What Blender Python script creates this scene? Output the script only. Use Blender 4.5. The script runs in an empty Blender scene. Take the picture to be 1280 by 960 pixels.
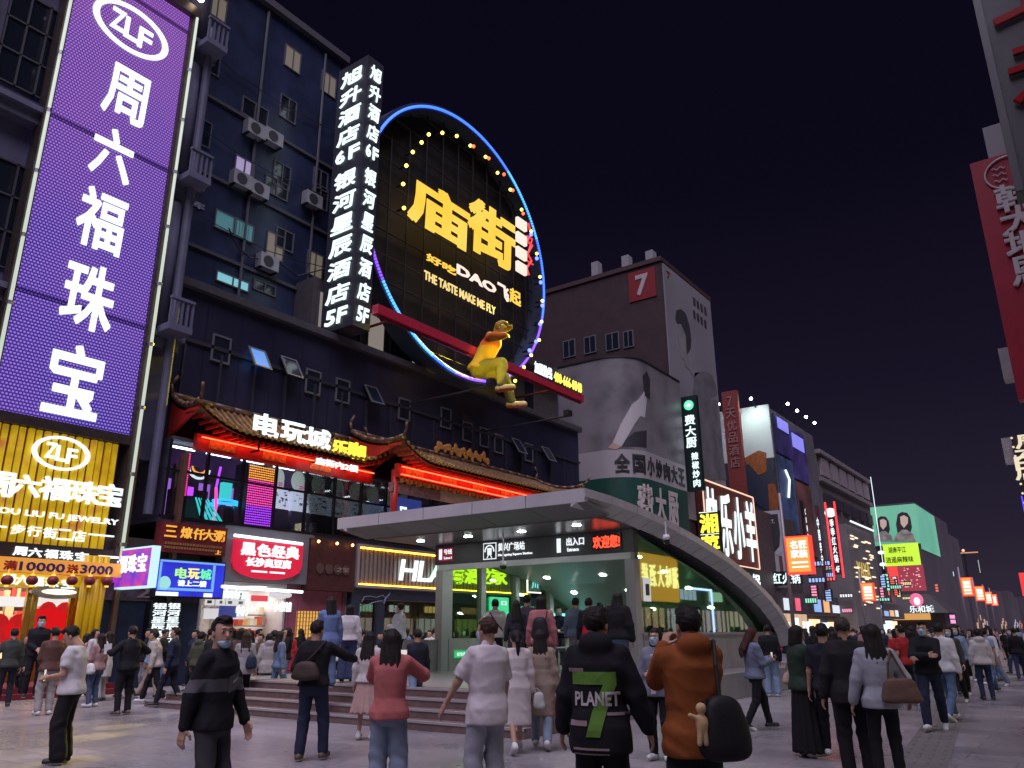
import bpy, bmesh, math, random
import numpy as np
from mathutils import Vector, Matrix
random.seed(7)
S = bpy.context.scene
COL = S.collection
rad = math.radians

# ------------------------------------------------------------------ camera
CAM_H = 1.6
FPX, PITCH, ROLL, YAW = 985.0, 17.5, -0.3, 35.7
_pi, _ro, _ya = rad(PITCH), rad(ROLL), rad(YAW)
FW = Vector((-math.sin(_ya) * math.cos(_pi), math.cos(_ya) * math.cos(_pi), math.sin(_pi)))
_r0 = Vector((math.cos(_ya), math.sin(_ya), 0))
_u0 = _r0.cross(FW)
RT = _r0 * math.cos(_ro) + _u0 * math.sin(_ro)
UP = -_r0 * math.sin(_ro) + _u0 * math.cos(_ro)
cd = bpy.data.cameras.new('camera'); cam = bpy.data.objects.new('camera', cd); COL.objects.link(cam)
cd.sensor_width = 36.0; cd.lens = FPX * 36.0 / 1280.0; cd.clip_start = 0.1; cd.clip_end = 3000
cam.matrix_world = Matrix(((RT.x, UP.x, -FW.x, 0), (RT.y, UP.y, -FW.y, 0), (RT.z, UP.z, -FW.z, CAM_H), (0, 0, 0, 1)))
S.camera = cam

# ------------------------------------------------------------------ sky, city glow, exposure
W = bpy.data.worlds.new('World'); S.world = W; W.use_nodes = True
nt = W.node_tree; bg = nt.nodes['Background']
tc = nt.nodes.new('ShaderNodeTexCoord'); sx = nt.nodes.new('ShaderNodeSeparateXYZ'); cr = nt.nodes.new('ShaderNodeValToRGB')
nt.links.new(tc.outputs['Generated'], sx.inputs[0]); nt.links.new(sx.outputs['Z'], cr.inputs['Fac']); nt.links.new(cr.outputs['Color'], bg.inputs['Color'])
e = cr.color_ramp.elements
e[0].position = 0.0; e[0].color = (0.060, 0.043, 0.070, 1)
e[1].position = 1.0; e[1].color = (0.0045, 0.0032, 0.012, 1)
for pos, c in ((0.10, (0.034, 0.026, 0.052, 1)), (0.27, (0.016, 0.012, 0.031, 1)), (0.5, (0.0062, 0.0045, 0.016, 1))):
    q = e.new(pos); q.color = c
bg.inputs['Strength'].default_value = .58
sl = bpy.data.lights.new('city_glow', 'SUN'); sl.energy = 4.2; sl.angle = rad(60); sl.color = (0.86, 0.78, 1.0)
so = bpy.data.objects.new('city_glow', sl); COL.objects.link(so)
so.rotation_euler = Vector((-0.24, 0.34, -0.90)).to_track_quat('-Z', 'Y').to_euler()
S.view_settings.view_transform = 'Standard'; S.view_settings.look = 'None'; S.view_settings.exposure = 0; S.view_settings.gamma = 1
S.view_settings.use_curve_mapping = False
S.render.engine = 'CYCLES'
cy = S.cycles
cy.use_denoising = True; cy.max_bounces = 6; cy.diffuse_bounces = 2; cy.glossy_bounces = 3; cy.transmission_bounces = 4
cy.transparent_max_bounces = 14; cy.sample_clamp_indirect = 3.0; cy.caustics_reflective = False; cy.caustics_refractive = False
cy.use_light_tree = True

# ------------------------------------------------------------------ pixel -> world (photo pixels, 1280 x 960)
def ray(px, py):
    return FW + RT * ((px - 640) / FPX) - UP * ((py - 480) / FPX)
def at(px, py, ax, val):
    d = ray(px, py); o = Vector((0, 0, CAM_H)); k = 'xyz'.index(ax)
    return o + d * ((val - o[k]) / d[k])
def gnd(px, py, z=0.0): return at(px, py, 'z', z)
def by_scale(px, py, ppm):                      # point seen at px,py where one metre spans ppm pixels
    return Vector((0, 0, CAM_H)) + ray(px, py) * (FPX / ppm)

# ------------------------------------------------------------------ materials
MC = {}
def mat(name, col, rough=0.6, metal=0.0, var=0.0, vscale=3.0, bump=0.0, bscale=20.0, spec=0.5):
    if name in MC: return MC[name]
    m = bpy.data.materials.new(name); m.use_nodes = True; n = m.node_tree; b = n.nodes['Principled BSDF']
    b.inputs['Base Color'].default_value = (*col, 1); b.inputs['Roughness'].default_value = rough; b.inputs['Metallic'].default_value = metal
    b.inputs['Specular IOR Level'].default_value = spec
    t = n.nodes.new('ShaderNodeTexCoord')
    if var:
        z = n.nodes.new('ShaderNodeTexNoise'); z.inputs['Scale'].default_value = vscale; z.inputs['Detail'].default_value = 5
        r = n.nodes.new('ShaderNodeMapRange'); r.inputs['From Min'].default_value = .3; r.inputs['From Max'].default_value = .7
        r.inputs['To Min'].default_value = 1 - var; r.inputs['To Max'].default_value = 1 + var
        x = n.nodes.new('ShaderNodeMix'); x.data_type = 'RGBA'; x.blend_type = 'MULTIPLY'; x.inputs[0].default_value = 1
        x.inputs[6].default_value = (*col, 1)
        n.links.new(t.outputs['Object'], z.inputs['Vector']); n.links.new(z.outputs['Fac'], r.inputs['Value'])
        n.links.new(r.outputs[0], x.inputs[7]); n.links.new(x.outputs[2], b.inputs['Base Color'])
    if bump:
        z = n.nodes.new('ShaderNodeTexNoise'); z.inputs['Scale'].default_value = bscale; z.inputs['Detail'].default_value = 4
        u = n.nodes.new('ShaderNodeBump'); u.inputs['Strength'].default_value = bump; u.inputs['Distance'].default_value = 0.02
        n.links.new(t.outputs['Object'], z.inputs['Vector']); n.links.new(z.outputs['Fac'], u.inputs['Height']); n.links.new(u.outputs[0], b.inputs['Normal'])
    MC[name] = m; return m
def emi(name, col, st=1.0, base=None):
    if name in MC: return MC[name]
    m = bpy.data.materials.new(name); m.use_nodes = True; b = m.node_tree.nodes['Principled BSDF']
    b.inputs['Base Color'].default_value = (*(base or (0.1, 0.1, 0.1)), 1); b.inputs['Emission Color'].default_value = (*col, 1)
    b.inputs['Emission Strength'].default_value = st; b.inputs['Roughness'].default_value = .5
    MC[name] = m; return m
class NT:                                       # tiny node-graph helper
    def __init__(s, name):
        s.m = bpy.data.materials.new(name); s.m.use_nodes = True; s.t = s.m.node_tree; s.b = s.t.nodes['Principled BSDF']; MC[name] = s.m
        s.co = s.t.nodes.new('ShaderNodeTexCoord'); s.b.inputs['Base Color'].default_value = (.04, .04, .045, 1)
    def n(s, k, **kw):
        x = s.t.nodes.new('ShaderNode' + k)
        for a, v in kw.items(): setattr(x, a, v)
        return x
    def l(s, a, b): s.t.links.new(a, b)
    def math(s, op, a, b=None):
        x = s.n('Math', operation=op)
        for i, v in enumerate((a, b)):
            if v is None: continue
            if isinstance(v, (int, float)): x.inputs[i].default_value = v
            else: s.l(v, x.inputs[i])
        return x.outputs[0]
    def ramp(s, fac, stops, interp='LINEAR'):
        r = s.n('ValToRGB'); r.color_ramp.interpolation = interp; e = r.color_ramp.elements
        e[0].position, e[0].color = stops[0][0], (*stops[0][1], 1); e[1].position, e[1].color = stops[-1][0], (*stops[-1][1], 1)
        for p, c in stops[1:-1]: q = e.new(p); q.color = (*c, 1)
        if not isinstance(fac, float): s.l(fac, r.inputs[0])
        return r.outputs[0]
    def mixc(s, f, a, b, bt='MIX'):
        x = s.n('Mix', data_type='RGBA', blend_type=bt)
        for i, v in ((0, f), (6, a), (7, b)):
            if isinstance(v, (int, float)): x.inputs[i].default_value = v
            elif isinstance(v, tuple): x.inputs[i].default_value = (*v, 1)
            else: s.l(v, x.inputs[i])
        return x.outputs[2]
    def xyz(s, out='Object'):
        q = s.n('SeparateXYZ'); s.l(s.co.outputs[out], q.inputs[0]); return q.outputs
    def noise(s, sc, det=4, out='Object'):
        z = s.n('TexNoise'); z.inputs['Scale'].default_value = sc; z.inputs['Detail'].default_value = det; s.l(s.co.outputs[out], z.inputs['Vector']); return z.outputs['Fac']

# ------------------------------------------------------------------ objects
def tag(o, label=None, cat=None, group=None, kind=None):
    for k, v in (('label', label), ('category', cat), ('group', group), ('kind', kind)):
        if v: o[k] = v
    return o
def thing(name, label, cat, loc=(0, 0, 0), group=None, rz=0.0):
    o = bpy.data.objects.new(name, None); COL.objects.link(o); o.location = loc; o.rotation_euler = (0, 0, rz)
    o.empty_display_size = .2
    return tag(o, label, cat, group)
def link(name, me, mats, parent=None, smooth=False):
    for m in (mats if isinstance(mats, (list, tuple)) else [mats]): me.materials.append(m)
    if smooth: me.polygons.foreach_set('use_smooth', [True] * len(me.polygons))
    o = bpy.data.objects.new(name, me); COL.objects.link(o)
    if parent: o.parent = parent
    return o
EACH = set('door_pillar tube_clamp painted_panel eave_tile post lamp_arm lamp_bulb spot_bulb floodlight flood_arm lit_showcase downlight light_tube fin window_bay lower_bay poster_bay ceiling_light edge_light menu_poster neon_tube roof_bulb bracket counter display_case mullion light_bar lit_window lit_advert spot_lamp heart_decoration hanging_card vent_stack rim_bulb emblem menu_picture light_strip rafter exclamation_bar tie_rod string_course'.split())
class MB:                                       # collects shapes (world coordinates) and links them as one mesh
    def __init__(s): s.v = []; s.f = []; s.mi = []; s.cur = 0
    def add(s, vs, fs):
        o = len(s.v); s.v += [tuple(v) for v in vs]; s.f += [tuple(i + o for i in f) for f in fs]; s.mi += [s.cur] * len(fs); return s
    def box(s, x0, x1, y0, y1, z0, z1):
        x0, x1 = sorted((x0, x1)); y0, y1 = sorted((y0, y1)); z0, z1 = sorted((z0, z1))
        v = [(x, y, z) for x in (x0, x1) for y in (y0, y1) for z in (z0, z1)]
        return s.add(v, [(0, 1, 3, 2), (4, 6, 7, 5), (0, 4, 5, 1), (2, 3, 7, 6), (0, 2, 6, 4), (1, 5, 7, 3)])
    def hexa(s, b, t):                          # bottom ring and top ring of equal length
        n = len(b)
        return s.add(list(b) + list(t), [tuple(range(n))[::-1], tuple(range(n, 2 * n))] + [(i, (i + 1) % n, n + (i + 1) % n, n + i) for i in range(n)])
    def tube(s, a, b, r, r2=None, n=8):
        a, b = Vector(a), Vector(b); d = b - a
        if d.length < 1e-6: return s
        d.normalize(); h = Vector((0, 0, 1)) if abs(d.z) < .9 else Vector((1, 0, 0)); u = d.cross(h).normalized(); w = d.cross(u); r2 = r if r2 is None else r2
        c = [(math.cos(2 * math.pi * i / n), math.sin(2 * math.pi * i / n)) for i in range(n)]
        return s.hexa([a + u * r * x + w * r * y for x, y in c], [b + u * r2 * x + w * r2 * y for x, y in c])
    def path(s, pts, r, n=6):
        for a, b in zip(pts, pts[1:]): s.tube(a, b, r, n=n)
        return s
    def ball(s, c, rx, ry=None, rz=None, nu=10, nv=6):
        ry = ry or rx; rz = rz or rx; c = Vector(c); v = [(c.x, c.y, c.z - rz)]
        for j in range(1, nv):
            t = math.pi * j / nv - math.pi / 2
            v += [(c.x + rx * math.cos(t) * math.cos(2 * math.pi * i / nu), c.y + ry * math.cos(t) * math.sin(2 * math.pi * i / nu), c.z + rz * math.sin(t)) for i in range(nu)]
        v.append((c.x, c.y, c.z + rz)); T = len(v) - 1; f = [(0, 1 + (i + 1) % nu, 1 + i) for i in range(nu)]
        for j in range(nv - 2):
            o = 1 + j * nu; f += [(o + i, o + (i + 1) % nu, o + nu + (i + 1) % nu, o + nu + i) for i in range(nu)]
        o = 1 + (nv - 2) * nu; f += [(o + i, o + (i + 1) % nu, T) for i in range(nu)]
        return s.add(v, f)
    def prism(s, poly, frame, d0, d1):          # 2-D outline in a sign frame, between two depths
        return s.hexa([frame(u, v, d0) for u, v in poly], [frame(u, v, d1) for u, v in poly])
    def build(s, name, mats, parent=None, smooth=False, recalc=True):
        if name in EACH and parent:               # separate pieces become parts of their own
            g = list(range(len(s.v)))
            def top(i):
                while g[i] != i: g[i] = g[g[i]]; i = g[i]
                return i
            for f in s.f:
                for i in f[1:]: g[top(i)] = top(f[0])
            isl = {}
            for k, f in enumerate(s.f): isl.setdefault(top(f[0]), []).append(k)
            if 1 < len(isl) <= 100:
                ms = mats if isinstance(mats, (list, tuple)) else [mats]; o = None
                for ks in isl.values():
                    q = MB(); ix = {}
                    for k in ks: q.f.append(tuple(ix.setdefault(i, len(ix)) for i in s.f[k]))
                    q.v = [s.v[i] for i in ix]; q.mi = [0] * len(ks); o = q._build(name, ms[s.mi[ks[0]]], parent, smooth, recalc)
                return o
        return s._build(name, mats, parent, smooth, recalc)
    def _build(s, name, mats, parent=None, smooth=False, recalc=True):
        off = Vector(parent.matrix_world.translation) if parent else Vector((0, 0, 0))
        p = parent
        off = Vector((0, 0, 0))
        while p: off += p.location; p = p.parent
        me = bpy.data.meshes.new(name); me.from_pydata([(x - off.x, y - off.y, z - off.z) for x, y, z in s.v], [], s.f)
        ms = mats if isinstance(mats, (list, tuple)) else [mats]
        if len(ms) > 1: me.polygons.foreach_set('material_index', s.mi)
        if recalc:
            bm = bmesh.new(); bm.from_mesh(me); bmesh.ops.recalc_face_normals(bm, faces=bm.faces); bm.to_mesh(me); bm.free()
        return link(name, me, ms, parent, smooth)
def root_of(mb):
    pass
# sign frames: (u to the viewer's right, v up, n towards the viewer) -> world
def fr(ax, val, sgn=1):
    if ax == 'x': return (lambda u, v, n=0: Vector((val + n, u, v))) if sgn > 0 else (lambda u, v, n=0: Vector((val - n, -u, v)))
    return lambda u, v, n=0: Vector((u, val - n, v))
def uv(px, py, ax, val):
    p = at(px, py, ax, val); return (p.y, p.z) if ax == 'x' else (p.x, p.z)
def rect(tl, br, ax, val):                      # photo pixels of two opposite corners -> u0,u1,v0,v1 on that plane
    a, b = uv(*tl, ax, val), uv(*br, ax, val); return min(a[0], b[0]), max(a[0], b[0]), min(a[1], b[1]), max(a[1], b[1])
def fbox(mb, F, u0, u1, v0, v1, n0, n1):
    return mb.hexa([F(u0, v0, n0), F(u1, v0, n0), F(u1, v1, n0), F(u0, v1, n0)], [F(u0, v0, n1), F(u1, v0, n1), F(u1, v1, n1), F(u0, v1, n1)])
TXT = {}
def glyphs(s, bold=.018, res=2):
    k = (s, bold, res)
    if k not in TXT:
        c = bpy.data.curves.new('lettering', 'FONT'); c.body = s; c.offset = bold; c.extrude = .5; c.resolution_u = res
        o = bpy.data.objects.new('lettering', c); me = o.to_mesh()
        co = np.array([v.co[:] for v in me.vertices]); fs = [tuple(p.vertices) for p in me.polygons]
        o.to_mesh_clear(); bpy.data.objects.remove(o); bpy.data.curves.remove(c)
        lo, hi = co.min(0), co.max(0); co[:, :2] = (co[:, :2] - lo[:2]) / np.maximum(hi[:2] - lo[:2], 1e-6)
        TXT[k] = (co, fs)
    return TXT[k]
def put_text(mb, s, F, u0, u1, v0, v1, n0=.02, n1=.06, bold=.018, shear=0.0, res=2):
    n1 = min(n1, n0 + .04); co, fs = glyphs(s, min(bold, .009), res); d = min(.026, max(0, bold - .009) * .75) / max(1, len(s) * .8)
    for i, (dx, dy) in enumerate(((0, 0),) if d == 0 else ((-1, -1), (1, -1), (-1, 1), (1, 1))):   # thicker strokes: shifted layers, each a hair prouder
        dy_ = dy * d * max(1, len(s) * .8)
        mb.add([F(u0 + (u1 - u0) * (x * (1 - 2 * d) + d + dx * d) + shear * (y - .5) * (v1 - v0), v0 + (v1 - v0) * (y * (1 - 2 * abs(dy_)) + abs(dy_) + dy_), n0 + (n1 - n0) * (z + .5) + i * .003) for x, y, z in co], fs)
    return mb
def text(s, F, u0, u1, v0, v1, m, parent, name='lettering', n0=.02, n1=.06, bold=.018, shear=0.0):
    return put_text(MB(), s, F, u0, u1, v0, v1, n0, n1, bold, shear).build(name, m, parent, recalc=False)
def column(s, F, u0, u1, v0, v1, m, parent, gap=.12, name='lettering', n0=.02, n1=.06, bold=.02, shear=0.0, w=None):
    mb = MB(); h = (v1 - v0) / len(s)
    for i, ch in enumerate(s):
        if ch == ' ': continue
        k = 1.0 if ord(ch) > 255 else .55
        c = (u0 + u1) / 2; hw = (u1 - u0) / 2 * k; b = v1 - h * (i + 1)
        put_text(mb, ch, F, c - hw, c + hw, b + h * gap / 2, b + h * (1 - gap / 2), n0, n1, bold, shear)
    return mb.build(name, m, parent, recalc=False)
def board(name, label, cat, tl, br, ax, val, face, frame=None, depth=.25, edge=.06, group=None):
    u0, u1, v0, v1 = rect(tl, br, ax, val) if br else tl; F = fr(ax, val)
    r = thing(name, label, cat, F((u0 + u1) / 2, v0, 0), group)
    mb = MB(); fbox(mb, F, u0, u1, v0, v1, -depth, 0); mb.build('cabinet', frame or face, r)
    if frame:
        mb = MB(); fbox(mb, F, u0 + edge, u1 - edge, v0 + edge, v1 - edge, .004, .02); mb.build('face_panel', face, r)
    return r, F, (u0, u1, v0, v1)
def sub(R, a, b, c, d):                         # fraction of a rectangle: left, right, bottom, top in 0..1
    u0, u1, v0, v1 = R; return u0 + (u1 - u0) * a, u0 + (u1 - u0) * b, v0 + (v1 - v0) * c, v0 + (v1 - v0) * d

def hband(xr, yt, yb, xl, xrt, X):              # a level band on a street-parallel wall: top/bottom read at one photo column, ends at two others
    return at(xl, (yt + yb) / 2, 'x', X).y, at(xrt, (yt + yb) / 2, 'x', X).y, at(xr, yb, 'x', X).z, at(xr, yt, 'x', X).z
# ------------------------------------------------------------------ people: signed-distance bodies meshed with surface nets
def surfnet(fn, lo, hi, h):
    lo = np.array(lo, float); n = np.ceil((np.array(hi) - lo) / h).astype(int) + 1
    ax = [lo[k] + h * np.arange(n[k]) for k in range(3)]
    X, Y, Z = np.meshgrid(*ax, indexing='ij'); D = fn(X, Y, Z); I = D < 0
    I[0] = I[-1] = False; I[:, 0] = I[:, -1] = False; I[:, :, 0] = I[:, :, -1] = False
    D = np.where(I, np.minimum(D, -1e-6), np.maximum(D, 1e-6))
    off = [(a, b, c) for a in (0, 1) for b in (0, 1) for c in (0, 1)]
    sl = lambda A, o: A[o[0]:n[0] - 1 + o[0], o[1]:n[1] - 1 + o[1], o[2]:n[2] - 1 + o[2]]
    cnt = sum(sl(I, o).astype(np.int8) for o in off); act = (cnt > 0) & (cnt < 8); idx = np.argwhere(act)
    dv = [sl(D, o)[act] for o in off]; acc = np.zeros((len(idx), 3)); c = np.zeros(len(idx))
    for i, a in enumerate(off):
        for j, b in enumerate(off):
            if j <= i or sum(abs(a[k] - b[k]) for k in range(3)) != 1: continue
            m = (dv[i] < 0) != (dv[j] < 0); t = np.where(m, dv[i] / np.where(m, dv[i] - dv[j], 1), 0)
            acc += (np.array(a) + t[:, None] * (np.array(b) - np.array(a))) * m[:, None]; c += m
    V = lo + h * (idx + acc / np.maximum(c, 1)[:, None])
    vid = -np.ones(act.shape, int); vid[act] = np.arange(len(idx)); Q = []
    for k in range(3):
        a = [slice(1, n[q] - 1) for q in range(3)]; b = list(a); a[k] = slice(0, n[k] - 1); b[k] = slice(1, n[k])
        s0, s1 = I[tuple(a)], I[tuple(b)]; e = np.argwhere(s0 != s1)
        if not len(e): continue
        base = e.copy(); o = np.ones(3, int); o[k] = 0; base += o; p, q = [(1, 2), (2, 0), (0, 1)][k]; g = []
        for dp, dq in ((-1, -1), (0, -1), (0, 0), (-1, 0)):
            w = base.copy(); w[:, p] += dp; w[:, q] += dq; g.append(vid[w[:, 0], w[:, 1], w[:, 2]])
        g = np.stack(g, 1); ins = s0[tuple(e.T)]; g[~ins] = g[~ins][:, ::-1]; Q.append(g)
    return V, (np.concatenate(Q) if Q else np.zeros((0, 4), int))
def smin(a, b, k): h = np.clip(.5 + .5 * (b - a) / k, 0, 1); return b + (a - b) * h - k * h * (1 - h)
def smax(a, b, k): return -smin(-a, -b, k)
def cap(X, Y, Z, a, b, ra, rb):
    a = np.asarray(a, float); b = np.asarray(b, float); d = b - a; L = d @ d + 1e-12
    t = np.clip(((X - a[0]) * d[0] + (Y - a[1]) * d[1] + (Z - a[2]) * d[2]) / L, 0, 1)
    return np.sqrt((X - a[0] - t * d[0]) ** 2 + (Y - a[1] - t * d[1]) ** 2 + (Z - a[2] - t * d[2]) ** 2) - (ra + (rb - ra) * t)
def ell(X, Y, Z, c, r):
    x, y, z = X - c[0], Y - c[1], Z - c[2]; k0 = np.sqrt((x / r[0]) ** 2 + (y / r[1]) ** 2 + (z / r[2]) ** 2)
    k1 = np.sqrt((x / r[0] ** 2) ** 2 + (y / r[1] ** 2) ** 2 + (z / r[2] ** 2) ** 2) + 1e-9; return k0 * (k0 - 1) / k1
def loft(X, Y, Z, keys, z0, z1, p=2.3):         # keys: z, half width, half depth, centre y
    K = np.array(keys); w = np.interp(Z, K[:, 0], K[:, 1]); d = np.interp(Z, K[:, 0], K[:, 2]); cy_ = np.interp(Z, K[:, 0], K[:, 3])
    q = (np.abs(X / w) ** p + np.abs((Y - cy_) / d) ** p) ** (1 / p); return smax((q - 1) * np.minimum(w, d) * .85, np.maximum(Z - z1, z0 - Z), .015)
def folds(X, Y, Z, s, f=26.0):                  # creases: a few families of sharp ridges that come and go
    r = np.random.RandomState(s); o = 0
    for i in range(5):
        v = r.normal(size=3); v[2] = abs(v[2]) * 1.5 + .5; v /= np.linalg.norm(v); g = f * (0.5 + .3 * i); ph = g * (X * v[0] + Y * v[1] + Z * v[2]) + r.rand() * 6.3 + 1.6 * np.sin(7 * (X * v[1] - Z * v[0]) + i) + .8 * np.sin(17 * (Y - X * v[2]) + s)
        m = np.clip(.5 + .8 * np.sin(6.5 * X * v[2] + 5 * Z * v[0] + 8 * Y + r.rand() * 6.3), 0, 1); o = o + ((1 - np.abs(np.sin(ph * .5))) ** 1.8 * 1.7 - .5) * m / (1 + .35 * i)
    return o / 1.5
def ik(a, b, l1, l2, pole):
    a = np.asarray(a, float); b = np.asarray(b, float); d = b - a; L = np.linalg.norm(d)
    if L > (l1 + l2) * .995: b = a + d / L * (l1 + l2) * .995; d = b - a; L = np.linalg.norm(d)
    u = d / L; x = (l1 * l1 - l2 * l2 + L * L) / (2 * L); y = math.sqrt(max(l1 * l1 - x * x, 0)); p = np.asarray(pole, float); p = p - (p @ u) * u
    return a + u * x + p / (np.linalg.norm(p) + 1e-9) * y, b
def rotm(yaw, pitch):
    cz, sz, cx, sxx = math.cos(yaw), math.sin(yaw), math.cos(pitch), math.sin(pitch)
    return np.array([[cz, -sz, 0], [sz, cz, 0], [0, 0, 1]]) @ np.array([[1, 0, 0], [0, cx, -sxx], [0, sxx, cx]])

def head_skin(x, y, z):
    d = smin(ell(x, y, z, (0, -.012, .03), (.073, .09, .086)), ell(x, y, z, (0, .022, -.035), (.056, .066, .076)), .035)
    d = smin(d, ell(x, y, z, (0, .066, -.088), (.026, .02, .02)), .025)
    d = smin(d, cap(x, y, z, (0, .084, .012), (0, .104, -.026), .008, .0135), .012)
    d = smin(d, ell(x, y, z, (0, .082, .032), (.05, .012, .008)), .014)
    ax_ = np.abs(x)
    d = smin(d, ell(ax_, y, z, (.073, -.004, -.008), (.011, .02, .031)), .006)
    d = smax(d, -ell(ax_, y, z, (.031, .1, .008), (.016, .015, .01)), .008)
    d = smin(d, ell(ax_, y, z, (.031, .077, .008), (.0135, .0125, .011)), .002)
    d = smin(d, ell(x, y, z, (0, .087, -.054), (.022, .011, .0065)), .006)
    return smin(d, cap(x, y, z, (0, -.022, -.06), (0, -.03, -.17), .054, .06), .02)
def hair_sdf(x, y, z, style, seed):
    sk = ell(x, y, z, (0, -.016, .036), (.084, .102, .094))
    lowz = {'short': -.035, 'crop': -.02, 'bob': -.06, 'long': -.1, 'pony': -.06, 'bun': -.05}[style]
    keep = np.minimum(.062 - z + .25 * np.maximum(np.abs(x) - .03, 0), np.maximum(y - .018 + .35 * np.maximum(-z, 0), lowz - z))
    d = smax(sk, keep, .012)
    if style in ('long', 'pony', 'bob'): n = .0022 * np.sin(110 * x + 4 * np.sin(7 * z + seed)) + .0016 * np.sin(170 * x + 60 * y + seed)
    else: n = .0035 * np.sin(70 * x + 25 * np.sin(18 * z + seed)) + .003 * np.sin(95 * (y + .4 * x) + 3 * np.sin(30 * z))
    if style == 'short': d = smin(d, ell(x, y, z, (0, .02, .105), (.062, .07, .026)), .02)
    if style == 'bob':
        q = loft(x, y, z, [(-.16, .088, .07, -.04), (-.05, .095, .082, -.03), (.05, .088, .085, -.025)], -.15, .06); q = smax(q, y - .035, .02); d = smin(d, q, .03)
    if style == 'long':
        q = loft(x, y, z, [(-.40, .085, .03, -.108), (-.28, .118, .04, -.112), (-.12, .108, .066, -.07), (.05, .088, .085, -.025)], -.36 - .06 * (seed % 2), .06); q = smax(q, y - .03 - .25 * np.maximum(-.06 - z, -.02), .02); d = smin(d, q, .03)
    if style == 'pony':
        d = smin(d, cap(x, y, z, (0, -.11, .03), (0, -.135, -.03), .03, .03), .02); d = smin(d, cap(x, y, z, (0, -.135, -.03), (.004, -.12, -.36), .034, .012), .03)
    if style == 'bun': d = smin(d, ell(x, y, z, (0, -.09, .085), (.045, .04, .04)), .02)
    return d + n

def hand_parts(w, u, t, right, curl, spread=1.0):
    """palm, four unequal bent fingers and a thumb, as capsules; u along the hand, t towards the thumb side"""
    u = u / np.linalg.norm(u); t = t - (t @ u) * u; t /= np.linalg.norm(t); n = np.cross(u, t) * (-1 if right else 1); P = []
    for o in (.026, .009, -.008, -.024): P.append((w + t * o * .7, w + u * .078 + t * o, .0145, .0125))
    for o, L, c in ((.028, .072, curl), (.0095, .081, curl * 1.05), (-.009, .075, curl * 1.1), (-.026, .058, curl * 1.15)):
        p = w + u * .083 + t * o * spread; a = 0
        for k, (fr_, cc) in enumerate(((.45, .55), (.31, .75), (.24, .5))):
            a += c * cc; q = p + (u * math.cos(a) + n * math.sin(a)) * L * fr_; P.append((p, q, .0098 - .0009 * k, .009 - .0009 * k)); p = q
    b = w + u * .018 + t * .024; d = u * .62 + t * .72 + n * .28 * (1 + curl); d /= np.linalg.norm(d); q = b + d * .048; P.append((b, q, .0155, .0115))
    d2 = u * .9 + t * .25 + n * (.2 + .5 * curl); d2 /= np.linalg.norm(d2); P.append((q, q + d2 * .034, .011, .009)); return P

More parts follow.
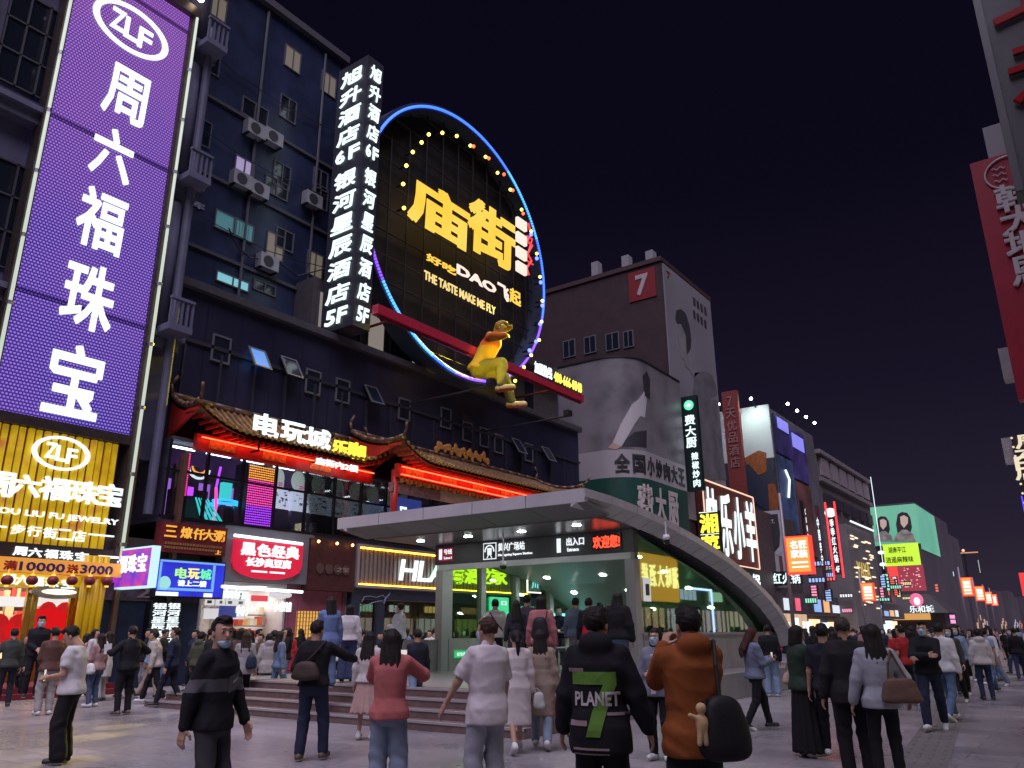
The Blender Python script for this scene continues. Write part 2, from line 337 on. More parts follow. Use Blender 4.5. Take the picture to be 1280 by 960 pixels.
FAB = {}
def cloth(col, rough=.85):
    k = ('cloth', col, rough)
    if k not in FAB: FAB[k] = mat('fabric_%d' % len(FAB), col, rough, var=.12, vscale=6, bump=.10, bscale=45, spec=.25)
    return FAB[k]
def skinm(): return mat('skin', (.50, .29, .205), .55, var=.08, vscale=14, spec=.4)
def hairm(c=(.010, .008, .008)):
    k = ('hair', c)
    if k not in FAB: FAB[k] = mat('hair_%d' % len(FAB), c, .62, var=.3, vscale=60, bump=.35, bscale=160, spec=.3)
    return FAB[k]
SH = np.array((.168, 0, 1.395))
def make_person(P, h=.014):
    """P: pose and clothes. Returns [(part name, verts, quads, material list, face material index or None)] in a local frame: +Y ahead, feet at the origin, 1.72 m tall."""
    g = P.get; sd = g('seed', 1); wf = g('width', 1.0); lean = g('lean', 0.0); twist = g('twist', 0.0); hz = g('sit', 0.0); out = []
    HF = h <= .016
    def sh(p):                                   # lean the upper body about the hips
        p = np.array(p, float); k = max(p[2] - .95, 0); return np.array((p[0], p[1] + lean * k, p[2] - hz - .12 * lean * lean * k))
    hip = {s: np.array((s * .088 * wf, 0, .93 - hz)) for s in (-1, 1)}
    sho = {s: sh((s * SH[0] * wf, .02 * s * twist, SH[2])) for s in (-1, 1)}
    ft = {-1: np.array(g('lfoot', (-.11, 0, .085))), 1: np.array(g('rfoot', (.11, 0, .085)))}
    hd = {-1: np.array(g('lhand', (-.255, .07, .80))), 1: np.array(g('rhand', (.255, .03, .80)))}
    pole = {-1: g('lpole', (-.5, -1, -.2)), 1: g('rpole', (.5, -1, -.2))}
    kn, el = {}, {}
    for s in (-1, 1):
        kn[s], ft[s] = ik(hip[s], ft[s], .435, .42, g('kpole', (s * .15, 1, .1))); el[s], hd[s] = ik(sho[s], hd[s], .285, .255, pole[s])
    hc = sh((0, .012, 1.60)) + np.array((0, lean * .03 + g('hfwd', 0), 0)); Rh = rotm(g('hyaw', 0.0), -g('hpitch', 0.0))
    HS = 1.06
    def hl(X, Y, Z): x, y, z = (X - hc[0]) / HS, (Y - hc[1]) / HS, (Z - hc[2]) / HS; return [Rh[0, k] * x + Rh[1, k] * y + Rh[2, k] * z for k in range(3)]
    fem = g('fem', False)
    KT = [(.78, .182, .135, 0), (.92, .181 if not fem else .182, .136, -.005), (1.05, .146 if not fem else .128, .108, .0), (1.2, .162 if not fem else .142, .118 if not fem else .125, .0), (1.33, .178 if not fem else .155, .12, 0), (1.40, .155 if not fem else .135, .092, -.005), (1.455, .105, .072, -.012), (1.485, .075, .064, -.014), (1.53, .06, .06, -.015)]
    KT = [(z, w * wf, d * (wf * .5 + .5), c) for z, w, d, c in KT]
    def ush(X, Y, Z): Zs = Z + hz; k = np.maximum(Zs - .95, 0); return X, Y - lean * k, Zs
    def torso(X, Y, Z, inf, z0, z1): a, b, c = ush(X, Y, Z); return loft(a, b, c, [(q[0], q[1] + inf, q[2] + inf, q[3]) for q in KT], z0, z1)
    # -- body: one skin mesh of head with face, torso core, limbs and hands
    arms = [(sho[s], el[s], .046, .038) for s in (-1, 1)] + [(el[s], hd[s], .038, .025) for s in (-1, 1)]
    legs = [(hip[s], kn[s], .066, .048) for s in (-1, 1)] + [(kn[s], ft[s], .048, .034) for s in (-1, 1)]
    def core(X, Y, Z):
        d = torso(X, Y, Z, -.035, .87, 1.50)
        for a, b, r0, r1 in arms + legs: d = smin(d, cap(X, Y, Z, a, b, r0, r1), .03)
        return d
    pts = np.array([*sho.values(), *el.values(), *hd.values(), *ft.values(), *kn.values(), *hip.values(), hc]); lo, hi = pts.min(0), pts.max(0)
    V, Q = surfnet(core, lo - .2, hi + .1, max(.02, h * 1.4)); BV, BQ, BM = [V], [Q], [np.zeros(len(Q), int)]; nv = len(V)
    def addb(v, q, m=None):
        nonlocal nv
        BV.append(v); BQ.append(q + nv); BM.append(np.zeros(len(q), int) if m is None else m); nv += len(v)
    hh = .0085 if HF else .016
    v, q = surfnet(lambda X, Y, Z: head_skin(*hl(X, Y, Z)), hc - .2, hc + .15, hh); l = hl(v[:, 0], v[:, 1], v[:, 2]); fc = np.stack([c[q].mean(1) for c in l], 1); m = np.zeros(len(q), int)
    ex = np.abs(np.abs(fc[:, 0]) - .031)
    m[(ex < .0068) & (np.abs(fc[:, 2] - .008) < .0045) & (fc[:, 1] > .07)] = 1
    m[(np.abs(fc[:, 0]) < .024) & (np.abs(fc[:, 2] + .054) < .0065) & (fc[:, 1] > .08)] = 2
    m[(ex < .015) & (np.abs(fc[:, 2] - .033) < .0032) & (fc[:, 1] > .075)] = 1
    addb(v, q, m)
    for s in (-1, 1):
        u = hd[s] - el[s]; u /= np.linalg.norm(u); hu = np.array(g('rdir' if s > 0 else 'ldir', u), float); t = np.array(g('rthumb' if s > 0 else 'lthumb', (0, 1, 0) if u[2] < -.5 else (-s * .6, 0, 1)), float)
        C = hand_parts(hd[s], hu, t, s > 0, g('curl', .45)); pp = np.array([p for c in C for p in c[:2]])
        def hf(X, Y, Z):
            d = cap(X, Y, Z, hd[s] - u * .04, hd[s] + hu * .01, .025, .022)
            for i, c in enumerate(C): d = smin(d, cap(X, Y, Z, *c), .012 if i < 4 else .004)
            return d
        addb(*surfnet(hf, pp.min(0) - .05, pp.max(0) + .03, .0055 if HF else .011))
    out.append(('body', np.concatenate(BV), np.concatenate(BQ), [skinm(), mat('eye_dark', (.01, .008, .008), .25), mat('lip', (.36, .14, .12), .5)], np.concatenate(BM)))
    # -- hair
    st = g('hair', 'short')
    if st != 'none':
        z0 = .56 if st == 'long' else .5 if st == 'pony' else .2
        v, q = surfnet(lambda X, Y, Z: hair_sdf(*hl(X, Y, Z), st, sd), hc - np.array((.17, .24, z0)), hc + np.array((.17, .17, .18)), .011 if HF else .018)
        out.append(('hair', v, q, [hairm(g('hcol', (.012, .009, .008)))], None))
    if g('mask'):
        dz = -.047 if g('mask') == 'chin' else 0.0
        def mk(X, Y, Z):
            x, y, z = hl(X, Y, Z); return smax(head_skin(x, y, z) - .009, np.maximum(np.maximum(z - dz * 1.35 - .1 * (y - .06), -.098 + dz * .5 - z), .028 - y + .35 * np.abs(z + .05)), .006)
        v, q = surfnet(mk, hc - .2, hc + .2, .008 if HF else .014); out.append(('face_mask', v, q, [mat('mask_cloth', (.42, .55, .70), .8)], None))
    # -- top
    tk = g('top', 'tee'); inf = g('fit', .022); hem = g('hem', .86); sl = g('sleeve', 1.0)
    def top(X, Y, Z):
        d = torso(X, Y, Z, inf, hem, 1.478)
        if g('flare'):
            a, b, c = ush(X, Y, Z); f = g('flare'); d = smin(d, loft(a, b, c, [(hem, .175 * wf + f, .13 + f, 0), (.95, .17 * wf + inf, .125 + inf, 0), (1.12, .13 + inf, .11 + inf, 0)], hem, 1.12), .03)
        for s in (-1, 1):
            ds = cap(X, Y, Z, sho[s], el[s], .050 + inf * .6, .044 + inf * .75 + (.012 if sl <= .6 else 0))
            if sl <= .6: u = el[s] - sho[s]; u = u / np.linalg.norm(u); c = sho[s] + (el[s] - sho[s]) * (sl * 1.6); ds = np.maximum(ds, (X - c[0]) * u[0] + (Y - c[1]) * u[1] + (Z - c[2]) * u[2])
            d = smin(d, ds, .034)
            if sl > .6: e = hd[s] - (hd[s] - el[s]) * .06; d = smin(d, cap(X, Y, Z, el[s], e, .044 + inf * .75, .034 + inf * .6), .02)
        d = d + g('fold', .005) * (-folds(X, Y, Z, sd) + .5 * np.sin(34 * Z + 17 * X * (1 + sd % 3) + 2.5 * np.sin(11 * X + 7 * Z + sd)) * np.clip(np.abs(X) * 6 - .4, .15, 1))
        if tk == 'hoodie':
            d = smin(d, ell(X, Y, Z, sh((0, -.085, 1.475)), (.125, .075, .085)), .03); d = smax(d, -ell(X, Y, Z, sh((0, .0, 1.56)), (.075, .095, .09)), .015)
        if tk in ('shirt', 'jacket', 'coat'):
            d = smin(d, cap(X, Y, Z, sh((-.04, -.035, 1.49)), sh((.04, -.035, 1.49)), .036, .036), .015)
        x, y, z = hl(X, Y, Z); d = smax(d, -(cap(x, y, z, (0, -.02, -.06), (0, -.03, -.17), .05, .052)), .008)
        return d
    A = np.array([*sho.values(), *el.values(), *hd.values()]); lo = np.minimum(A.min(0), (-.22 * wf - g('flare', 0), -.22 - g('flare', 0), hem - hz)) - .12; hi = np.maximum(A.max(0), (.22 * wf + g('flare', 0), .22 + g('flare', 0), 0)) + .12; hi[2] = max(hi[2], sh((0, 0, 1.58))[2])
    v, q = surfnet(top, lo, hi, h); tn = {'tee': 'shirt', 'shirt': 'shirt', 'sweater': 'sweater', 'hoodie': 'hoodie', 'jacket': 'jacket', 'dress': 'dress', 'coat': 'coat', 'vest': 'vest'}[tk]; tm = [cloth(g('tcol', (.3, .3, .3)))]; mi = None
    if g('band'):                                # woven chest band of another colour
        fz = v[q].mean(1)[:, 2]; mi = ((fz > g('band')[0]) & (fz < g('band')[1])).astype(int); tm.append(cloth(g('band')[2]))
    out.append((tn, v, q, tm, mi))
    # -- legs
    bt = g('bottom', 'trousers'); bi = g('bfit', .014)
    if bt == 'none': pass
    elif bt == 'skirt':
        zb = g('sk_hem', .3); fl = g('sk_flare', .08); 
        def sk(X, Y, Z): mx = (ft[1] + ft[-1]) / 2; k = np.clip((.93 - Z) / .9, 0, 1); return loft(X - mx[0] * k, Y - mx[1] * k, Z, [(zb, .19 + fl, .15 + fl, 0), (.92, .17, .13, 0), (1.06, .14, .115, 0)], zb, 1.04) + .011 * np.sin(13 * np.arctan2(X, Y)) * np.clip((.95 - Z) / .5, 0, 1)
        v, q = surfnet(sk, (-.4, -.45, zb - .05), (.4, .45, 1.1), h); out.append(('skirt', v, q, [cloth(g('bcol', (.02, .02, .02)))], None))
    else:
        wd = g('wide', 0.0); tz = g('cuff', .07)
        def tr(X, Y, Z):
            Zs = Z + hz; d = loft(X, Y, Zs, [(.78, .13 * wf, .10, 0), (.9, .166 * wf + bi * .4, .125 + bi, -.005), (1.0, .155 * wf + bi, .118, 0)], .79, 1.0)
            for s in (-1, 1):
                e = ft[s] + (kn[s] - ft[s]) * .06; d = smin(d, cap(X, Y, Z, hip[s], kn[s], .079 + bi, .058 + bi + wd * .5), .03); d = smin(d, cap(X, Y, Z, kn[s], e, .058 + bi + wd * .5, .046 + bi + wd), .02)
            return np.maximum(d + .006 * folds(X, Y, Z, sd + 3, 22) + .005 * np.sin(42 * Z + 20 * X + 3 * np.sin(15 * Y + sd)) * np.clip(1.2 - 7 * np.abs(Z - .5), .25, 1), tz - Z if not hz else -1)
        L = np.array([*kn.values(), *ft.values(), *hip.values()]); v, q = surfnet(tr, L.min(0) - .16, L.max(0) + .16, h); out.append(('trousers', v, q, [cloth(g('bcol', (.02, .02, .025)))], None))
    for s in (-1, 1):
        a = ft[s]; fy = math.cos(g('toe', 0)); d = np.array((s * .12, 1, 0)); d /= np.linalg.norm(d); pit = g('rheel' if s > 0 else 'lheel', 0.0); d = np.array((d[0], d[1] * math.cos(pit), -math.sin(pit)))
        b = a - np.array((0, 0, .035)); sc = g('shoe_s', 1.0)
        def so_(X, Y, Z): q = smin(cap(X, Y, Z, b - d * .045, b + d * .15 * sc, .045 * sc, .038 * sc), cap(X, Y, Z, a + np.array((0, 0, .02)), b, .045, .05), .03); return np.maximum(q, (b[2] - .048) - Z if not pit else q)
        v, q = surfnet(so_, np.minimum(b - .1, b + d * .2 - .1), np.maximum(b + .1, b + d * .2 + .1) + np.array((0, 0, .08)), .012 if HF else .02)
        zz = v[q].mean(1)[:, 2]; out.append(('shoe', v, q, [mat('shoe_%s' % (g('scol', (.02, .02, .02)),), g('scol', (.02, .02, .02)), .55), mat('shoe_sole_%s' % (g('sole', (.6, .6, .58)),), g('sole', (.6, .6, .58)), .7)], (zz < b[2] - .022).astype(int)))
    return out, dict(hd=hd, el=el, sho=sho, hc=hc, ft=ft, sh=sh)
def mesh_np(name, v, q, mi=None):
    me = bpy.data.meshes.new(name); me.vertices.add(len(v)); me.vertices.foreach_set('co', v.astype(np.float32).ravel()); me.loops.add(q.size); me.loops.foreach_set('vertex_index', q.astype(np.int32).ravel())
    me.polygons.add(len(q)); me.polygons.foreach_set('loop_start', np.arange(0, q.size, 4, dtype=np.int32)); me.polygons.foreach_set('loop_total', np.full(len(q), 4, dtype=np.int32))
    if mi is not None: me.polygons.foreach_set('material_index', np.asarray(mi, np.int32))
    me.polygons.foreach_set('use_smooth', np.ones(len(q), bool)); me.update(); return me
def person(P, label, loc, face, height=1.72, h=.014, group=None):
    """face: heading in degrees, 0 = walking up the street, positive turns towards the shops"""
    r = thing('person', label, 'person', loc, group, rad(face)); r.scale = (height / 1.72,) * 3
    parts, J = make_person(P, h)
    for nme, v, q, ms, mi in parts: link(nme, mesh_np(nme, v, q, mi), ms, r)
    M = Matrix.Translation(loc) @ Matrix.Rotation(rad(face), 4, 'Z') @ Matrix.Scale(height / 1.72, 4)
    J['M'] = M; J['root'] = r; J['w'] = lambda p: M @ Vector(p)
    return J
# ------------------------------------------------------------------ setting: plaza, far street
FX = -25.0
def ground_mat():
    g = NT('plaza_stone'); X, Y, Z = g.xyz('Object')
    def tile(sx, sy):
        r = g.math('FLOOR', g.math('DIVIDE', Y, sy)); o = g.math('MULTIPLY', g.math('MODULO', r, 2.0), sx * .5)
        fx_ = g.math('FRACT', g.math('DIVIDE', g.math('ADD', X, o), sx)); fy_ = g.math('FRACT', g.math('DIVIDE', Y, sy))
        dx = g.math('MULTIPLY', g.math('MINIMUM', fx_, g.math('SUBTRACT', 1.0, fx_)), sx); dy = g.math('MULTIPLY', g.math('MINIMUM', fy_, g.math('SUBTRACT', 1.0, fy_)), sy)
        cmb = g.n('CombineXYZ'); g.l(g.math('FLOOR', g.math('DIVIDE', g.math('ADD', X, o), sx)), cmb.inputs[0]); g.l(r, cmb.inputs[1])
        w = g.n('TexWhiteNoise', noise_dimensions='2D'); g.l(cmb.outputs[0], w.inputs['Vector'])
        return g.math('MINIMUM', dx, dy), w.outputs['Value']
    d, w = tile(1.2, .6)
    seam = g.math('GREATER_THAN', .009, d)
    base = g.ramp(w, [(0, (.25, .232, .248)), (.5, (.29, .268, .283)), (1, (.335, .312, .325))])
    n1 = g.noise(.35, 5); n2 = g.noise(9, 6)
    base = g.mixc(1.0, base, g.ramp(n1, [(.3, (.62, .62, .65)), (.7, (1.18, 1.14, 1.12))]), 'MULTIPLY')
    base = g.mixc(1.0, base, g.ramp(n2, [(.35, (.85, .85, .85)), (.65, (1.1, 1.1, 1.1))]), 'MULTIPLY')
    spots = g.n('TexVoronoi'); spots.inputs['Scale'].default_value = 1.1; g.l(g.co.outputs['Object'], spots.inputs['Vector'])
    base = g.mixc(g.math('MULTIPLY', g.math('LESS_THAN', spots.outputs['Distance'], .04), .65), base, (.05, .045, .05))
    g.l(g.mixc(g.math('MULTIPLY', seam, .55), base, (.06, .055, .06)), g.b.inputs['Base Color'])
    g.l(g.ramp(n1, [(.3, (.20,) * 3), (.7, (.44,) * 3)]), g.b.inputs['Roughness'])
    bp = g.n('Bump'); bp.inputs['Strength'].default_value = .12; bp.inputs['Distance'].default_value = .01; g.l(n2, bp.inputs['Height']); g.l(bp.outputs[0], g.b.inputs['Normal'])
    return g.m
tag(MB().add([(-700, -60, 0), (700, -60, 0), (700, 1500, 0), (-700, 1500, 0)], [(0, 1, 2, 3)]).build('ground', ground_mat()), kind='structure')
tac = mat('tactile_paving', (.17, .155, .155), .55, var=.15, vscale=2, bump=.2, bscale=30)
for a, b in (((1150, 958), (1197, 868)),):
    p, q = gnd(*a), gnd(*b); d = (q - p).normalized(); n_ = Vector((-d.y, d.x, 0)); mb = MB(); L = 46.0; k = int(L / .4)
    mb.add([p - n_ * .3 - d * 2 + Vector((0, 0, .004)), p + n_ * .3 - d * 2 + Vector((0, 0, .004)), p + n_ * .3 + d * L + Vector((0, 0, .004)), p - n_ * .3 + d * L + Vector((0, 0, .004))], [(0, 1, 2, 3)])
    for i in range(4):
        c = p + n_ * (-.22 + .147 * i)
        for j in range(60): s_ = c + d * (-2 + j * .45); e_ = s_ + d * .38; mb.hexa([s_ - n_ * .022 + Vector((0, 0, .005)), s_ + n_ * .022 + Vector((0, 0, .005)), e_ + n_ * .022 + Vector((0, 0, .005)), e_ - n_ * .022 + Vector((0, 0, .005))], [v + Vector((0, 0, .011)) for v in (s_ - n_ * .015, s_ + n_ * .015, e_ + n_ * .015, e_ - n_ * .015)])
    tag(mb.build('tactile_path', tac), kind='structure')

WHITE = emi('white_light', (.86, .97, 1.0), 1.25); WARMW = emi('warm_white_light', (1, .88, .68), 1.6); COOL = emi('cool_white_glow', (.75, .92, 1.0), 1.5)
YEL = emi('yellow_neon', (1.0, .82, .03), 1.6); GOLD = emi('gold_led', (1.0, .62, .05), 1.25); RED = emi('red_neon', (1.0, .02, .03), 1.8); ORG = emi('orange_box_glow', (1.0, .22, .015), 1.7)
DRED = mat('red_panel', (.30, .012, .018), .45, var=.1); DARK = mat('dark_metal', (.022, .021, .026), .45, .3, var=.2); GREY = mat('grey_cladding', (.20, .20, .22), .5, var=.08); BLACK = mat('black_panel', (.010, .010, .014), .4)
STEEL = mat('brushed_steel', (.42, .42, .45), .32, .85, var=.08, vscale=30); PALE = mat('pale_stone', (.40, .38, .37), .6, var=.12, vscale=2, bump=.1)
LT = mat('white_paint', (.62, .61, .64), .5, var=.05)
def glassm(name, col, refl=.12, rough=.02):
    if name in MC: return MC[name]
    g = NT(name); t = g.n('BsdfTransparent'); t.inputs[0].default_value = (*col, 1); q = g.n('BsdfGlossy'); q.inputs[0].default_value = (.9, .95, .9, 1); q.inputs['Roughness'].default_value = rough
    fr_ = g.n('LayerWeight'); fr_.inputs[0].default_value = .35; mx = g.n('MixShader'); mp = g.math('ADD', g.math('MULTIPLY', fr_.outputs['Fresnel'], .9), refl * .6); g.l(mp, mx.inputs[0]); g.l(t.outputs[0], mx.inputs[1]); g.l(q.outputs[0], mx.inputs[2])
    g.l(mx.outputs[0], g.t.nodes['Material Output'].inputs['Surface']); return g.m
GLASS = glassm('clear_glass', (.92, .94, .95)); GGLASS = glassm('green_tinted_glass', (.36, .86, .36), .16)
DGLASS = mat('dark_window_glass', (.012, .016, .026), .12, .0, spec=.8)

def tiles(name, col, sx, sz, seam=.5, ax='y', rough=.4, var=.12):
    g = NT(name); o = g.xyz('Object'); U = o['XYZ'.index(ax.upper())]; Z = o[2]
    fu, fz = g.math('FRACT', g.math('DIVIDE', U, sx)), g.math('FRACT', g.math('DIVIDE', Z, sz))
    s_ = g.math('MAXIMUM', g.math('LESS_THAN', fu, .06), g.math('LESS_THAN', fz, .06)); n_ = g.noise(.9, 5)
    c = g.mixc(1.0, col, g.ramp(n_, [(.3, (1 - 2 * var,) * 3), (.7, (1 + 2 * var,) * 3)]), 'MULTIPLY')
    g.l(g.mixc(g.math('MULTIPLY', s_, seam), c, tuple(v * .3 for v in col)), g.b.inputs['Base Color']); g.b.inputs['Roughness'].default_value = rough; return g.m

# ------------------------------------------------------------------ jewellery house with the tall LED banner
F = fr('x', FX)
jb = thing('jewelry_building', 'old pale stone building with columns and balconies behind the purple screen', 'building', (-25.6, 9, 0))
stone = mat('aged_stone', (.10, .10, .165), .7, var=.2, vscale=1.2, bump=.15, bscale=12)  # violet cast of the LED screen's light is mixed into the stone colour
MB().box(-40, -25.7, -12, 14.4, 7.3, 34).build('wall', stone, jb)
mb = MB()
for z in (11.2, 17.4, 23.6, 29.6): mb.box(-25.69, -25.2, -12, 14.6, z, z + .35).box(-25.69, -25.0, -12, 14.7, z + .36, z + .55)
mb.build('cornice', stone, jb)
for y in (3.2, 6.6, 13.75):
    for z in (12.0, 18.2, 24.4):
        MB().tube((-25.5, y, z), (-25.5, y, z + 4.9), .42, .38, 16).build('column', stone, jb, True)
wf = mat('window_frame_dark', (.05, .05, .06), .5)
for y in (4.9, 8.3, 11.7):
    for z in (12.4, 18.6, 24.8):
        w = MB()
        for a in (-.9, -.3, .3, .87): w.box(-25.69, -25.6, y + a, y + a + .06, z, z + 3.6)
        for a in (0, 1.2, 2.4, 3.54): w.box(-25.69, -25.6, y - .9, y + .93, z + a, z + a + .06)
        wo = w.build('window', wf, jb); MB().box(-25.695, -25.65, y - .88, y + .91, z + .02, z + 3.58).build('pane', DGLASS, wo)
for z in (11.9, 17.9, 23.9):                      # balconies at the building's corner
    b = MB().box(-25.69, -24.3, 13.6, 14.5, z - .25, z); 
    for i in range(5): b.box(-24.42, -24.34, 13.62 + i * .2, 13.7 + i * .2, z, z + .9)
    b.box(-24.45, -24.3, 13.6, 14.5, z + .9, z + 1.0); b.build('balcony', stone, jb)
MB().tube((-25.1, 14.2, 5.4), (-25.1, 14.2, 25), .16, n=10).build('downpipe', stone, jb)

def led_mat(name, top, bot, pu, dot=(.66, .44, .95), st=.82):
    g = NT(name); X, Y, Z = g.xyz('Object'); r = g.math('FLOOR', g.math('DIVIDE', Z, pu)); o = g.math('MULTIPLY', g.math('MODULO', r, 2.0), pu * .5)
    su = g.math('ABSOLUTE', g.math('SUBTRACT', g.math('FRACT', g.math('DIVIDE', g.math('ADD', Y, o), pu)), .5)); sv = g.math('ABSOLUTE', g.math('SUBTRACT', g.math('FRACT', g.math('DIVIDE', Z, pu)), .5))
    dt = g.math('MULTIPLY', g.math('LESS_THAN', su, .30), g.math('LESS_THAN', sv, .26))
    n_ = g.noise(.22, 2); h = g.ramp(g.math('ADD', g.math('MULTIPLY', Z, .03), g.math('MULTIPLY', n_, .5)), [(.2, bot), (.55, tuple((a + b) / 2 for a, b in zip(top, bot))), (.85, top)])
    c = g.mixc(g.math('MULTIPLY', dt, .55), h, dot); g.l(c, g.b.inputs['Emission Color']); g.b.inputs['Emission Strength'].default_value = st; g.b.inputs['Base Color'].default_value = (.01, .01, .015, 1); return g.m
lb = thing('led_banner', 'tall purple LED screen with white characters on the stone building', 'sign', F(11, 7.8, 0))
pu0, pu1, pv0, pv1 = 9.0, 13.15, 7.85, 24.8
mb = MB(); fbox(mb, F, pu0, pu1, pv0, pv1, -.45, 0); mb.build('screen', led_mat('purple_led', (.21, .03, .37), (.04, .018, .38), .105), lb)
mb = MB()
for a, b in ((pu0 - .22, pu0 - .02), (pu1 + .02, pu1 + .3)): fbox(mb, F, a, b, pv0 - 4, pv1 + .25, -.5, .12)
fbox(mb, F, pu0 - .22, pu1 + .3, pv1 + .02, pv1 + .45, -.6, .25); fbox(mb, F, pu0 - .01, pu1 + .01, pv0 - .32, pv0 - .01, -.4, .1)
mb.build('frame', mat('bronze_frame', (.10, .075, .07), .35, .6, var=.2), lb)
mb = MB()
for u in (pu0 - .14, pu1 + .2): mb.tube(F(u, pv0 - 3.9, .2), F(u, pv1, .2), .055)
mb.build('light_tube', emi('pale_tube_light', (.75, .85, .72), .75), lb, True)
mb = MB()
for u in (pu0 - .14, pu1 + .2):
    for i in range(9): z = pv0 - 3.6 + i * 2.25; mb.tube(F(u, z, .2), F(u, z + .12, .2), .10)
mb.build('tube_clamp', STEEL, lb)
for (cx, cy, s_), ch in zip(((157, 119, 1.9), (140, 193, 1.75), (126, 276, 1.95), (111, 371, 2.05), (93, 476, 2.1)), '周六福珠宝'):
    u, v = uv(cx, cy, 'x', FX); s_ = s_ * .65
    text(ch, F, u - s_ * .62, u + s_ * .62, v - s_ * .86, v + s_ * .86, WHITE, lb, 'character', .03, .07, .022, shear=.02)
def ring_logo(F, u, v, a, b, m, parent, th=.16):
    mb = MB(); n = 40; ring = lambda k, d: [F(u + (a * k) * math.cos(2 * math.pi * i / n), v + (b * k) * math.sin(2 * math.pi * i / n), d) for i in range(n)]
    o0, o1, i0, i1 = ring(1, .03), ring(1, .09), ring(1 - th, .03), ring(1 - th, .09)
    mb.add(o0 + o1 + i0 + i1, [(n + i, n + (i + 1) % n, 3 * n + (i + 1) % n, 3 * n + i) for i in range(n)] + [(i, (i + 1) % n, n + (i + 1) % n, n + i) for i in range(n)] + [(2 * n + i, 3 * n + i, 3 * n + (i + 1) % n, 2 * n + (i + 1) % n) for i in range(n)])
    for k, ch in enumerate('ZLF'): w = a * .40; c = u + (k - 1) * w * .92; put_text(mb, ch, F, c - w * .46, c + w * .46, v - b * .46 - (k - 1) * b * .08, v + b * .46 - (k - 1) * b * .08, .03, .09, .03)
    return mb.build('logo', m, parent)
u, v = uv(164, 38, 'x', FX); ring_logo(F, u, v, 1.42, .95, WHITE, lb)
mb = MB()
for i in range(4): mb.ball(F(pu0 + .6 + i * 1.2, pv1 + .62, .55), .13)
mb.build('spot_bulb', emi('warm_bulb', (1, .85, .6), 8), lb)

ys = thing('slatted_shop_sign', 'yellow slatted sign panel with white jewellery lettering under the purple screen', 'sign', F(11, 4.3, 0))
yu0, yu1 = 5.2, 12.95; yv0, yv1 = at(76, 683, 'x', FX).z, 7.5
mb = MB(); fbox(mb, F, yu0, yu1, yv0, yv1, -.5, -.14); mb.build('backing', mat('brown_backing', (.12, .05, .02), .6), ys)
g = NT('yellow_slat'); oi = g.noise(1.6, 2); g.l(g.ramp(oi, [(.3, (.62, .36, .01)), (.55, (.80, .55, .02)), (.75, (.66, .22, .06))]), g.b.inputs['Base Color']); g.b.inputs['Roughness'].default_value = .35
g.l(g.ramp(oi, [(.3, (.62, .36, .01)), (.55, (.80, .55, .02)), (.75, (.66, .22, .06))]), g.b.inputs['Emission Color']); g.b.inputs['Emission Strength'].default_value = .34
YSLAT = g.m; mb = MB(); u = yu0; i = 0
while u < yu1 - .1: fbox(mb, F, u, u + .15, yv0, yv1, -.135, 0 if i % 2 else -.05); u += .235; i += 1
mb.build('slats', YSLAT, ys)
u, v = uv(76, 567, 'x', FX); ring_logo(F, u, v, .86, .52, WHITE, ys)
for ch, x0, x1, y0, y1 in (('周', -22, 14, 586, 623), ('六', 14, 48, 591, 623), ('福', 51, 85, 594, 628), ('珠', 88, 121, 599, 632), ('宝', 122, 153, 603, 635)):
    R = rect((x0, y0), (x1, y1), 'x', FX); text(ch, F, *R, WHITE, ys, 'character', .03, .09, .035)
R = hband(80, 642.5, 652, -32, 148, FX); text('ZHOU LIU FU JEWELRY', F, *R, WHITE, ys, bold=.02)
for ch, x in zip('步行街二店', (21, 41, 61, 79, 97)): R = rect((x - 7, 655 + (x - 21) * .1), (x + 8, 669 + (x - 21) * .12), 'x', FX); text(ch, F, *R, WHITE, ys, 'character', .03, .07)
mb = MB(); 
for a, b, y in ((-16, 8, 657), (110, 142, 668)): p, q = uv(a, y, 'x', FX), uv(b, y, 'x', FX); fbox(mb, F, p[0], q[0], p[1] - .02, p[1] + .03, .03, .06)
mb.build('rule', WHITE, ys)

bd, F2, R = board('fascia_sign', 'dark bronze band with small white jewellery characters above the orange banner', 'sign', hband(60, 681, 699, -40, 157, -24.9), None, 'x', -24.9, mat('bronze_band', (.07, .055, .05), .4, .5), depth=.3)
for ch, x in zip('周六福珠宝', (24, 43, 63, 82, 101)): q = rect((x - 7, 680.5 + x * .09), (x + 8, 693 + x * .09), 'x', -24.9); text(ch, F2, *q, WHITE, bd, 'character', .01, .05, .03)
q = rect((123, 694), (153, 699), 'x', -24.9); mb = MB(); fbox(mb, F2, q[0], q[1], q[2], q[3], .005, .03); mb.build('address_strip', WARMW, bd)
bd, F2, R = board('promotion_banner', 'orange promotion banner with big purple numbers over the jewellery door', 'banner', hband(60, 699, 717, -40, 172, -24.6), None, 'x', -24.6, emi('orange_banner', (.62, .24, .035), .85, (.6, .3, .05)), depth=.06)
PUR = mat('purple_print', (.055, .022, .16), .6); RPR = mat('red_print', (.45, .02, .02), .6)
for s_, x0, x1, y0, y1, m_ in (('满', 5, 20, 700, 713, RPR), ('10000', 25, 80, 701.5, 716, PUR), ('送', 84, 97, 705, 717, RPR), ('3000', 101, 140, 705.5, 719, PUR)):
    q = rect((x0, y0), (x1, y1), 'x', -24.6); text(s_, F2, *q, m_, bd, 'lettering', .012, .02, .04)
aw, F2, R = board('shop_awning_sign', 'yellow awning sign with white characters and dark red lanterns at jewellery entrance', 'sign', hband(40, 717, 734, -40, 122, -25.0), None, 'x', -25.0, YSLAT, depth=.5)
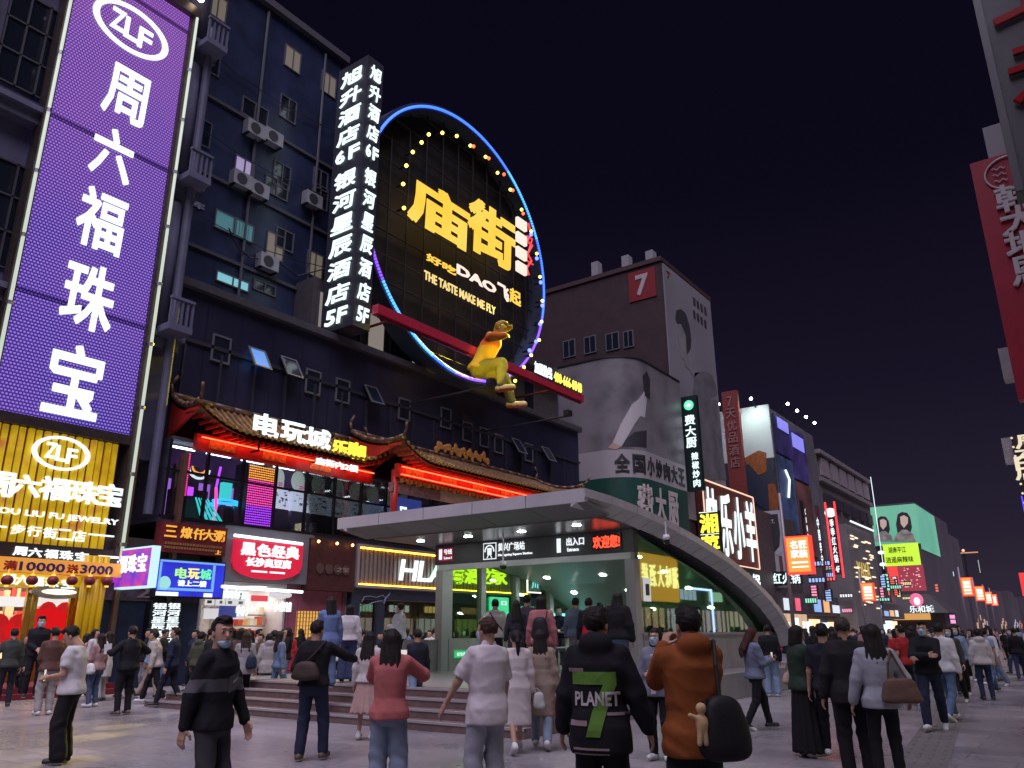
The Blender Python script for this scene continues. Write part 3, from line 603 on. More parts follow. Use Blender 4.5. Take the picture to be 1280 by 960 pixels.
for ch, x in zip('周六福珠宝', (3, 21, 39, 58, 78)): q = rect((x - 1, 717 + x * .08), (x + 14, 730 + x * .08), 'x', -25.0); text(ch, F2, *q, WHITE, aw, 'character', .02, .07, .03)
for x in (9, 40, 66, 90, 112, 134):
    p = at(x, 725 + .012 * x, 'x', -24.5); l = thing('red_lantern', 'round dark red lantern hanging under the orange promotion banner', 'lantern', p, 'lanterns over the jewellery door')
    MB().ball(p, .16, .16, .14, 14, 8).build('shade', mat('lantern_cloth', (.20, .02, .03), .5), l, True); MB().tube(p + Vector((0, 0, .13)), p + Vector((0, 0, .18)), .06).tube(p - Vector((0, 0, .13)), p - Vector((0, 0, .18)), .06).tube(p + Vector((0, 0, .17)), p + Vector((0, 0, .3)), .012).build('cap', GOLD, l)

# shop rooms: open boxes with lit ceilings, so that their light falls out on the plaza
def room(name, label, y0, y1, z1, wallc, lightc, st, parent_items=None, x0=-30.0, x1=-25.3, z0=0.02, cat='shop'):
    st *= 3.0; r = thing(name, label, cat, (x1, (y0 + y1) / 2, z0)); wm = mat(name + '_wall', wallc, .6, var=.15, vscale=1.5)
    MB().box(x0, x1, y0, y0 + .1, z0, z1).box(x0, x1, y1 - .1, y1, z0, z1).box(x0, x0 + .1, y0 + .11, y1 - .11, z0, z1).box(x0 + .11, x1, y0 + .11, y1 - .11, z1 - .1, z1).build('wall', wm, r)
    MB().box(x0 + .11, x1, y0 + .11, y1 - .11, z0, z0 + .06).build('floor', mat('shop_floor', (.25, .22, .2), .35, var=.1), r)
    mb = MB(); n = max(2, int((y1 - y0) / 1.3))
    for i in range(n):
        c = y0 + (y1 - y0) * (i + .5) / n
        for x in (x1 - .9, x1 - 2.4): mb.box(x - .5, x + .5, c - .25, c + .25, z1 - .16, z1 - .11)
    mb.build('ceiling_light', emi(name + '_lamp', lightc, st), r)
    return r
def shelves(r, x, y0, y1, zs, cols, seed, h=.22, st=0.0, dep=.35):
    rnd = random.Random(seed); mb = MB()
    for z in zs: mb.box(x - dep, x + .02, y0, y1, z - .04, z)
    mb.build('shelf', mat('shelf_board', (.3, .28, .26), .5), r)
    ms = [emi('goods_%d_%d' % (seed, i), c, st, c) if st else mat('goods_%d_%d' % (seed, i), c, .5) for i, c in enumerate(cols)]; mb = MB()
    for z in zs:
        y = y0 + .03
        while y < y1 - .12:
            w = rnd.uniform(.08, .26); mb.cur = rnd.randrange(len(ms)); mb.box(x - dep * .8, x - .02 + rnd.uniform(-.06, 0), y, min(y + w, y1 - .02), z + .005, z + h * rnd.uniform(.55, 1)); y += w + rnd.uniform(.01, .05)
    o = mb.build('goods', ms, r); o['kind'] = 'stuff'; return o
js = room('jewelry_shop', 'bright jewellery shop with red heart decorations behind gold framed doors', 4.5, 12.7, 3.45, (.62, .42, .36), (1, .86, .76), 5.0)
shelves(js, -28.6, 5, 12.5, (.9, 1.5, 2.1, 2.7), [(.6, .05, .04), (.7, .55, .3), (.75, .7, .66), (.5, .12, .1)], 11, .4)
mb = MB()
for i in range(4): mb.box(-26.9, -26.2, 5.2 + i * 1.9, 6.7 + i * 1.9, .08, .95)
mb.build('counter', mat('gold_counter', (.45, .28, .07), .3, .6), js); mb = MB()
for i in range(4): mb.box(-26.85, -26.25, 5.25 + i * 1.9, 6.65 + i * 1.9, .955, 1.15)
mb.build('display_case', emi('case_glow', (1, .8, .5), 1.1), js)
def heart(c, s_, F):
    pts = []
    for i in range(26): t = 2 * math.pi * i / 26; pts.append((c[0] + s_ * .062 * 16 * math.sin(t) ** 3, c[1] + s_ * .062 * (13 * math.cos(t) - 5 * math.cos(2 * t) - 2 * math.cos(3 * t) - math.cos(4 * t))))
    return pts
Fh = fr('x', -25.75); REDH = emi('red_paper', (.65, .015, .02), .55, (.5, .02, .02)); mb = MB()
for px, py, s_ in ((60, 782, .62), (76, 786, .85), (68, 768, .5), (86, 790, .4), (8, 785, .55), (52, 775, .45), (18, 790, .35)): c = uv(px, py, 'x', -25.75); mb.prism(heart(c, s_, Fh), Fh, 0, .08)
mb.build('heart_decoration', REDH, js)
mb = MB()
for px in (12, 4, 62): c = uv(px, 752, 'x', -25.8); fbox(mb, fr('x', -25.8), c[0] - .5, c[0] + .5, c[1] - .14, c[1] + .14, 0, .1)
mb.build('hanging_card', emi('white_card', (.9, .85, .82), .9), js)
gold = mat('gold_metal', (.60, .36, .08), .25, .85); mb = MB()
for px in (-30, 30, 38, 85, 92): c = uv(px, 780, 'x', -25.25); mb.box(-25.3, -25.18, c[0] - .07, c[0] + .07, .02, 3.4)
mb.box(-25.3, -25.15, 4.5, 12.7, 3.3, 3.42); mb.build('door_frame', gold, js)
MB().box(-25.27, -25.255, 4.6, 9.85, .1, 3.25).build('shop_window', GLASS, js)
c = uv(73, 740, 'x', -25.0); mb = MB(); n = 24
mb.prism([(c[0] + .78 * math.cos(2 * math.pi * i / n), c[1] + .2 * math.sin(2 * math.pi * i / n)) for i in range(n)], fr('x', -25.1), 0, .15); mb.build('door_plaque', mat('silver_plaque', (.5, .5, .45), .3, .7), js)
mb = MB(); mb.prism([(c[0] + .5 * math.cos(2 * math.pi * i / n), c[1] + .08 * math.sin(2 * math.pi * i / n)) for i in range(n)], fr('x', -24.94), 0, .02); mb.build('plaque_light', WARMW, js)
for k, x in enumerate((101, 109, 116, 124)):
    p = at(x + 2, 745, 'x', -24.75); MBo = MB().tube((p.x, p.y, .15), (p.x, p.y, 3.9), .105, n=12)
    t_ = thing('yellow_post', 'round yellow post beside the jewellery shop entrance', 'post', (p.x, p.y, .15), 'yellow posts by the jewellery shop'); MBo.build('shaft', mat('yellow_enamel', (.78, .50, .01), .3), t_, True)
    MB().tube((p.x, p.y, .151), (p.x, p.y, .3), .135, n=12).build('collar', gold, t_, True)
MB().box(-26, -23.0, -10, 13.2, .003, .15).box(-26, -23.3, -10, 13.2, .151, .30)
tag(MB().box(-27, -23.0, -12, 12.9, .003, .14).box(-27, -23.35, -12, 12.9, .141, .28).build('entrance_step', mat('red_carpet', (.16, .012, .02), .85, bump=.2)), kind='structure')
# small LED screen facing down the street
F2 = fr('y', 13.35); a, b = at(130, 750, 'y', 13.35), at(187, 709, 'y', 13.35)
ls = thing('led_screen', 'small slanted blue and pink LED screen beside the yellow posts', 'screen', (a.x, 13.35, a.z)); q = (min(a.x, b.x), max(a.x, b.x), 3.0, 4.12)
mb = MB(); fbox(mb, F2, q[0] - .06, q[1] + .06, q[2] - .06, q[3] + .06, -.25, 0); mb.build('bezel', emi('screen_rim', (.6, .9, 1), 1.0), ls)
g = NT('led_blue_pink'); o = g.xyz('Object'); n_ = g.noise(1.7, 3); g.l(g.ramp(n_, [(.3, (.03, .03, .55)), (.5, (.35, .03, .55)), (.7, (.75, .05, .25))]), g.b.inputs['Emission Color']); g.b.inputs['Emission Strength'].default_value = 1
mb = MB(); fbox(mb, F2, q[0], q[1], q[2], q[3], .004, .02); mb.build('display', g.m, ls)
mb = MB()
for i, ch in enumerate('六福珠宝'): w_ = (q[1] - q[0]) / 4.4; put_text(mb, ch, F2, q[0] + .12 + i * w_, q[0] + .12 + (i + .92) * w_, q[2] + .42, q[2] + .96, .025, .05, .03)
mb.build('lettering', WHITE, ls)
# closed dark shop front between the jewellery shop and the signs
ds = thing('shuttered_shopfront', 'dark closed shopfront with unlit sign between yellow posts and blue screen', 'shopfront', (-25.2, 15, 0))
R = rect((126, 752), (190, 850), 'x', FX); R = (12.9, 16.4, 0.02, 2.6); mb = MB(); fbox(mb, F, *R, -.3, 0); mb.build('shutter', mat('navy_shutter', (.02, .03, .065), .5, .2, var=.25), ds)
mb = MB(); fbox(mb, F, 12.95, 16.3, 2.62, 3.15, -.3, .05); mb.build('unlit_sign', mat('mauve_sign', (.10, .06, .09), .6, var=.4, vscale=5), ds)
text('2-4', F, 14.1, 15.4, 2.72, 3.05, mat('dull_print', (.22, .15, .17), .7), ds, n0=.06, n1=.08)
mb = MB(); fbox(mb, F, 12.95, 16.3, 3.16, 4.6, -.5, -.1); mb.build('lintel', mat('dark_brown_stone', (.055, .04, .042), .4, var=.2), ds)
for i in range(2): mb = MB(); fbox(mb, F, 13.35 + i * 1.75, 13.5 + i * 1.75, .03, 7.6, -.08, .18); mb.build('pilaster', mat('copper_trim', (.26, .14, .10), .35, .6, var=.15), ds)
for nme, x0, x1, lab in (('vertical_sign', 189, 205, 'narrow street-level hotel sign with white characters facing down the street'), ('vertical_sign', 208, 222, 'narrow street-level hotel sign with white characters facing the plaza')):
    b_, F2, R = board(nme, lab, 'sign', (x0, 752), (x1, 806), 'x', -24.7 if x0 < 200 else -24.68, BLACK, depth=.3); column('银河星辰酒店', F2, *sub(R, .12, .88, .02, .98), WHITE, b_, .1, 'lettering', .01, .04)

# ------------------------------------------------------------------ street-level signs of the mall
b_, F2, R = board('porridge_sign', 'dark red menu board with gold characters above the blue arcade screen', 'sign', (203, 651), (281, 696), 'x', -24.75, mat('maroon_board', (.16, .015, .02), .5, var=.3, vscale=3), depth=.35)
GLDP = emi('gold_paint', (1, .52, .06), .62, (.7, .4, .08))
for ch, a in zip('三燎仟大粥', (.05, .28, .47, .62, .79)): text(ch, F2, *sub(R, a, a + .17, .5, .88), GLDP, b_, 'character', .01, .04, .02)
mb = MB(); rnd = random.Random(5)
for j in range(2):
    u = .07
    while u < .93: w_ = rnd.uniform(.015, .035); fbox(mb, F2, *sub(R, u, u + w_, .26 - .13 * j, .34 - .13 * j), .01, .02); u += w_ + .012
mb.build('small_print', mat('dull_gold', (.35, .16, .06), .6), b_); text('上', F2, *sub(R, .84, .92, .06, .2), GLDP, b_, 'character', .01, .04)
g = NT('arcade_screen_blue'); n_ = g.noise(.9, 2); g.l(g.ramp(n_, [(.35, (.01, .012, .52)), (.65, (.015, .03, .75))]), g.b.inputs['Emission Color']); g.b.inputs['Emission Strength'].default_value = 1.0
b_, F2, R = board('arcade_screen', 'bright blue LED screen advertising the arcade above the food stall', 'screen', (198, 697), (278, 749), 'x', -24.7, g.m, DARK, .35, .05)
LBL = emi('light_blue_led', (.16, .42, .95), .95); mb = MB(); 
for q in ((.03, .98, .91, .96), (.03, .06, .18, .9), (.8, .84, .18, .9), (.06, .8, .18, .25)): fbox(mb, F2, *sub(R, *q), .022, .03)
mb.build('screen_border', LBL, b_)
for ch, a, m_ in zip('电玩城', (.25, .43, .61), (emi('led_yg', (.45, 1, .25), 1), emi('led_yellow', (1, .85, .2), 1.1), emi('led_green', (.15, .95, .4), 1))): text(ch, F2, *sub(R, a, a + .17, .5, .78), m_, b_, 'character', .03, .05, .035)
text('请上二楼', F2, *sub(R, .30, .72, .3, .46), WHITE, b_, 'lettering', .03, .05, .03)
mb = MB(); c = sub(R, .12, .12, .36, .36); n = 20; rr = .22; mb.prism([(c[0] + rr * math.cos(2 * math.pi * i / n), c[2] + rr * math.sin(2 * math.pi * i / n)) for i in range(n)], F2, .022, .03); mb.build('badge', emi('led_mint', (.35, .8, .75), .9), b_)
mb = MB(); fbox(mb, F2, *sub(R, .02, .33, .04, .14), .022, .03); fbox(mb, F2, *sub(R, .7, .83, .04, .14), .022, .03); mb.build('caption_strip', WHITE, b_)
# grey panel and red shield
gp = thing('grey_sign_panel', 'plain grey metal fascia panel around the red shield sign', 'fascia', F(19, 3.4, 0)); R = rect((282, 657), (388, 744), 'x', FX); R = (R[0], R[1], 3.42, 5.35); mb = MB(); fbox(mb, F, *R, -.4, 0); mb.build('panel', GREY, gp)
for a, b in (((293, 669), (378, 680)), ((276, 733), (378, 740))):
    p, q = uv(*a, 'x', -24.7), uv(*b, 'x', -24.7); mb = MB().tube((-24.7, p[0], p[1]), (-24.7, q[0], q[1]), .055); mb.build('light_tube', emi('tube_white', (.72, .9, 1), 2.4), gp, True)
F3 = fr('x', -24.82); sg = thing('shield_sign', 'red shield-shaped snack shop sign with white characters', 'sign', F3(19, 3.7, 0)); R = rect((294, 673), (376, 728), 'x', -24.82); w_, h_ = R[1] - R[0], R[3] - R[2]
poly = [(0, 1), (0, .42), (.04, .25), (.14, .13), (.3, .05), (.5, .02), (.7, .05), (.86, .13), (.96, .25), (1, .42), (1, 1)]; pp = [(R[0] + a * w_, R[2] + b * h_) for a, b in poly]
mb = MB(); mb.prism(pp, F3, -.12, 0); mb.build('shield', emi('shield_red', (.62, .012, .05), .8, (.5, .01, .03)), sg)
for ch, a in zip('黑色经典', (.09, .31, .52, .73)): text(ch, F3, *sub(R, a, a + .2, .6, .93), WHITE, sg, 'character', .015, .05, .05)
text('长沙臭豆腐', F3, *sub(R, .17, .82, .33, .56), WHITE, sg, 'lettering', .015, .05, .05)
mb = MB(); fbox(mb, F3, *sub(R, .26, .48, .19, .235), .01, .03); fbox(mb, F3, *sub(R, .52, .74, .19, .235), .01, .03); mb.build('small_print', WHITE, sg)
b_, F2, R = board('brown_sign', 'dark brown wooden sign with dim round emblems between shield and slatted sign', 'sign', (389, 672), (442, 740), 'x', -24.9, mat('maroon_wood', (.075, .018, .018), .5, var=.25, vscale=4), depth=.5)
mb = MB(); 
for i in range(4): c = sub(R, .22 + .19 * i, 0, .42, 0); n = 16; mb.prism([(c[0] + .2 * math.cos(2 * math.pi * k / n), c[2] + .2 * math.sin(2 * math.pi * k / n)) for k in range(n)], F2, .01, .05)
mb.build('emblem', mat('dim_bronze', (.11, .06, .05), .5), b_); text('之家', F2, *sub(R, .56, .84, .37, .47), mat('bronze_letters', (.4, .28, .2), .5), b_, 'lettering', .055, .07)
for a in (.1, .5, .85): p = F2(*[sub(R, a, a, .93, .93)[k] for k in (0, 2)], .18); MB().ball(p, .06).build('spot_lamp', emi('amber_lamp', (1, .5, .15), 6), b_)
# slatted orange sign of the clothing shop
hs = thing('clothing_shop_sign', 'grey slatted sign lit orange from its edges with large white letters', 'sign', F(29, 3.3, 0)); R = (23.5, 36.2, 3.42, 5.2)
mb = MB(); fbox(mb, F, *R, -.5, -.1); mb.build('backing', mat('slat_back', (.30, .25, .22), .6), hs); mb = MB(); u = R[0] + .12
while u < R[1] - .2: fbox(mb, F, u, u + .13, R[2] + .12, R[3] - .12, -.09, .0); u += .245
mb.build('slats', mat('champagne_slat', (.36, .30, .27), .4, .3), hs); mb = MB()
for z in (R[2], R[3] - .11): fbox(mb, F, R[0], R[1], z, z + .11, -.1, .14)
for u in (R[0], R[1] - .11): fbox(mb, F, u, u + .11, R[2] + .111, R[3] - .111, -.1, .14)
mb.build('frame', mat('champagne_frame', (.46, .41, .40), .4, .3), hs); mb = MB()
for z in (R[2] + .115, R[3] - .17): fbox(mb, F, R[0] + .13, R[1] - .13, z, z + .05, .01, .05)
mb.build('light_strip', emi('orange_strip', (1, .42, .03), 9), hs)
for ch, x0, x1, y0, y1, m_ in (('H', 498, 518, 699, 727, WHITE), ('L', 521, 536, 701, 728, WHITE), ('A', 534, 556, 702, 729, emi('green_white', (.6, 1, .8), 1.6)), ('海', 556, 577, 708, 731, YEL), ('澜', 578, 598, 709, 731, YEL), ('之', 600, 612, 709, 731, YEL), ('家', 611, 632, 709, 732, YEL)):
    q = rect((x0, y0), (x1, y1), 'x', FX); text(ch, F, *q, m_, hs, 'character', .12, .2, .03, shear=.16 if ord(ch) < 99 else .1)
# shop rooms below the signs
fs = room('food_stall', 'bright snack stall with menu posters and shelves of packed food', 16.6, 20.3, 3.4, (.55, .5, .5), (1, .95, .9), 6.0)
shelves(fs, -26.2, 18.2, 20.1, (1.0, 1.45, 1.9, 2.3), [(.65, .12, .05), (.8, .45, .15), (.75, .6, .4), (.5, .05, .05), (.8, .75, .7)], 3, .34, .35)
b2 = uv(229, 752, 'x', -25.2); mb = MB(); PM = emi('menu_poster', (.85, .82, .85), .75)
for i in range(4): fbox(mb, fr('x', -25.2), 16.75 + i * .42, 17.12 + i * .42, 2.55, 3.15, 0, .03)
fbox(mb, fr('x', -25.2), 16.75, 18.4, 2.1, 2.45, 0, .03); mb.build('menu_poster', PM, fs); mb = MB(); rnd = random.Random(8)
for i in range(4):
    for k in range(3): a = 16.8 + i * .42 + rnd.random() * .1; fbox(mb, fr('x', -25.2), a, a + rnd.uniform(.08, .18), 2.62 + k * .16, 2.72 + k * .16, .032, .04)
mb.build('menu_picture', mat('green_print', (.12, .25, .12), .6), fs)
q = rect((273, 738), (309, 749), 'x', -24.95); text('臭豆腐专门店', fr('x', -24.95), *q, WHITE, fs, 'lettering', 0, .04, .04); q = rect((314, 744), (334, 752), 'x', -24.95); mb = MB(); fbox(mb, fr('x', -24.95), *q, 0, .03); mb.build('red_script', emi('dim_red_led', (.8, .03, .05), .9), fs)
q = rect((295, 757), (318, 770), 'x', -25.0); text('特产', fr('x', -25.0), *q, WHITE, fs, 'lettering', 0, .05, .03)
q = rect((274, 757), (294, 772), 'x', -25.05); mb = MB(); fbox(mb, fr('x', -25.05), *q, 0, .05); mb.build('blue_panel', emi('deep_blue_panel', (.02, .03, .25), .8), fs)
MB().box(-25.6, -25.0, 16.7, 20.2, .03, 1.0).build('counter', mat('stall_counter', (.35, .08, .06), .5), fs)
tk = room('tea_kiosk', 'small pink walled kiosk with a golden lattice window', 20.35, 23.3, 3.4, (.32, .10, .14), (1, .75, .6), 2.5)
MB().box(-25.5, -25.35, 20.5, 20.9, .03, 3.3).box(-25.5, -25.35, 22.7, 23.2, .03, 3.3).box(-25.5, -25.35, 20.91, 22.69, 2.45, 3.3).build('front_wall', mat('pink_wall', (.36, .10, .15), .6, var=.1), tk)
mb = MB(); Fk = fr('x', -25.34); fbox(mb, Fk, 20.92, 22.68, .95, 2.44, -.1, -.06); mb.build('lattice_window', emi('gold_lattice', (1, .55, .12), .8), tk); mb = MB()
for i in range(12): fbox(mb, Fk, 20.95 + i * .15, 20.98 + i * .15, .95, 2.44, -.055, -.02)
for i in range(10): fbox(mb, Fk, 20.92, 22.68, .98 + i * .15, 1.0 + i * .15, -.055, -.025)
mb.build('lattice', mat('orange_wood', (.5, .22, .05), .5), tk); q = rect((342, 752), (363, 765), 'x', -25.3)
text('小茶铺', fr('x', -25.3), *q, WHITE, tk, 'lettering', 0, .06, .06); mb = MB()
for px, py in ((340, 743), (345, 744), (350, 745), (355, 745), (360, 744)): mb.ball(at(px, py, 'x', -25.2), .12, .17, .10, 8, 5)
mb.build('cloud_ornament', emi('soft_white', (.9, .85, .9), .7), tk)
cs = room('clothing_shop', 'clothing shop with warm lit display windows framed in navy blue', 23.35, 44.0, 3.4, (.42, .30, .21), (1, .78, .52), 4.2)
navy = mat('navy_fascia', (.02, .028, .06), .4, var=.2); mb = MB(); fbox(mb, F, 23.4, 44, 2.95, 3.41, -.5, -.02)
for u in (23.4, 24.9, 29.3, 33.3, 38, 43.4): fbox(mb, F, u, u + .45 if u > 24 else u + .5, .03, 2.94, -.3, -.02)
mb.build('shopfront_frame', navy, cs); MB().box(-25.16, -25.15, 23.5, 43.9, .1, 2.94).build('shop_window', GLASS, cs)
mb = MB(); rnd = random.Random(12); hp = [(uv(px, py, 'x', FX)) for px, py in ((452, 752), (455, 746), (462, 745), (470, 747), (478, 744), (482, 748), (480, 754), (476, 751), (466, 753), (460, 756), (455, 757))]
mb.path([F(a, b, .02) for a, b in hp], .022); a = uv(487, 745, 'x', FX); mb.path([F(a[0], a[1] + .12, .02), F(a[0] - .35, a[1] - .2, .02)], .03); mb.build('outline_emblem', mat('grey_line', (.25, .3, .42), .5), cs)
shelves(cs, -27.2, 25, 43.5, (.7, 1.2, 1.7, 2.2), [(.5, .3, .15), (.3, .2, .12), (.6, .5, .4), (.15, .1, .1), (.8, .6, .35)], 21, .36)
for i in range(7):
    y = 26 + i * 2.4; MB().tube((-26.0, y, .09), (-26.0, y, 1.2), .03).hexa([(-26.12, y - .2, .75), (-25.9, y - .2, .75), (-25.9, y + .2, .75), (-26.12, y + .2, .75)], [(-26.12, y - .24, 1.42), (-25.9, y - .24, 1.42), (-25.9, y + .24, 1.42), (-26.12, y + .24, 1.42)]).ball((-26, y, 1.62), .1, .1, .14).build('mannequin', mat('mannequin_%d' % (i % 3), ((.5, .1, .08), (.6, .55, .5), (.1, .1, .14))[i % 3], .6), cs, True)
mb = MB().box(-24.9, -24.7, 44.2, 74, .1, 3.2); 
# ------------------------------------------------------------------ mall: podium, arcade windows, tiled roofs
POD_T = 14.15
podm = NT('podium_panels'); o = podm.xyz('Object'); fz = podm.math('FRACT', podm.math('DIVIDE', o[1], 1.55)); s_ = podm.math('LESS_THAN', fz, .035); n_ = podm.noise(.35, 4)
podm.l(podm.mixc(podm.math('MULTIPLY', s_, .6), podm.ramp(n_, [(.3, (.013, .013, .030)), (.7, (.028, .027, .058))]), (.006, .006, .01)), podm.b.inputs['Base Color']); podm.b.inputs['Roughness'].default_value = .38; podm = podm.m  # panel colour pushed bluer to carry the bluish light of the signs
pb = thing('mall_building', 'dark navy panelled mall building above the tiled red roofs', 'building', (-26, 30, 0))
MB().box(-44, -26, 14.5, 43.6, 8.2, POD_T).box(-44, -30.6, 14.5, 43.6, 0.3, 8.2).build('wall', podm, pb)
mb = MB().box(-44, -25.72, 14.45, 43.7, POD_T + .002, POD_T + .32); mb.build('parapet', mat('parapet_metal', (.085, .08, .095), .45, .3, var=.15), pb); mb = MB()
for i in range(19): y = 15.2 + i * 1.55; mb.box(-25.998, -25.86, y, y + .09, 8.6, 11.9)
mb.box(-25.998, -25.9, 14.5, 43.6, 12.05, 12.2).build('fin', mat('fin_metal', (.05, .05, .07), .4, .4), pb)
WFR = mat('vent_window_frame', (.11, .11, .13), .45)
vents = [(275, 437, 0), (358, 463, 1), (390, 478, 0), (427, 489, 0), (461, 497, 1), (504, 512, 0), (556, 523, 0), (583, 540, 0), (604, 547, 0), (622, 555, 0), (643, 560, 1), (660, 566, 0), (680, 570, 1), (318, 452, 2)]
for px, py, op in vents:
    y, z = uv(px, py, 'x', -26); w_, h_ = .42, .55; tilt = .55 if op else 0
    P0 = lambda a, b, d: Vector((-25.97 + d + max(0, (h_ - b)) * math.sin(tilt) * (1 if op else 0), y + a, z + h_ - (h_ - b) * math.cos(tilt)))
    mb = MB()
    for a0, a1, b0, b1 in ((-w_, w_, h_ - .08, h_), (-w_, w_, -h_, -h_ + .08), (-w_, -w_ + .08, -h_ + .08, h_ - .08), (w_ - .08, w_, -h_ + .08, h_ - .08)): mb.hexa([P0(a0, b0, 0), P0(a1, b0, 0), P0(a1, b1, 0), P0(a0, b1, 0)], [P0(a0, b0, .07), P0(a1, b0, .07), P0(a1, b1, .07), P0(a0, b1, .07)])
    wo = mb.build('window', WFR, pb); mb = MB().hexa([P0(-w_ + .08, -h_ + .08, .02), P0(w_ - .08, -h_ + .08, .02), P0(w_ - .08, h_ - .08, .02), P0(-w_ + .08, h_ - .08, .02)], [P0(-w_ + .08, -h_ + .08, .04), P0(w_ - .08, -h_ + .08, .04), P0(w_ - .08, h_ - .08, .04), P0(-w_ + .08, h_ - .08, .04)])
    mb.build('pane', emi('blue_lit_pane', (.10, .35, .95), .8) if op == 2 else DGLASS, wo)
# arcade behind second-floor glazing
AZ0, AZ1 = 5.38, 8.05; AY0, AY1 = 14.6, 43.5
ar = thing('game_arcade', 'second floor game arcade with neon machines behind black framed glass', 'arcade', (-25, 25, AZ0))
MB().box(-30.5, -25.02, AY0, AY1, AZ0 - .16, AZ0 - .02).box(-30.5, -30.4, AY0, AY1, AZ0, AZ1).box(-30.4, -25.02, AY0, AY0 + .1, AZ0, AZ1).box(-30.4, -25.02, AY1 - .1, AY1, AZ0, AZ1).build('wall', mat('arcade_wall', (.05, .045, .075), .5, var=.3), ar)
MB().box(-30.4, -25.02, AY0 + .1, AY1 - .1, AZ1, AZ1 + .12).build('ceiling', mat('arcade_ceiling', (.06, .06, .08), .6), ar)
mb = MB()
for i in range(7): mb.box(-28.2, -26.6, 23.2 + i * 1.6, 23.32 + i * 1.6, AZ1 - .5, AZ1 - .44)
mb.build('ceiling_light', emi('arcade_tube', (.8, .85, 1), 14), ar)
mb = MB()
for i in range(9): mb.box(-25.6, -25.5, 14.9 + i * 1.5, 15.9 + i * 1.5, AZ1 - .16, AZ1 - .10)
mb.build('edge_light', emi('arcade_tube2', (.75, .85, 1), 6), ar)
mb = MB()
for i in range(20): y = AY0 + .02 + i * 1.5; mb.box(-25.1, -25.0, y, y + .1, AZ0, AZ1)
mb.box(-25.09, -25.01, AY0, AY1, 6.95, 7.03).box(-25.12, -24.98, AY0, AY1, AZ0 - .02, AZ0 + .06).build('mullion', mat('mullion_black', (.015, .013, .018), .4, .4), ar)
MB().box(-25.06, -25.05, AY0, AY1, AZ0, AZ1).build('glazing', GLASS, ar)
mb = MB(); [mb.box(-30.38, -30.3, 15.2 + i * 2.6, 17.2 + i * 2.6, AZ0 + .5, AZ1 - .3) for i in range(10)]; mb.build('back_glow_panel', emi('violet_back_glow', (.34, .12, .66), 1.3), ar); mb = MB(); [mb.box(-29.2, -28.6, 15.6 + i * 1.9, 16.6 + i * 1.9, AZ0, AZ0 + 1.5) for i in range(13)]; mb.build('game_cabinet', mat('arcade_blue_cabinet', (.10, .06, .25), .4), ar); mb = MB(); [mb.box(-28.59, -28.55, 15.7 + i * 1.9, 16.5 + i * 1.9, AZ0 + .7, AZ0 + 1.4) for i in range(13)]; mb.build('game_screen', emi('game_screen_glow', (.75, .3, .8), 1.2), ar)  # violet glowing panels on the back wall are added to brighten the arcade
def neon(name, c, st=1.6): return emi('neon_' + name, c, st)
mb = MB(); rnd = random.Random(2)          # LED lattice column
y0, z0 = uv(306, 655, 'x', -25.6); y1, z1 = uv(346, 590, 'x', -25.6)
lc = thing('led_column', 'pink LED dotted column glowing inside the game arcade', 'light column', (-25.9, (y0 + y1) / 2, AZ0)); MB().box(-26.5, -25.7, y0, y1, AZ0 + .01, 7.9).build('shaft', BLACK, lc)
for k, (nm, c) in enumerate((('violet', (.45, .05, 1)), ('magenta', (1, .06, .45)), ('amber', (1, .35, .05)))):
    mb = MB(); n = 14
    for i in range(n):
        for j in range(26):
            z = AZ0 + .1 + j * .092
            if (k == 0) != (j < 9) or (k == 2) != (j >= 20): continue
            mb.box(-25.69, -25.66, y0 + .04 + i * (y1 - y0 - .05) / n, y0 + .085 + i * (y1 - y0 - .05) / n, z, z + .045)
    mb.build('led_dot', neon(nm, c, 2.2), lc)
c = uv(232, 605, 'x', -25.6); mb = MB()
mk = thing('neon_strip', 'pink neon strip of dots at the arcade corner', 'neon light', (-25.6, c[0], AZ0))
for j in range(22): mb.box(-25.62, -25.58, c[0] - .1, c[0] - .06, AZ0 + .9 + j * .07, AZ0 + .935 + j * .07).box(-25.62, -25.58, c[0] + .02, c[0] + .06, AZ0 + .9 + j * .07, AZ0 + .935 + j * .07)
mb.build('led_dot', neon('pink', (1, .04, .30), 2), mk); MB().box(-25.7, -25.63, c[0] - .15, c[0] + .12, AZ0, AZ0 + 2.5).build('post', BLACK, mk)
def arc(F, u, v, a, b, t0, t1, r, n=18, d=0): return MB().path([F(u + a * math.cos(t0 + (t1 - t0) * i / n), v + b * math.sin(t0 + (t1 - t0) * i / n), d) for i in range(n + 1)], r)
Fn = fr('x', -25.9); u, v = uv(247, 605, 'x', -25.9); nm = thing('dance_machine', 'arcade dance machine with white and orange neon arch', 'arcade machine', (-26.2, u, AZ0))
MB().box(-26.8, -26.1, u - .6, u + .6, AZ0, AZ0 + 1.25).box(-26.8, -26.6, u - .5, u + .5, AZ0 + 1.25, AZ0 + 2.2).build('cabinet', BLACK, nm); arc(Fn, u, AZ0 + 2.0, .42, .36, math.pi, 2 * math.pi, .05).build('arch_light', WHITE, nm); arc(Fn, u, AZ0 + 2.05, .28, .22, math.pi, 2 * math.pi, .035).build('inner_arch', neon('orange', (1, .35, .05)), nm)
mb = MB()
for i in range(5): mb.hexa([Fn(u - .1 + i * .12, AZ0 + .9, .1), Fn(u - .04 + i * .12, AZ0 + .9, .1), Fn(u + .1 + i * .2, AZ0 + .05, .5), Fn(u - .02 + i * .2, AZ0 + .05, .5)], [Fn(u - .1 + i * .12, AZ0 + .93, .1), Fn(u - .04 + i * .12, AZ0 + .93, .1), Fn(u + .1 + i * .2, AZ0 + .08, .5), Fn(u - .02 + i * .2, AZ0 + .08, .5)])
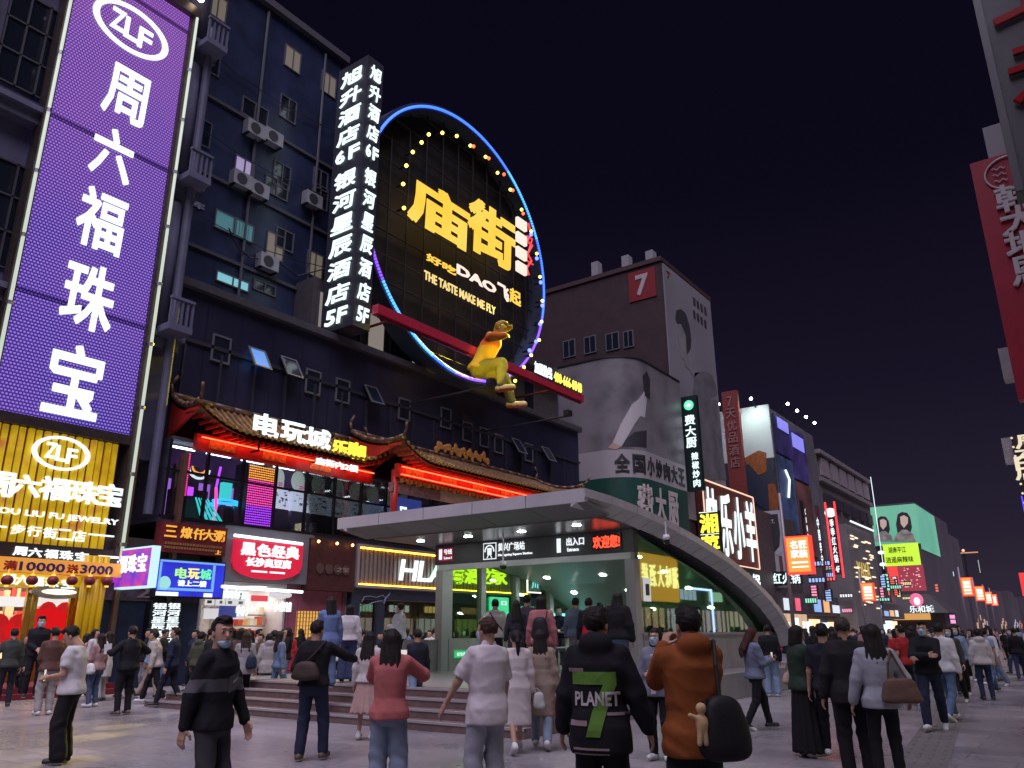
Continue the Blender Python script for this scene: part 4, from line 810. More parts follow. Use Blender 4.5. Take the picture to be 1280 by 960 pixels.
mb.build('floor_stripe', neon('teal', (.05, .8, .8), 1.1), nm); MB().box(-26.05, -25.95, u - .6, u - .1, AZ0 + 1.0, AZ0 + 1.3).build('side_light', neon('violet', (.45, .05, 1)), nm)
u, v = uv(268, 635, 'x', -25.9); ns = thing('neon_totem', 'curved rainbow neon totem inside the arcade', 'neon light', (-25.9, u, AZ0)); MB().path([Fn(u, AZ0, 0), Fn(u + .06, AZ0 + .7, 0), Fn(u - .02, AZ0 + 1.4, 0)], .06).build('lower_tube', neon('magenta', (1, .06, .45)), ns); MB().path([Fn(u - .02, AZ0 + 1.4, 0), Fn(u + .08, AZ0 + 2.2, 0)], .05).build('upper_tube', neon('violet', (.45, .05, 1)), ns)
u, v = uv(288, 628, 'x', -25.9); nr = thing('ring_machine', 'round blue neon ring game machine in the arcade', 'arcade machine', (-25.9, u, AZ0)); mb = MB(); n = 22
for k, r in ((.85, .62), (1.0, .5)): mb.path([Vector((-26.2 + r * .7 * math.cos(2 * math.pi * i / n), u + r * math.sin(2 * math.pi * i / n), AZ0 + k)) for i in range(n + 1)], .045)
mb.build('ring_light', neon('blue', (.03, .45, 1), 2), nr); MB().tube((-26.2, u, AZ0), (-26.2, u, AZ0 + .8), .4, .3, 14).build('pedestal', BLACK, nr); MB().box(-26.3, -26.1, u - .25, u + .15, AZ0 + 1.1, AZ0 + 1.7).build('display', neon('teal', (.05, .8, .8), 1.1), nr)
CWHITE = emi('claw_machine_glow', (.70, .74, 1), 1.1); CB = mat('claw_cabinet', (.5, .5, .62), .4); clg = None
CZ = AZ0 + .42
for i in range(8):
    y = 20.1 + i * 1.08; r = thing('claw_machine', 'white lit claw machine with round top in the arcade row', 'claw machine', (-26.3, y, AZ0), 'claw machines in the arcade row')
    MB().box(-26.7, -25.9, y - .46, y + .46, AZ0, CZ + .55).build('cabinet', mat('claw_violet', (.35, .25, .5), .5), r); mb = MB().box(-26.65, -25.95, y - .42, y + .42, CZ + .56, CZ + 1.35); mb.build('prize_window', CWHITE, r); mb = MB(); rnd = random.Random(i)
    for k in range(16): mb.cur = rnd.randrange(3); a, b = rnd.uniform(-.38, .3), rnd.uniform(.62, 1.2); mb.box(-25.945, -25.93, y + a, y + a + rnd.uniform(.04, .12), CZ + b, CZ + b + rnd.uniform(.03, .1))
    o = mb.build('prizes', [emi('prize_a', (.45, .5, .6), .7), mat('prize_b', (.16, .22, .35), .6), emi('prize_c', (.6, .35, .6), .6)], r); o['kind'] = 'stuff'  # some prizes glow by themselves in place of the cabinet's inner light
    MB().box(-25.925, -25.91, y - .22, y + .14, CZ + 1.36, CZ + 1.66).build('price_card', emi('pink_card', (.9, .55, .75), .8), r)
    mb = MB(); [mb.box(-25.908, -25.90, y - .14, y + .06, CZ + 1.4 + k * .08, CZ + 1.43 + k * .08) for k in range(3)]; mb.build('card_print', mat('navy_print', (.03, .03, .15), .6), r)
    MB().ball((-26.2, y, CZ + 1.85), .12, .36, .42, 14, 8).build('round_top', emi('soft_grey_glow', (.55, .64, .62), .85), r, True)

# Chinese tiled roofs
def tile_roof(name, label, y0, y1, xf, xb, ze, zr, seg):
    r = thing(name, label, 'roof', (xf, (y0 + y1) / 2, ze)); TIL = NT('glazed_tile_' + name); n_ = TIL.noise(3, 4); TIL.l(TIL.ramp(n_, [(.3, (.10, .055, .035)), (.7, (.30, .17, .07))]), TIL.b.inputs['Base Color']); TIL.b.inputs['Roughness'].default_value = .42
    def prof(t, y):                               # concave slope, eave corners curving up
        e = min(y - y0, y1 - y); lift = .75 * max(0, 1 - e / 2.2) ** 2 * (1 - t) ** 1.5; return Vector((xf + (xb - xf) * t, y, ze + (zr - ze) * (t ** 1.45) + lift))
    n, k = int((y1 - y0) / .14), 8; ys_ = [y0 + (y1 - y0) * i / n for i in range(n + 1)]; mb = MB(); v = []; f = []
    for y in ys_: v += [prof(j / k, y) for j in range(k + 1)]
    for i in range(n): f += [(i * (k + 1) + j, (i + 1) * (k + 1) + j, (i + 1) * (k + 1) + j + 1, i * (k + 1) + j + 1) for j in range(k)]
    mb.add(v, f); mb.add([p - Vector((0, 0, .12)) for p in v], [q[::-1] for q in f]); mb.build('tile_field', TIL.m, r); mb = MB()
    for i in range(0, n, 2): mb.path([prof(j / 4, ys_[i]) + Vector((0, 0, .03)) for j in range(5)], .055, 6)
    mb.build('tile_row', TIL.m, r); mb = MB()
    for i in range(0, n + 1, 2): p = prof(0, ys_[i]); mb.tube(p + Vector((.0, 0, .03)), p + Vector((.05, 0, .03)), .085, n=8)
    mb.build('eave_tile', mat('gilt_tile_end', (.75, .42, .10), .3, .7), r); mb = MB()
    p = [prof(1, y) + Vector((0, 0, .1)) for y in ys_[::6] + [y1]]; mb.path(p, .13, 8)
    for yy, s_ in ((y0, 1), (y1, -1)): mb.path([prof(j / 6, yy) + Vector((0, 0, .1)) for j in range(7)], .10, 8); q = prof(0, yy); mb.path([q + Vector((0, 0, .1)), q + Vector((.25, -s_ * .12, .3)), q + Vector((.35, -s_ * .2, .6))], .06); q = prof(1, yy); mb.path([q + Vector((0, 0, .1)), q + Vector((0, -s_ * .1, .5)), q + Vector((0, s_ * .12, .85))], .07)
    mb.build('ridge', mat('ridge_tile', (.12, .06, .04), .45), r, True); mb = MB()
    for i in range(n + 1):
        if i % 2: continue
        q = prof(.02, ys_[i]); mb.box(q.x - .75, q.x - .02, q.y - .035, q.y + .035, q.z - .26, q.z - .14)
    mb.build('rafter', mat('red_lacquer', (.42, .025, .02), .4), r)
    MB().box(xf - .95, xf - .75, y0 + .5, y1 - .5, ze - .75, ze - .16).build('frieze', mat('red_frieze', (.50, .03, .02), .4, var=.2, vscale=3), r)
    mb = MB(); i = 0; y = y0 + 1.0
    while y < y1 - 2.2: mb.box(xf - .748, xf - .72, y, y + 1.1, ze - .62, ze - .30); y += 2.3
    mb.build('painted_panel', mat('painted_gold', (.62, .25, .04), .45, var=.5, vscale=9), r)
    MB().box(xf - .62, xf - .55, y0 + .6, y1 - .6, ze - .325, ze - .30).build('eave_light', emi('red_eave_strip', (1, .06, .02), 9), r)
    for s_, yy in ((1, y0), (-1, y1)):              # red gable end boards
        g_ = [prof(j / 6, yy) for j in range(7)]; MB().hexa([p - Vector((0, 0, .13)) for p in g_] + [Vector((xb, yy, ze - .3))], [p + Vector((0, s_ * .1, -.13)) for p in g_] + [Vector((xb, yy + s_ * .1, ze - .3))]).build('gable', mat('red_lacquer', (.42, .025, .02), .4), r)
    return r
tile_roof('tiled_eave', 'long Chinese tiled eave lit red from below above the arcade windows', 15.0, 24.6, -24.1, -25.9, 8.55, 9.75, 0)
tile_roof('tiled_pavilion_roof', 'projecting Chinese tiled roof with gold ridge ornament behind the station canopy', 23.6, 38.3, -22.6, -25.8, 8.7, 10.1, 0)
pv = thing('pavilion_front', 'painted red gallery with gilt brackets under the projecting tiled roof', 'gallery', (-23.4, 31, 5.4)); mb = MB()
for y in (24.2, 28.6, 33.2, 37.6): mb.tube((-23.6, y, 5.4), (-23.6, y, 8.3), .16, n=12)
mb.build('post', mat('red_lacquer', (.42, .025, .02), .4), pv, True); mb = MB(); rnd = random.Random(3)
for i in range(46): y = 24.3 + i * .29; mb.box(-23.55, -23.35, y, y + .2, 7.75 + .06 * (i % 2), 8.02)
mb.build('bracket', mat('gilt_bracket', (.55, .30, .06), .4, .5), pv); MB().box(-23.75, -23.5, 24.0, 37.8, 7.35, 7.74).build('lintel', mat('painted_lintel', (.28, .14, .12), .5, var=.5, vscale=6), pv)
MB().box(-23.49, -23.42, 27.0, 31.5, 7.3, 7.78).build('name_board', mat('grey_gilt_board', (.36, .28, .18), .5, var=.2), pv)
mb = MB(); rnd = random.Random(9)
for i in range(26): y = 29.2 + i * .17; mb.ball((-25.7, y, 10.3 + .35 * abs(math.sin(i * .9)) + rnd.uniform(0, .15)), .09, .14, rnd.uniform(.12, .3), 7, 5)
tag(mb.build('ridge_ornament', mat('gilt_carving', (.85, .42, .12), .35, .6), None), 'gilt carved dragon ornament along the projecting roof ridge', 'ornament')
MB().box(-23.36, -23.28, 24.3, 37.5, 8.08, 8.10).build('light_strip', emi('red_eave_strip', (1, .06, .02), 9), pv)
bs = thing('blue_hanging_sign', 'dark blue hanging banner with white symbols beside the gallery', 'sign', (-24.2, 25.5, 5.6)); u0, v0 = uv(489, 640, 'x', -24.2); Fb = fr('x', -24.2); mb = MB(); fbox(mb, Fb, 24.9, 26.6, 5.7, 7.3, -.1, 0); mb.build('cloth', emi('navy_glow', (.01, .03, .22), .8), bs); mb = MB()
for i in range(3): fbox(mb, Fb, 25.2, 25.6, 5.9 + i * .45, 6.0 + i * .45, .01, .04)
fbox(mb, Fb, 25.2, 25.28, 5.9, 6.9, .041, .05); mb.build('symbol', COOL, bs)

# roof letters of the arcade
Fa = fr('x', -24.3); rs = thing('arcade_roof_sign', 'glowing white and yellow arcade characters standing on the tiled eave', 'sign', (-24.3, 20, 8.2))
AWH = emi('letter_white', (.84, 1, 1), 1.4)
for ch, x0, x1, y0, y1 in (('电', 318, 347, 514, 551), ('玩', 352, 381, 524, 558), ('城', 383, 412, 532, 566)): text(ch, Fa, *rect((x0, y0), (x1, y1 - 1), 'x', -24.3), AWH, rs, 'character', 0, .12, .04)
for ch, x0, x1, y0, y1 in (('乐', 415, 435, 548, 571), ('咖', 436, 456, 551, 577)): text(ch, Fa, *rect((x0, y0), (x1, y1), 'x', -24.3), YEL, rs, 'character', 0, .12, .05)
text('庙街内2楼', Fa, *rect((394, 571), (447, 591), 'x', -24.3), AWH, rs, 'lettering', 0, .08, .03)
mb = MB()
for px, py in ((325, 548), (400, 562), (440, 572)): p = at(px, py, 'x', -24.4); mb.box(p.x - .6, p.x - .02, p.y - .03, p.y + .03, p.z - .5, p.z - .42).box(p.x - .06, p.x, p.y - .03, p.y + .03, p.z - .5, p.z + .8)
mb.build('bracket', DARK, rs)

# ------------------------------------------------------------------ apartment blocks above the mall
apt = thing('apartment_block', 'old blue tiled apartment block with air conditioners behind the mall parapet', 'building', (-29, 19, 14)); AT = tiles('blue_wall_tile', (.022, .030, .074), .34, .17, .35, 'y', .35, .18); AX = -28.5  # blue tile, its colour made bluer to carry the screen's light
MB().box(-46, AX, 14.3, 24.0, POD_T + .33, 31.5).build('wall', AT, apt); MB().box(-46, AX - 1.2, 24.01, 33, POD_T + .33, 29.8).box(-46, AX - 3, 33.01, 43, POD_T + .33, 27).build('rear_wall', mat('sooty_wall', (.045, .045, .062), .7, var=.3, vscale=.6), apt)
MB().box(-46, AX + .3, 14.2, 24.1, 31.5, 31.9).build('roof_edge', mat('sooty_concrete', (.06, .06, .075), .8), apt)
WC = [(318, 140, 30, 34, 0), (305, 208, 22, 26, 1), (292, 283, 46, 34, 2), (290, 352, 40, 20, 3), (355, 300, 20, 30, 0), (345, 235, 26, 30, 0), (400, 225, 16, 30, 0), (330, 360, 26, 18, 0)]
litm = [DGLASS, emi('lilac_room', (.42, .33, .62), .75), emi('teal_room', (.05, .22, .26), .6), emi('cyan_room', (.22, .62, .72), .8)]
for px, py, w_, h_, k in WC:
    R = rect((px - w_ / 2, py - h_ / 2 - w_ * .12), (px + w_ / 2, py + h_ / 2 + w_ * .12), 'x', AX); Fw = fr('x', AX if R[0] < 23.6 else AX - 1.2); w = MB()
    for a in (R[0], (R[0] + R[1]) / 2 - .03, R[1] - .06): fbox(w, Fw, a, a + .06, R[2], R[3], 0, .08)
    for b in (R[2], R[3] - .06): fbox(w, Fw, R[0] + .061, R[1] - .061, b, b + .06, .001, .07)
    wo = w.build('window', WFR, apt); w = MB(); fbox(w, Fw, R[0] + .06, R[1] - .06, R[2] + .06, R[3] - .06, -.05, .03); w.build('pane', litm[k], wo)
    if k == 2:
        w = MB(); [fbox(w, Fw, R[0] + .9 + i * .16, R[0] + .93 + i * .16, R[2] + .1, R[3] - .1, .081, .1) for i in range(6)]; w.build('security_bar', STEEL, wo); text('辉', Fw, R[0] - 1.5, R[0] - .5, R[2] + .5, R[3] - .1, mat('faded_print', (.3, .3, .4), .7), apt, n0=.02, n1=.04)
ACM = mat('ac_casing', (.30, .30, .33), .5, var=.1)
for px, py in ((320, 162), (303, 225), (324, 237), (342, 172), (336, 328), (392, 250)):
    p = at(px, py, 'x', AX + .35); r = thing('air_conditioner', 'grimy white air conditioner unit on the blue tiled wall', 'air conditioner', (p.x, p.y, p.z - .35), 'air conditioners on the apartment wall'); MB().box(AX + .04 if p.y < 23.6 else AX - 1.15, p.x + .1, p.y - .5, p.y + .5, p.z - .35, p.z + .35).build('casing', ACM, r); n = 16
    MB().prism([(p.y - .08 + .27 * math.cos(2 * math.pi * i / n), p.z + .27 * math.sin(2 * math.pi * i / n)) for i in range(n)], fr('x', p.x + .1), .001, .02).build('fan_grille', mat('grille_black', (.03, .03, .035), .6), r); MB().box(AX + .02 if p.y < 23.6 else AX - 1.19, p.x + .12, p.y - .45, p.y - .38, p.z - .43, p.z - .355).box(AX + .02 if p.y < 23.6 else AX - 1.19, p.x + .12, p.y + .38, p.y + .45, p.z - .43, p.z - .355).build('bracket', DARK, r)
p = [at(x, y, 'x', AX + .2) for x, y in ((286, 285), (296, 308), (312, 322), (345, 326), (372, 345), (410, 335))]; tag(MB().path(p, .035, 5).build('cable', mat('cable_black', (.012, .012, .015), .6)), 'black cable sagging across the blue tiled apartment wall', 'cable')
MB().box(AX + .01, AX + .12, 14.6, 24, 24.6, 24.75).box(AX + .01, AX + .12, 14.6, 24, 20.8, 20.95).box(AX + .01, AX + .12, 14.6, 24, 17.2, 17.35).build('string_course', mat('sooty_concrete', (.06, .06, .075), .8), apt)
hl_ = thing('rooftop_pavilion', 'low rooftop storey with lit windows behind the round sign', 'building', (-27.5, 32, POD_T + .33)); MB().box(-30, -27.2, 22.0, 43, POD_T + .34, 17.6).build('wall', mat('taupe_wall', (.07, .06, .065), .7, var=.2), hl_)
for i, (y, k) in enumerate(((22.3, 1), (23.9, 0), (25.5, 1), (27.1, 0), (28.7, 1), (30.3, 0), (33, 0), (36, 0), (39, 0))):
    w = MB(); Fw = fr('x', -27.2); fbox(w, Fw, y, y + 1.2, 14.7, 17.0, 0, .06); wo = w.build('window', WFR, hl_); w = MB(); fbox(w, Fw, y + .08, y + 1.12, 14.78, 16.92, .061, .07); w.build('pane', (emi('dim_warm_room', (.50, .42, .38), .45) if k else DGLASS), wo)
MB().box(-30.2, -26.3, 32.5, 43.6, 17.62, 17.9).build('roof', mat('sooty_concrete', (.06, .06, .075), .8), hl_)

# hotel sign: square column with two lettered faces
HX = -24.6; p0 = uv(441, 82, 'x', HX); F1 = fr('y', 20.35); ht = thing('hotel_tower_sign', 'tall two-sided hotel sign of glowing white characters above the mall roof', 'sign', (-25.6, 21.5, 15.3))
zT, zB = at(470, 82, 'x', HX).z, at(440, 400, 'x', HX).z
yA, yB = uv(459, 95, 'x', HX)[0], uv(479, 95, 'x', HX)[0]
FA = fr('y', yA); xL = at(425, 100, 'y', yA).x
MB().box(xL - .1, HX, yA, yB, zB - .2, zT + .3).build('core', mat('sign_core', (.03, .03, .045), .5), ht)
HW = emi('hotel_white', (.78, .97, 1.0), 1.3)
def hcol(s, F, u0, u1, z1, z0, parent, sh=.0):
    n = sum(1 if ord(c) > 255 else .62 for c in s); h_ = (z1 - z0) / n; z = z1; i = 0; du = (u1 - u0) * .07; u0 += du; u1 -= du
    while i < len(s):
        k = 1 if ord(s[i]) > 255 else .62
        text(s[i], F, u0, u1, z - h_ * k * .87, z - h_ * k * .11, HW, parent, 'character', .03, .10, .024, sh); z -= h_ * k; i += 1
zm = zT - (zT - zB) * .395
def hface(F, u0, u1):
    w_ = u1 - u0
    hcol('旭升酒店', F, u0, u1, zT, zm + .95, ht, .10); text('6', F, u0 + w_ * .05, u0 + w_ * .42, zm + .1, zm + .8, HW, ht, 'character', .03, .12, .04); text('F', F, u0 + w_ * .58, u1, zm + .1, zm + .8, HW, ht, 'character', .03, .12, .04)
    hcol('银河星辰酒店', F, u0, u1, zm - .35, zB + .95, ht, .10); text('5F', F, u0 + w_ * .1, u1 - w_ * .1, zB + .05, zB + .8, HW, ht, 'character', .03, .12, .04, .1)
hface(FA, xL + .08, HX - .18); hface(fr('x', HX), yA + .12, yB - .1)
mb = MB()
for x in (xL + .2, HX - .3): mb.tube((x, yA + .3, POD_T + .3), (x, yA + .3, zB), .09)
mb.tube((xL - .1, yB, POD_T + .4), (HX, yA + .2, zB), .05).build('stand', mat('rust_red_steel', (.16, .03, .025), .6), ht)

# ------------------------------------------------------------------ round sign on the mall roof
RX = -25.0; rc = (at(583, 305, 'x', RX).y, 22.15); RR = 7.62; Fr_ = fr('x', RX)
rg = thing('round_sign', 'giant round roof sign ringed with blue lights around golden characters', 'sign', (RX, rc[0], POD_T + .3))
def annulus(R0, R1, d0, d1, n=96):
    v = []; f = []
    for R_, d in ((R1, d0), (R1, d1), (R0, d1), (R0, d0)): v += [Fr_(rc[0] + R_ * math.cos(2 * math.pi * i / n), rc[1] + R_ * math.sin(2 * math.pi * i / n), d) for i in range(n)]
    for k in range(4): f += [(k * n + i, k * n + (i + 1) % n, ((k + 1) % 4) * n + (i + 1) % n, ((k + 1) % 4) * n + i) for i in range(n)]
    return MB().add(v, f)
annulus(RR - .06, RR + .32, -1.1, 0).build('rim', mat('rim_blue_steel', (.05, .07, .12), .4, .3, var=.1), rg, False)
g = NT('blue_led_rim'); o = g.xyz('Object'); an = g.n('Math', operation='ARCTAN2'); g.l(o[2], an.inputs[0]); g.l(o[1], an.inputs[1])
BL = emi('rim_blue', (.03, .13, 1.0), 2.6); VI = emi('rim_violet', (.20, .06, 1.0), 2.2); SK = emi('rim_sky', (.06, .35, 1.0), 2.4); mb = MB(); n = 300
for i in range(n):
    t = 2 * math.pi * i / n; c = rc[0] + (RR + .1) * math.cos(t), rc[1] + (RR + .1) * math.sin(t); mb.cur = 0
    dg = math.degrees(t) % 360
    mb.cur = 1 if 180 < dg < 215 or 265 < dg < 345 else 2 if 215 <= dg <= 250 or 25 < dg < 60 else 0
    p = Fr_(c[0], c[1], .03); q = Fr_(c[0] - .12 * math.sin(t), c[1] + .12 * math.cos(t), .03); mb.tube(p, q, .075, n=6)
mb.build('led_bulb', [BL, VI, SK], rg)
mb = MB()
for a in range(-5, 6): 
    u = a * 1.35; h_ = math.sqrt(max(RR * RR - u * u, 0)) - .1; mb.tube(Fr_(rc[0] + u, rc[1] - h_, -.7), Fr_(rc[0] + u, rc[1] + h_, -.7), .05, n=5); mb.tube(Fr_(rc[0] - h_, rc[1] + u, -.72), Fr_(rc[0] + h_, rc[1] + u, -.72), .05, n=5)
mb.build('lattice', mat('black_steel', (.006, .006, .007), .6), rg)
mb = MB(); n = 72; mb.add([Fr_(rc[0] + (RR - .07) * math.cos(2 * math.pi * i / n), rc[1] + (RR - .07) * math.sin(2 * math.pi * i / n), -1.0) for i in range(n)], [tuple(range(n))]); mb.build('back_mesh', mat('black_mesh', (.005, .0045, .006), .7, var=.3), rg)
rnd = random.Random(31)                         # small spot lamps round the inside of the rim
LG = [emi('bulb_yellow', (1, .8, .12), 4), emi('bulb_red', (1, .08, .03), 4), emi('bulb_blue', (.08, .12, 1), 5)]
spots = [(508, 207, 0), (504, 230, 0), (505, 260, 0), (516, 190, 0), (527, 178, 0), (536, 168, 0), (553, 166, 0), (571, 170, 0), (588, 182, 0), (592, 183, 1), (607, 196, 0), (611, 198, 1), (622, 216, 0), (630, 218, 1), (638, 237, 0), (641, 238, 1), (652, 262, 0), (654, 267, 1), (664, 289, 0), (664, 293, 2), (671, 317, 0), (671, 323, 2), (675, 346, 0), (676, 353, 2), (678, 376, 0), (678, 382, 2), (677, 402, 0), (675, 405, 2), (674, 425, 0), (670, 427, 2), (662, 438, 2), (664, 444, 0), (655, 459, 0), (644, 476, 0)]
mb = MB(); arms_ = MB()
for px, py, k in spots: p = at(px, py, 'x', RX + .35); mb.cur = k; mb.ball(p, .10 if k < 2 else .12, nu=8, nv=5); arms_.tube(p + Vector((-.5, 0, 0)), p + Vector((-.08, 0, 0)), .05, .09, 6)
mb.build('lamp_bulb', LG, rg); arms_.build('lamp_arm', DARK, rg)
for px, py, s_ in ((684, 300, 1.0),): pass
GS = NT('gold_led_face'); o = GS.xyz('Object'); st_ = GS.math('LESS_THAN', GS.math('FRACT', GS.math('DIVIDE', o[2], .14)), .35); GS.l(GS.mixc(GS.math('MULTIPLY', st_, .55), GS.ramp(GS.noise(.3, 2), [(.3, (1, .58, .03)), (.7, (1, .70, .13))]), (.95, .42, .012)), GS.b.inputs['Emission Color']); GS.b.inputs['Emission Strength'].default_value = 1.15; GS = GS.m
LW = emi('led_cream', (1, .82, .70), 1.05)
for ch, TL, BR in (('庙', (510, 212), (584, 318)), ('街', (583, 240), (642, 345))): text(ch, Fr_, *rect(TL, BR, 'x', RX), GS, rg, 'character', .1, .35, .05, .04)
mb = MB(); 
for i in range(4): q = rect((642.5, 272 + i * 18.3), (654, 291 + i * 18.3), 'x', RX); fbox(mb, Fr_, q[0], q[1], q[2], q[3], .1, .3)
mb.build('exclamation_bar', LW, rg); p = [(657, 280), (660, 292), (656, 303), (662, 308), (656, 318), (661, 327), (655, 336), (658, 345)]
MB().path([Fr_(*uv(a, b, 'x', RX), .2) for a, b in p], .07).path([Fr_(*uv(a, b, 'x', RX), .2) for a, b in ((655, 296), (662, 300), (654, 326), (663, 332))], .05).build('red_script', emi('red_script_led', (1, .04, .04), 1.2), rg)
text('好吃', Fr_, *rect((531, 316), (568, 346), 'x', RX), GS, rg, 'lettering', .1, .3, .022); text('DAO', Fr_, *rect((569, 330), (618, 369), 'x', RX), LW, rg, 'lettering', .1, .3, .05); text('飞', Fr_, *rect((620, 353), (634, 379), 'x', RX), LW, rg, 'lettering', .1, .3, .05); text('起', Fr_, *rect((635, 359), (649, 385), 'x', RX), GS, rg, 'lettering', .1, .3, .02)
text('THE TASTE MAKE ME FLY', Fr_, *rect((528, 345), (617, 385), 'x', RX)[:2], at(570, 366, 'x', RX).z - .22, at(570, 366, 'x', RX).z + .28, emi('led_lemon', (1, .75, .25), .95), rg, 'lettering', .1, .2, .016)
# red beam with the phone line
bz = at(470, 381, 'x', -24.0).z; by0, by1 = at(470, 381, 'x', -24.0).y, at(727, 497, 'x', -24.0).y
bm_ = thing('red_beam', 'long red steel beam crossing in front of the round sign', 'beam', (-24, (by0 + by1) / 2, bz - .5)); MB().box(-24.25, -23.85, by0, by1, bz - .42, bz + .02).build('girder', mat('beam_red', (.42, .02, .05), .4, var=.1), bm_); MB().box(-24.12, -23.98, by0 + .2, by1 - .1, bz - .52, bz - .425).build('lower_flange', mat('beam_dark_red', (.18, .015, .03), .45), bm_)
mb = MB()
for y in (by0 + 1.2, (by0 + by1) / 2, by1 - 3): mb.tube((-24.2, y, bz - .3), (-27.3, y, bz - .3), .07)
mb.build('tie_rod', mat('rust_red_steel', (.16, .03, .025), .6), bm_)
Fp = fr('x', -23.8); ps = thing('phone_sign', 'lit hotline letters and yellow phone number standing on the red beam', 'sign', (-23.8, by1 - 4, bz)); y0 = at(668, 468, 'x', -23.8).y; y1 = at(691, 478, 'x', -23.8).y; y2 = at(727, 494, 'x', -23.8).y
text('加盟热线', Fp, y0, y1 - .1, bz + .05, bz + .75, COOL, ps, n0=0, n1=.06); text('400-666-0848', Fp, y1 + .1, y2, bz + .05, bz + .68, emi('lemon_neon', (1, .85, .1), 1.3), ps, n0=0, n1=.06, bold=.03); MB().box(-23.84, -23.81, y0, y2, bz + .03, bz + .1).build('rail', DARK, ps)
# seated statue on the beam
k_ = 3.15
SP = dict(hair='short', hcol=(.30, .20, .03), top='hoodie', tcol=(.40, .26, .03), fit=.04, sit=.0, lean=.55, hpitch=.25, bottom='trousers', bcol=(.17, .16, .03), bfit=.03, scol=(.62, .50, .16), sole=(.5, .08, .02), shoe_s=1.35, hem=.9,
          lfoot=(-.20, .50, .0), rfoot=(.17, .44, .17), lhand=(-.1, .47, 1.26), rhand=(.18, .50, 1.02), kpole=(0, 1, .4), band=(.9, 1.12, (.45, .10, .02)), seed=5)
SP['sit'] = .36
sp = at(603, 460, 'x', -23.75); E_ = make_person(SP, .02)[0]
st = thing('seated_statue', 'giant gilded statue of a seated youth in high-top shoes on the red beam', 'statue', (-23.75, sp.y - .3, at(608, 472, 'x', -23.75).z - .47 * k_)); st.scale = (k_,) * 3; st.rotation_euler = (0, 0, rad(-72))
SK_ = mat('statue_gilt', (.60, .44, .06), .35, .4)
for nme, v, q, ms, mi in E_:
    if nme == 'body': ms = [SK_, SK_, SK_]
    link(nme, mesh_np(nme, v, q, mi), ms, st)
mb = MB()
def spot(name, p, tgt, col, w, ang, blend=.3):
    l = bpy.data.lights.new(name, 'SPOT'); l.energy = w; l.color = col; l.spot_size = rad(ang); l.spot_blend = blend; l.shadow_soft_size = .05; o = bpy.data.objects.new(name, l); COL.objects.link(o); o.location = p; o.rotation_euler = (Vector(tgt) - Vector(p)).to_track_quat('-Z', 'Y').to_euler()
for px, py, w in ((677, 402, 16000), (664, 444, 9000), (644, 476, 3500), (675, 346, 14000)):
    p = at(px, py, 'x', RX + .35); spot('statue_spot', p + Vector((.5, -.12, 0)), (-23.2, sp.y + .1, bz + .2), (1, .78, .08), w, 32)

for dy in (-3.5, 3.0): up = Vector((-20.5, sp.y + dy, 12.5)); p_ = thing('added_statue_flood', 'added small floodlight on a bracket aimed up at the seated statue', 'floodlight', up, 'added floodlights below the statue'); MB().box(up.x - .15, up.x + .15, up.y - .2, up.y + .2, up.z - .3, up.z - .02).build('housing', DARK, p_); MB().tube((up.x, up.y, up.z - .3), (-26, up.y, up.z - .3), .05).build('bracket', DARK, p_); spot('added_statue_uplight', up, (-23.4, sp.y, bz - .9), (1, .74, .08), 1700, 30)  # both floodlights are added to brighten the statue from below
rnd = random.Random(51)                         # clutter on the apartment wall: pipes, cables, more windows
mb = MB()
for y in (15.0, 18.9, 22.6): mb.tube((AX + .1, y, POD_T + .4), (AX + .1, y, 31.2), .07, n=6)
mb.build('drainpipe', mat('pipe_grey', (.09, .09, .11), .6), apt)
for y in (16.2, 20.6, 23.0):
    for z in (18.3, 22.1, 25.9, 28.9):
        if rnd.random() < .35: continue
        Fw = fr('x', AX); w = MB(); [fbox(w, Fw, a, a + .05, z, z + 1.3, .0, .07) for a in (y - .5, y, y + .45)]; [fbox(w, Fw, y - .45, y + .45, b, b + .05, .001, .06) for b in (z, z + 1.25)]; wo = w.build('window', WFR, apt); w = MB(); fbox(w, Fw, y - .45, y + .45, z + .05, z + 1.25, -.05, .02); w.build('pane', litm[0] if rnd.random() < .8 else emi('dim_lamp_room', (.35, .28, .2), .35), wo)
for k in range(3):
    z0 = 19 + k * 4; q = [Vector((AX + .16, 14.8 + i * .9, z0 - .5 * math.sin(math.pi * i / 10) + rnd.uniform(-.05, .05))) for i in range(11)]; MB().path(q, .022, 4).build('wall_cable', mat('cable_black', (.012, .012, .015), .6), apt)
# ------------------------------------------------------------------ corner restaurant, hotel with the 7, and the street beyond
FE = -24.5
fb = thing('corner_restaurant', 'curved corner restaurant building wrapped in a photo billboard over green band', 'building', (-27, 48, 0))
yE = at(849, 478, 'x', FE).y; zTop = at(849, 478, 'x', FE).z; zB1 = at(866, 640, 'x', FE).z; yS = at(806, 470, 'x', FE).y; CR = 2.6; xW = at(708, 560, 'y', yS - CR).x - .6
def wrap(s): 
    L1 = (FE - CR) - xW; A = CR * math.pi / 2
    if s < L1: return Vector((xW + s, yS - CR, 0)), Vector((0, -1, 0))
    if s < L1 + A: t = (s - L1) / CR; return Vector((FE - CR + CR * math.sin(t), yS - CR * math.cos(t), 0)), Vector((math.sin(t), -math.cos(t), 0))
    return Vector((FE, yS + s - L1 - A, 0)), Vector((1, 0, 0))
SL = (FE - CR) - xW + CR * math.pi / 2 + (yE - yS)
def Fwrap(u, v, n=0): p, q = wrap(u); return p + q * n + Vector((0, 0, v))
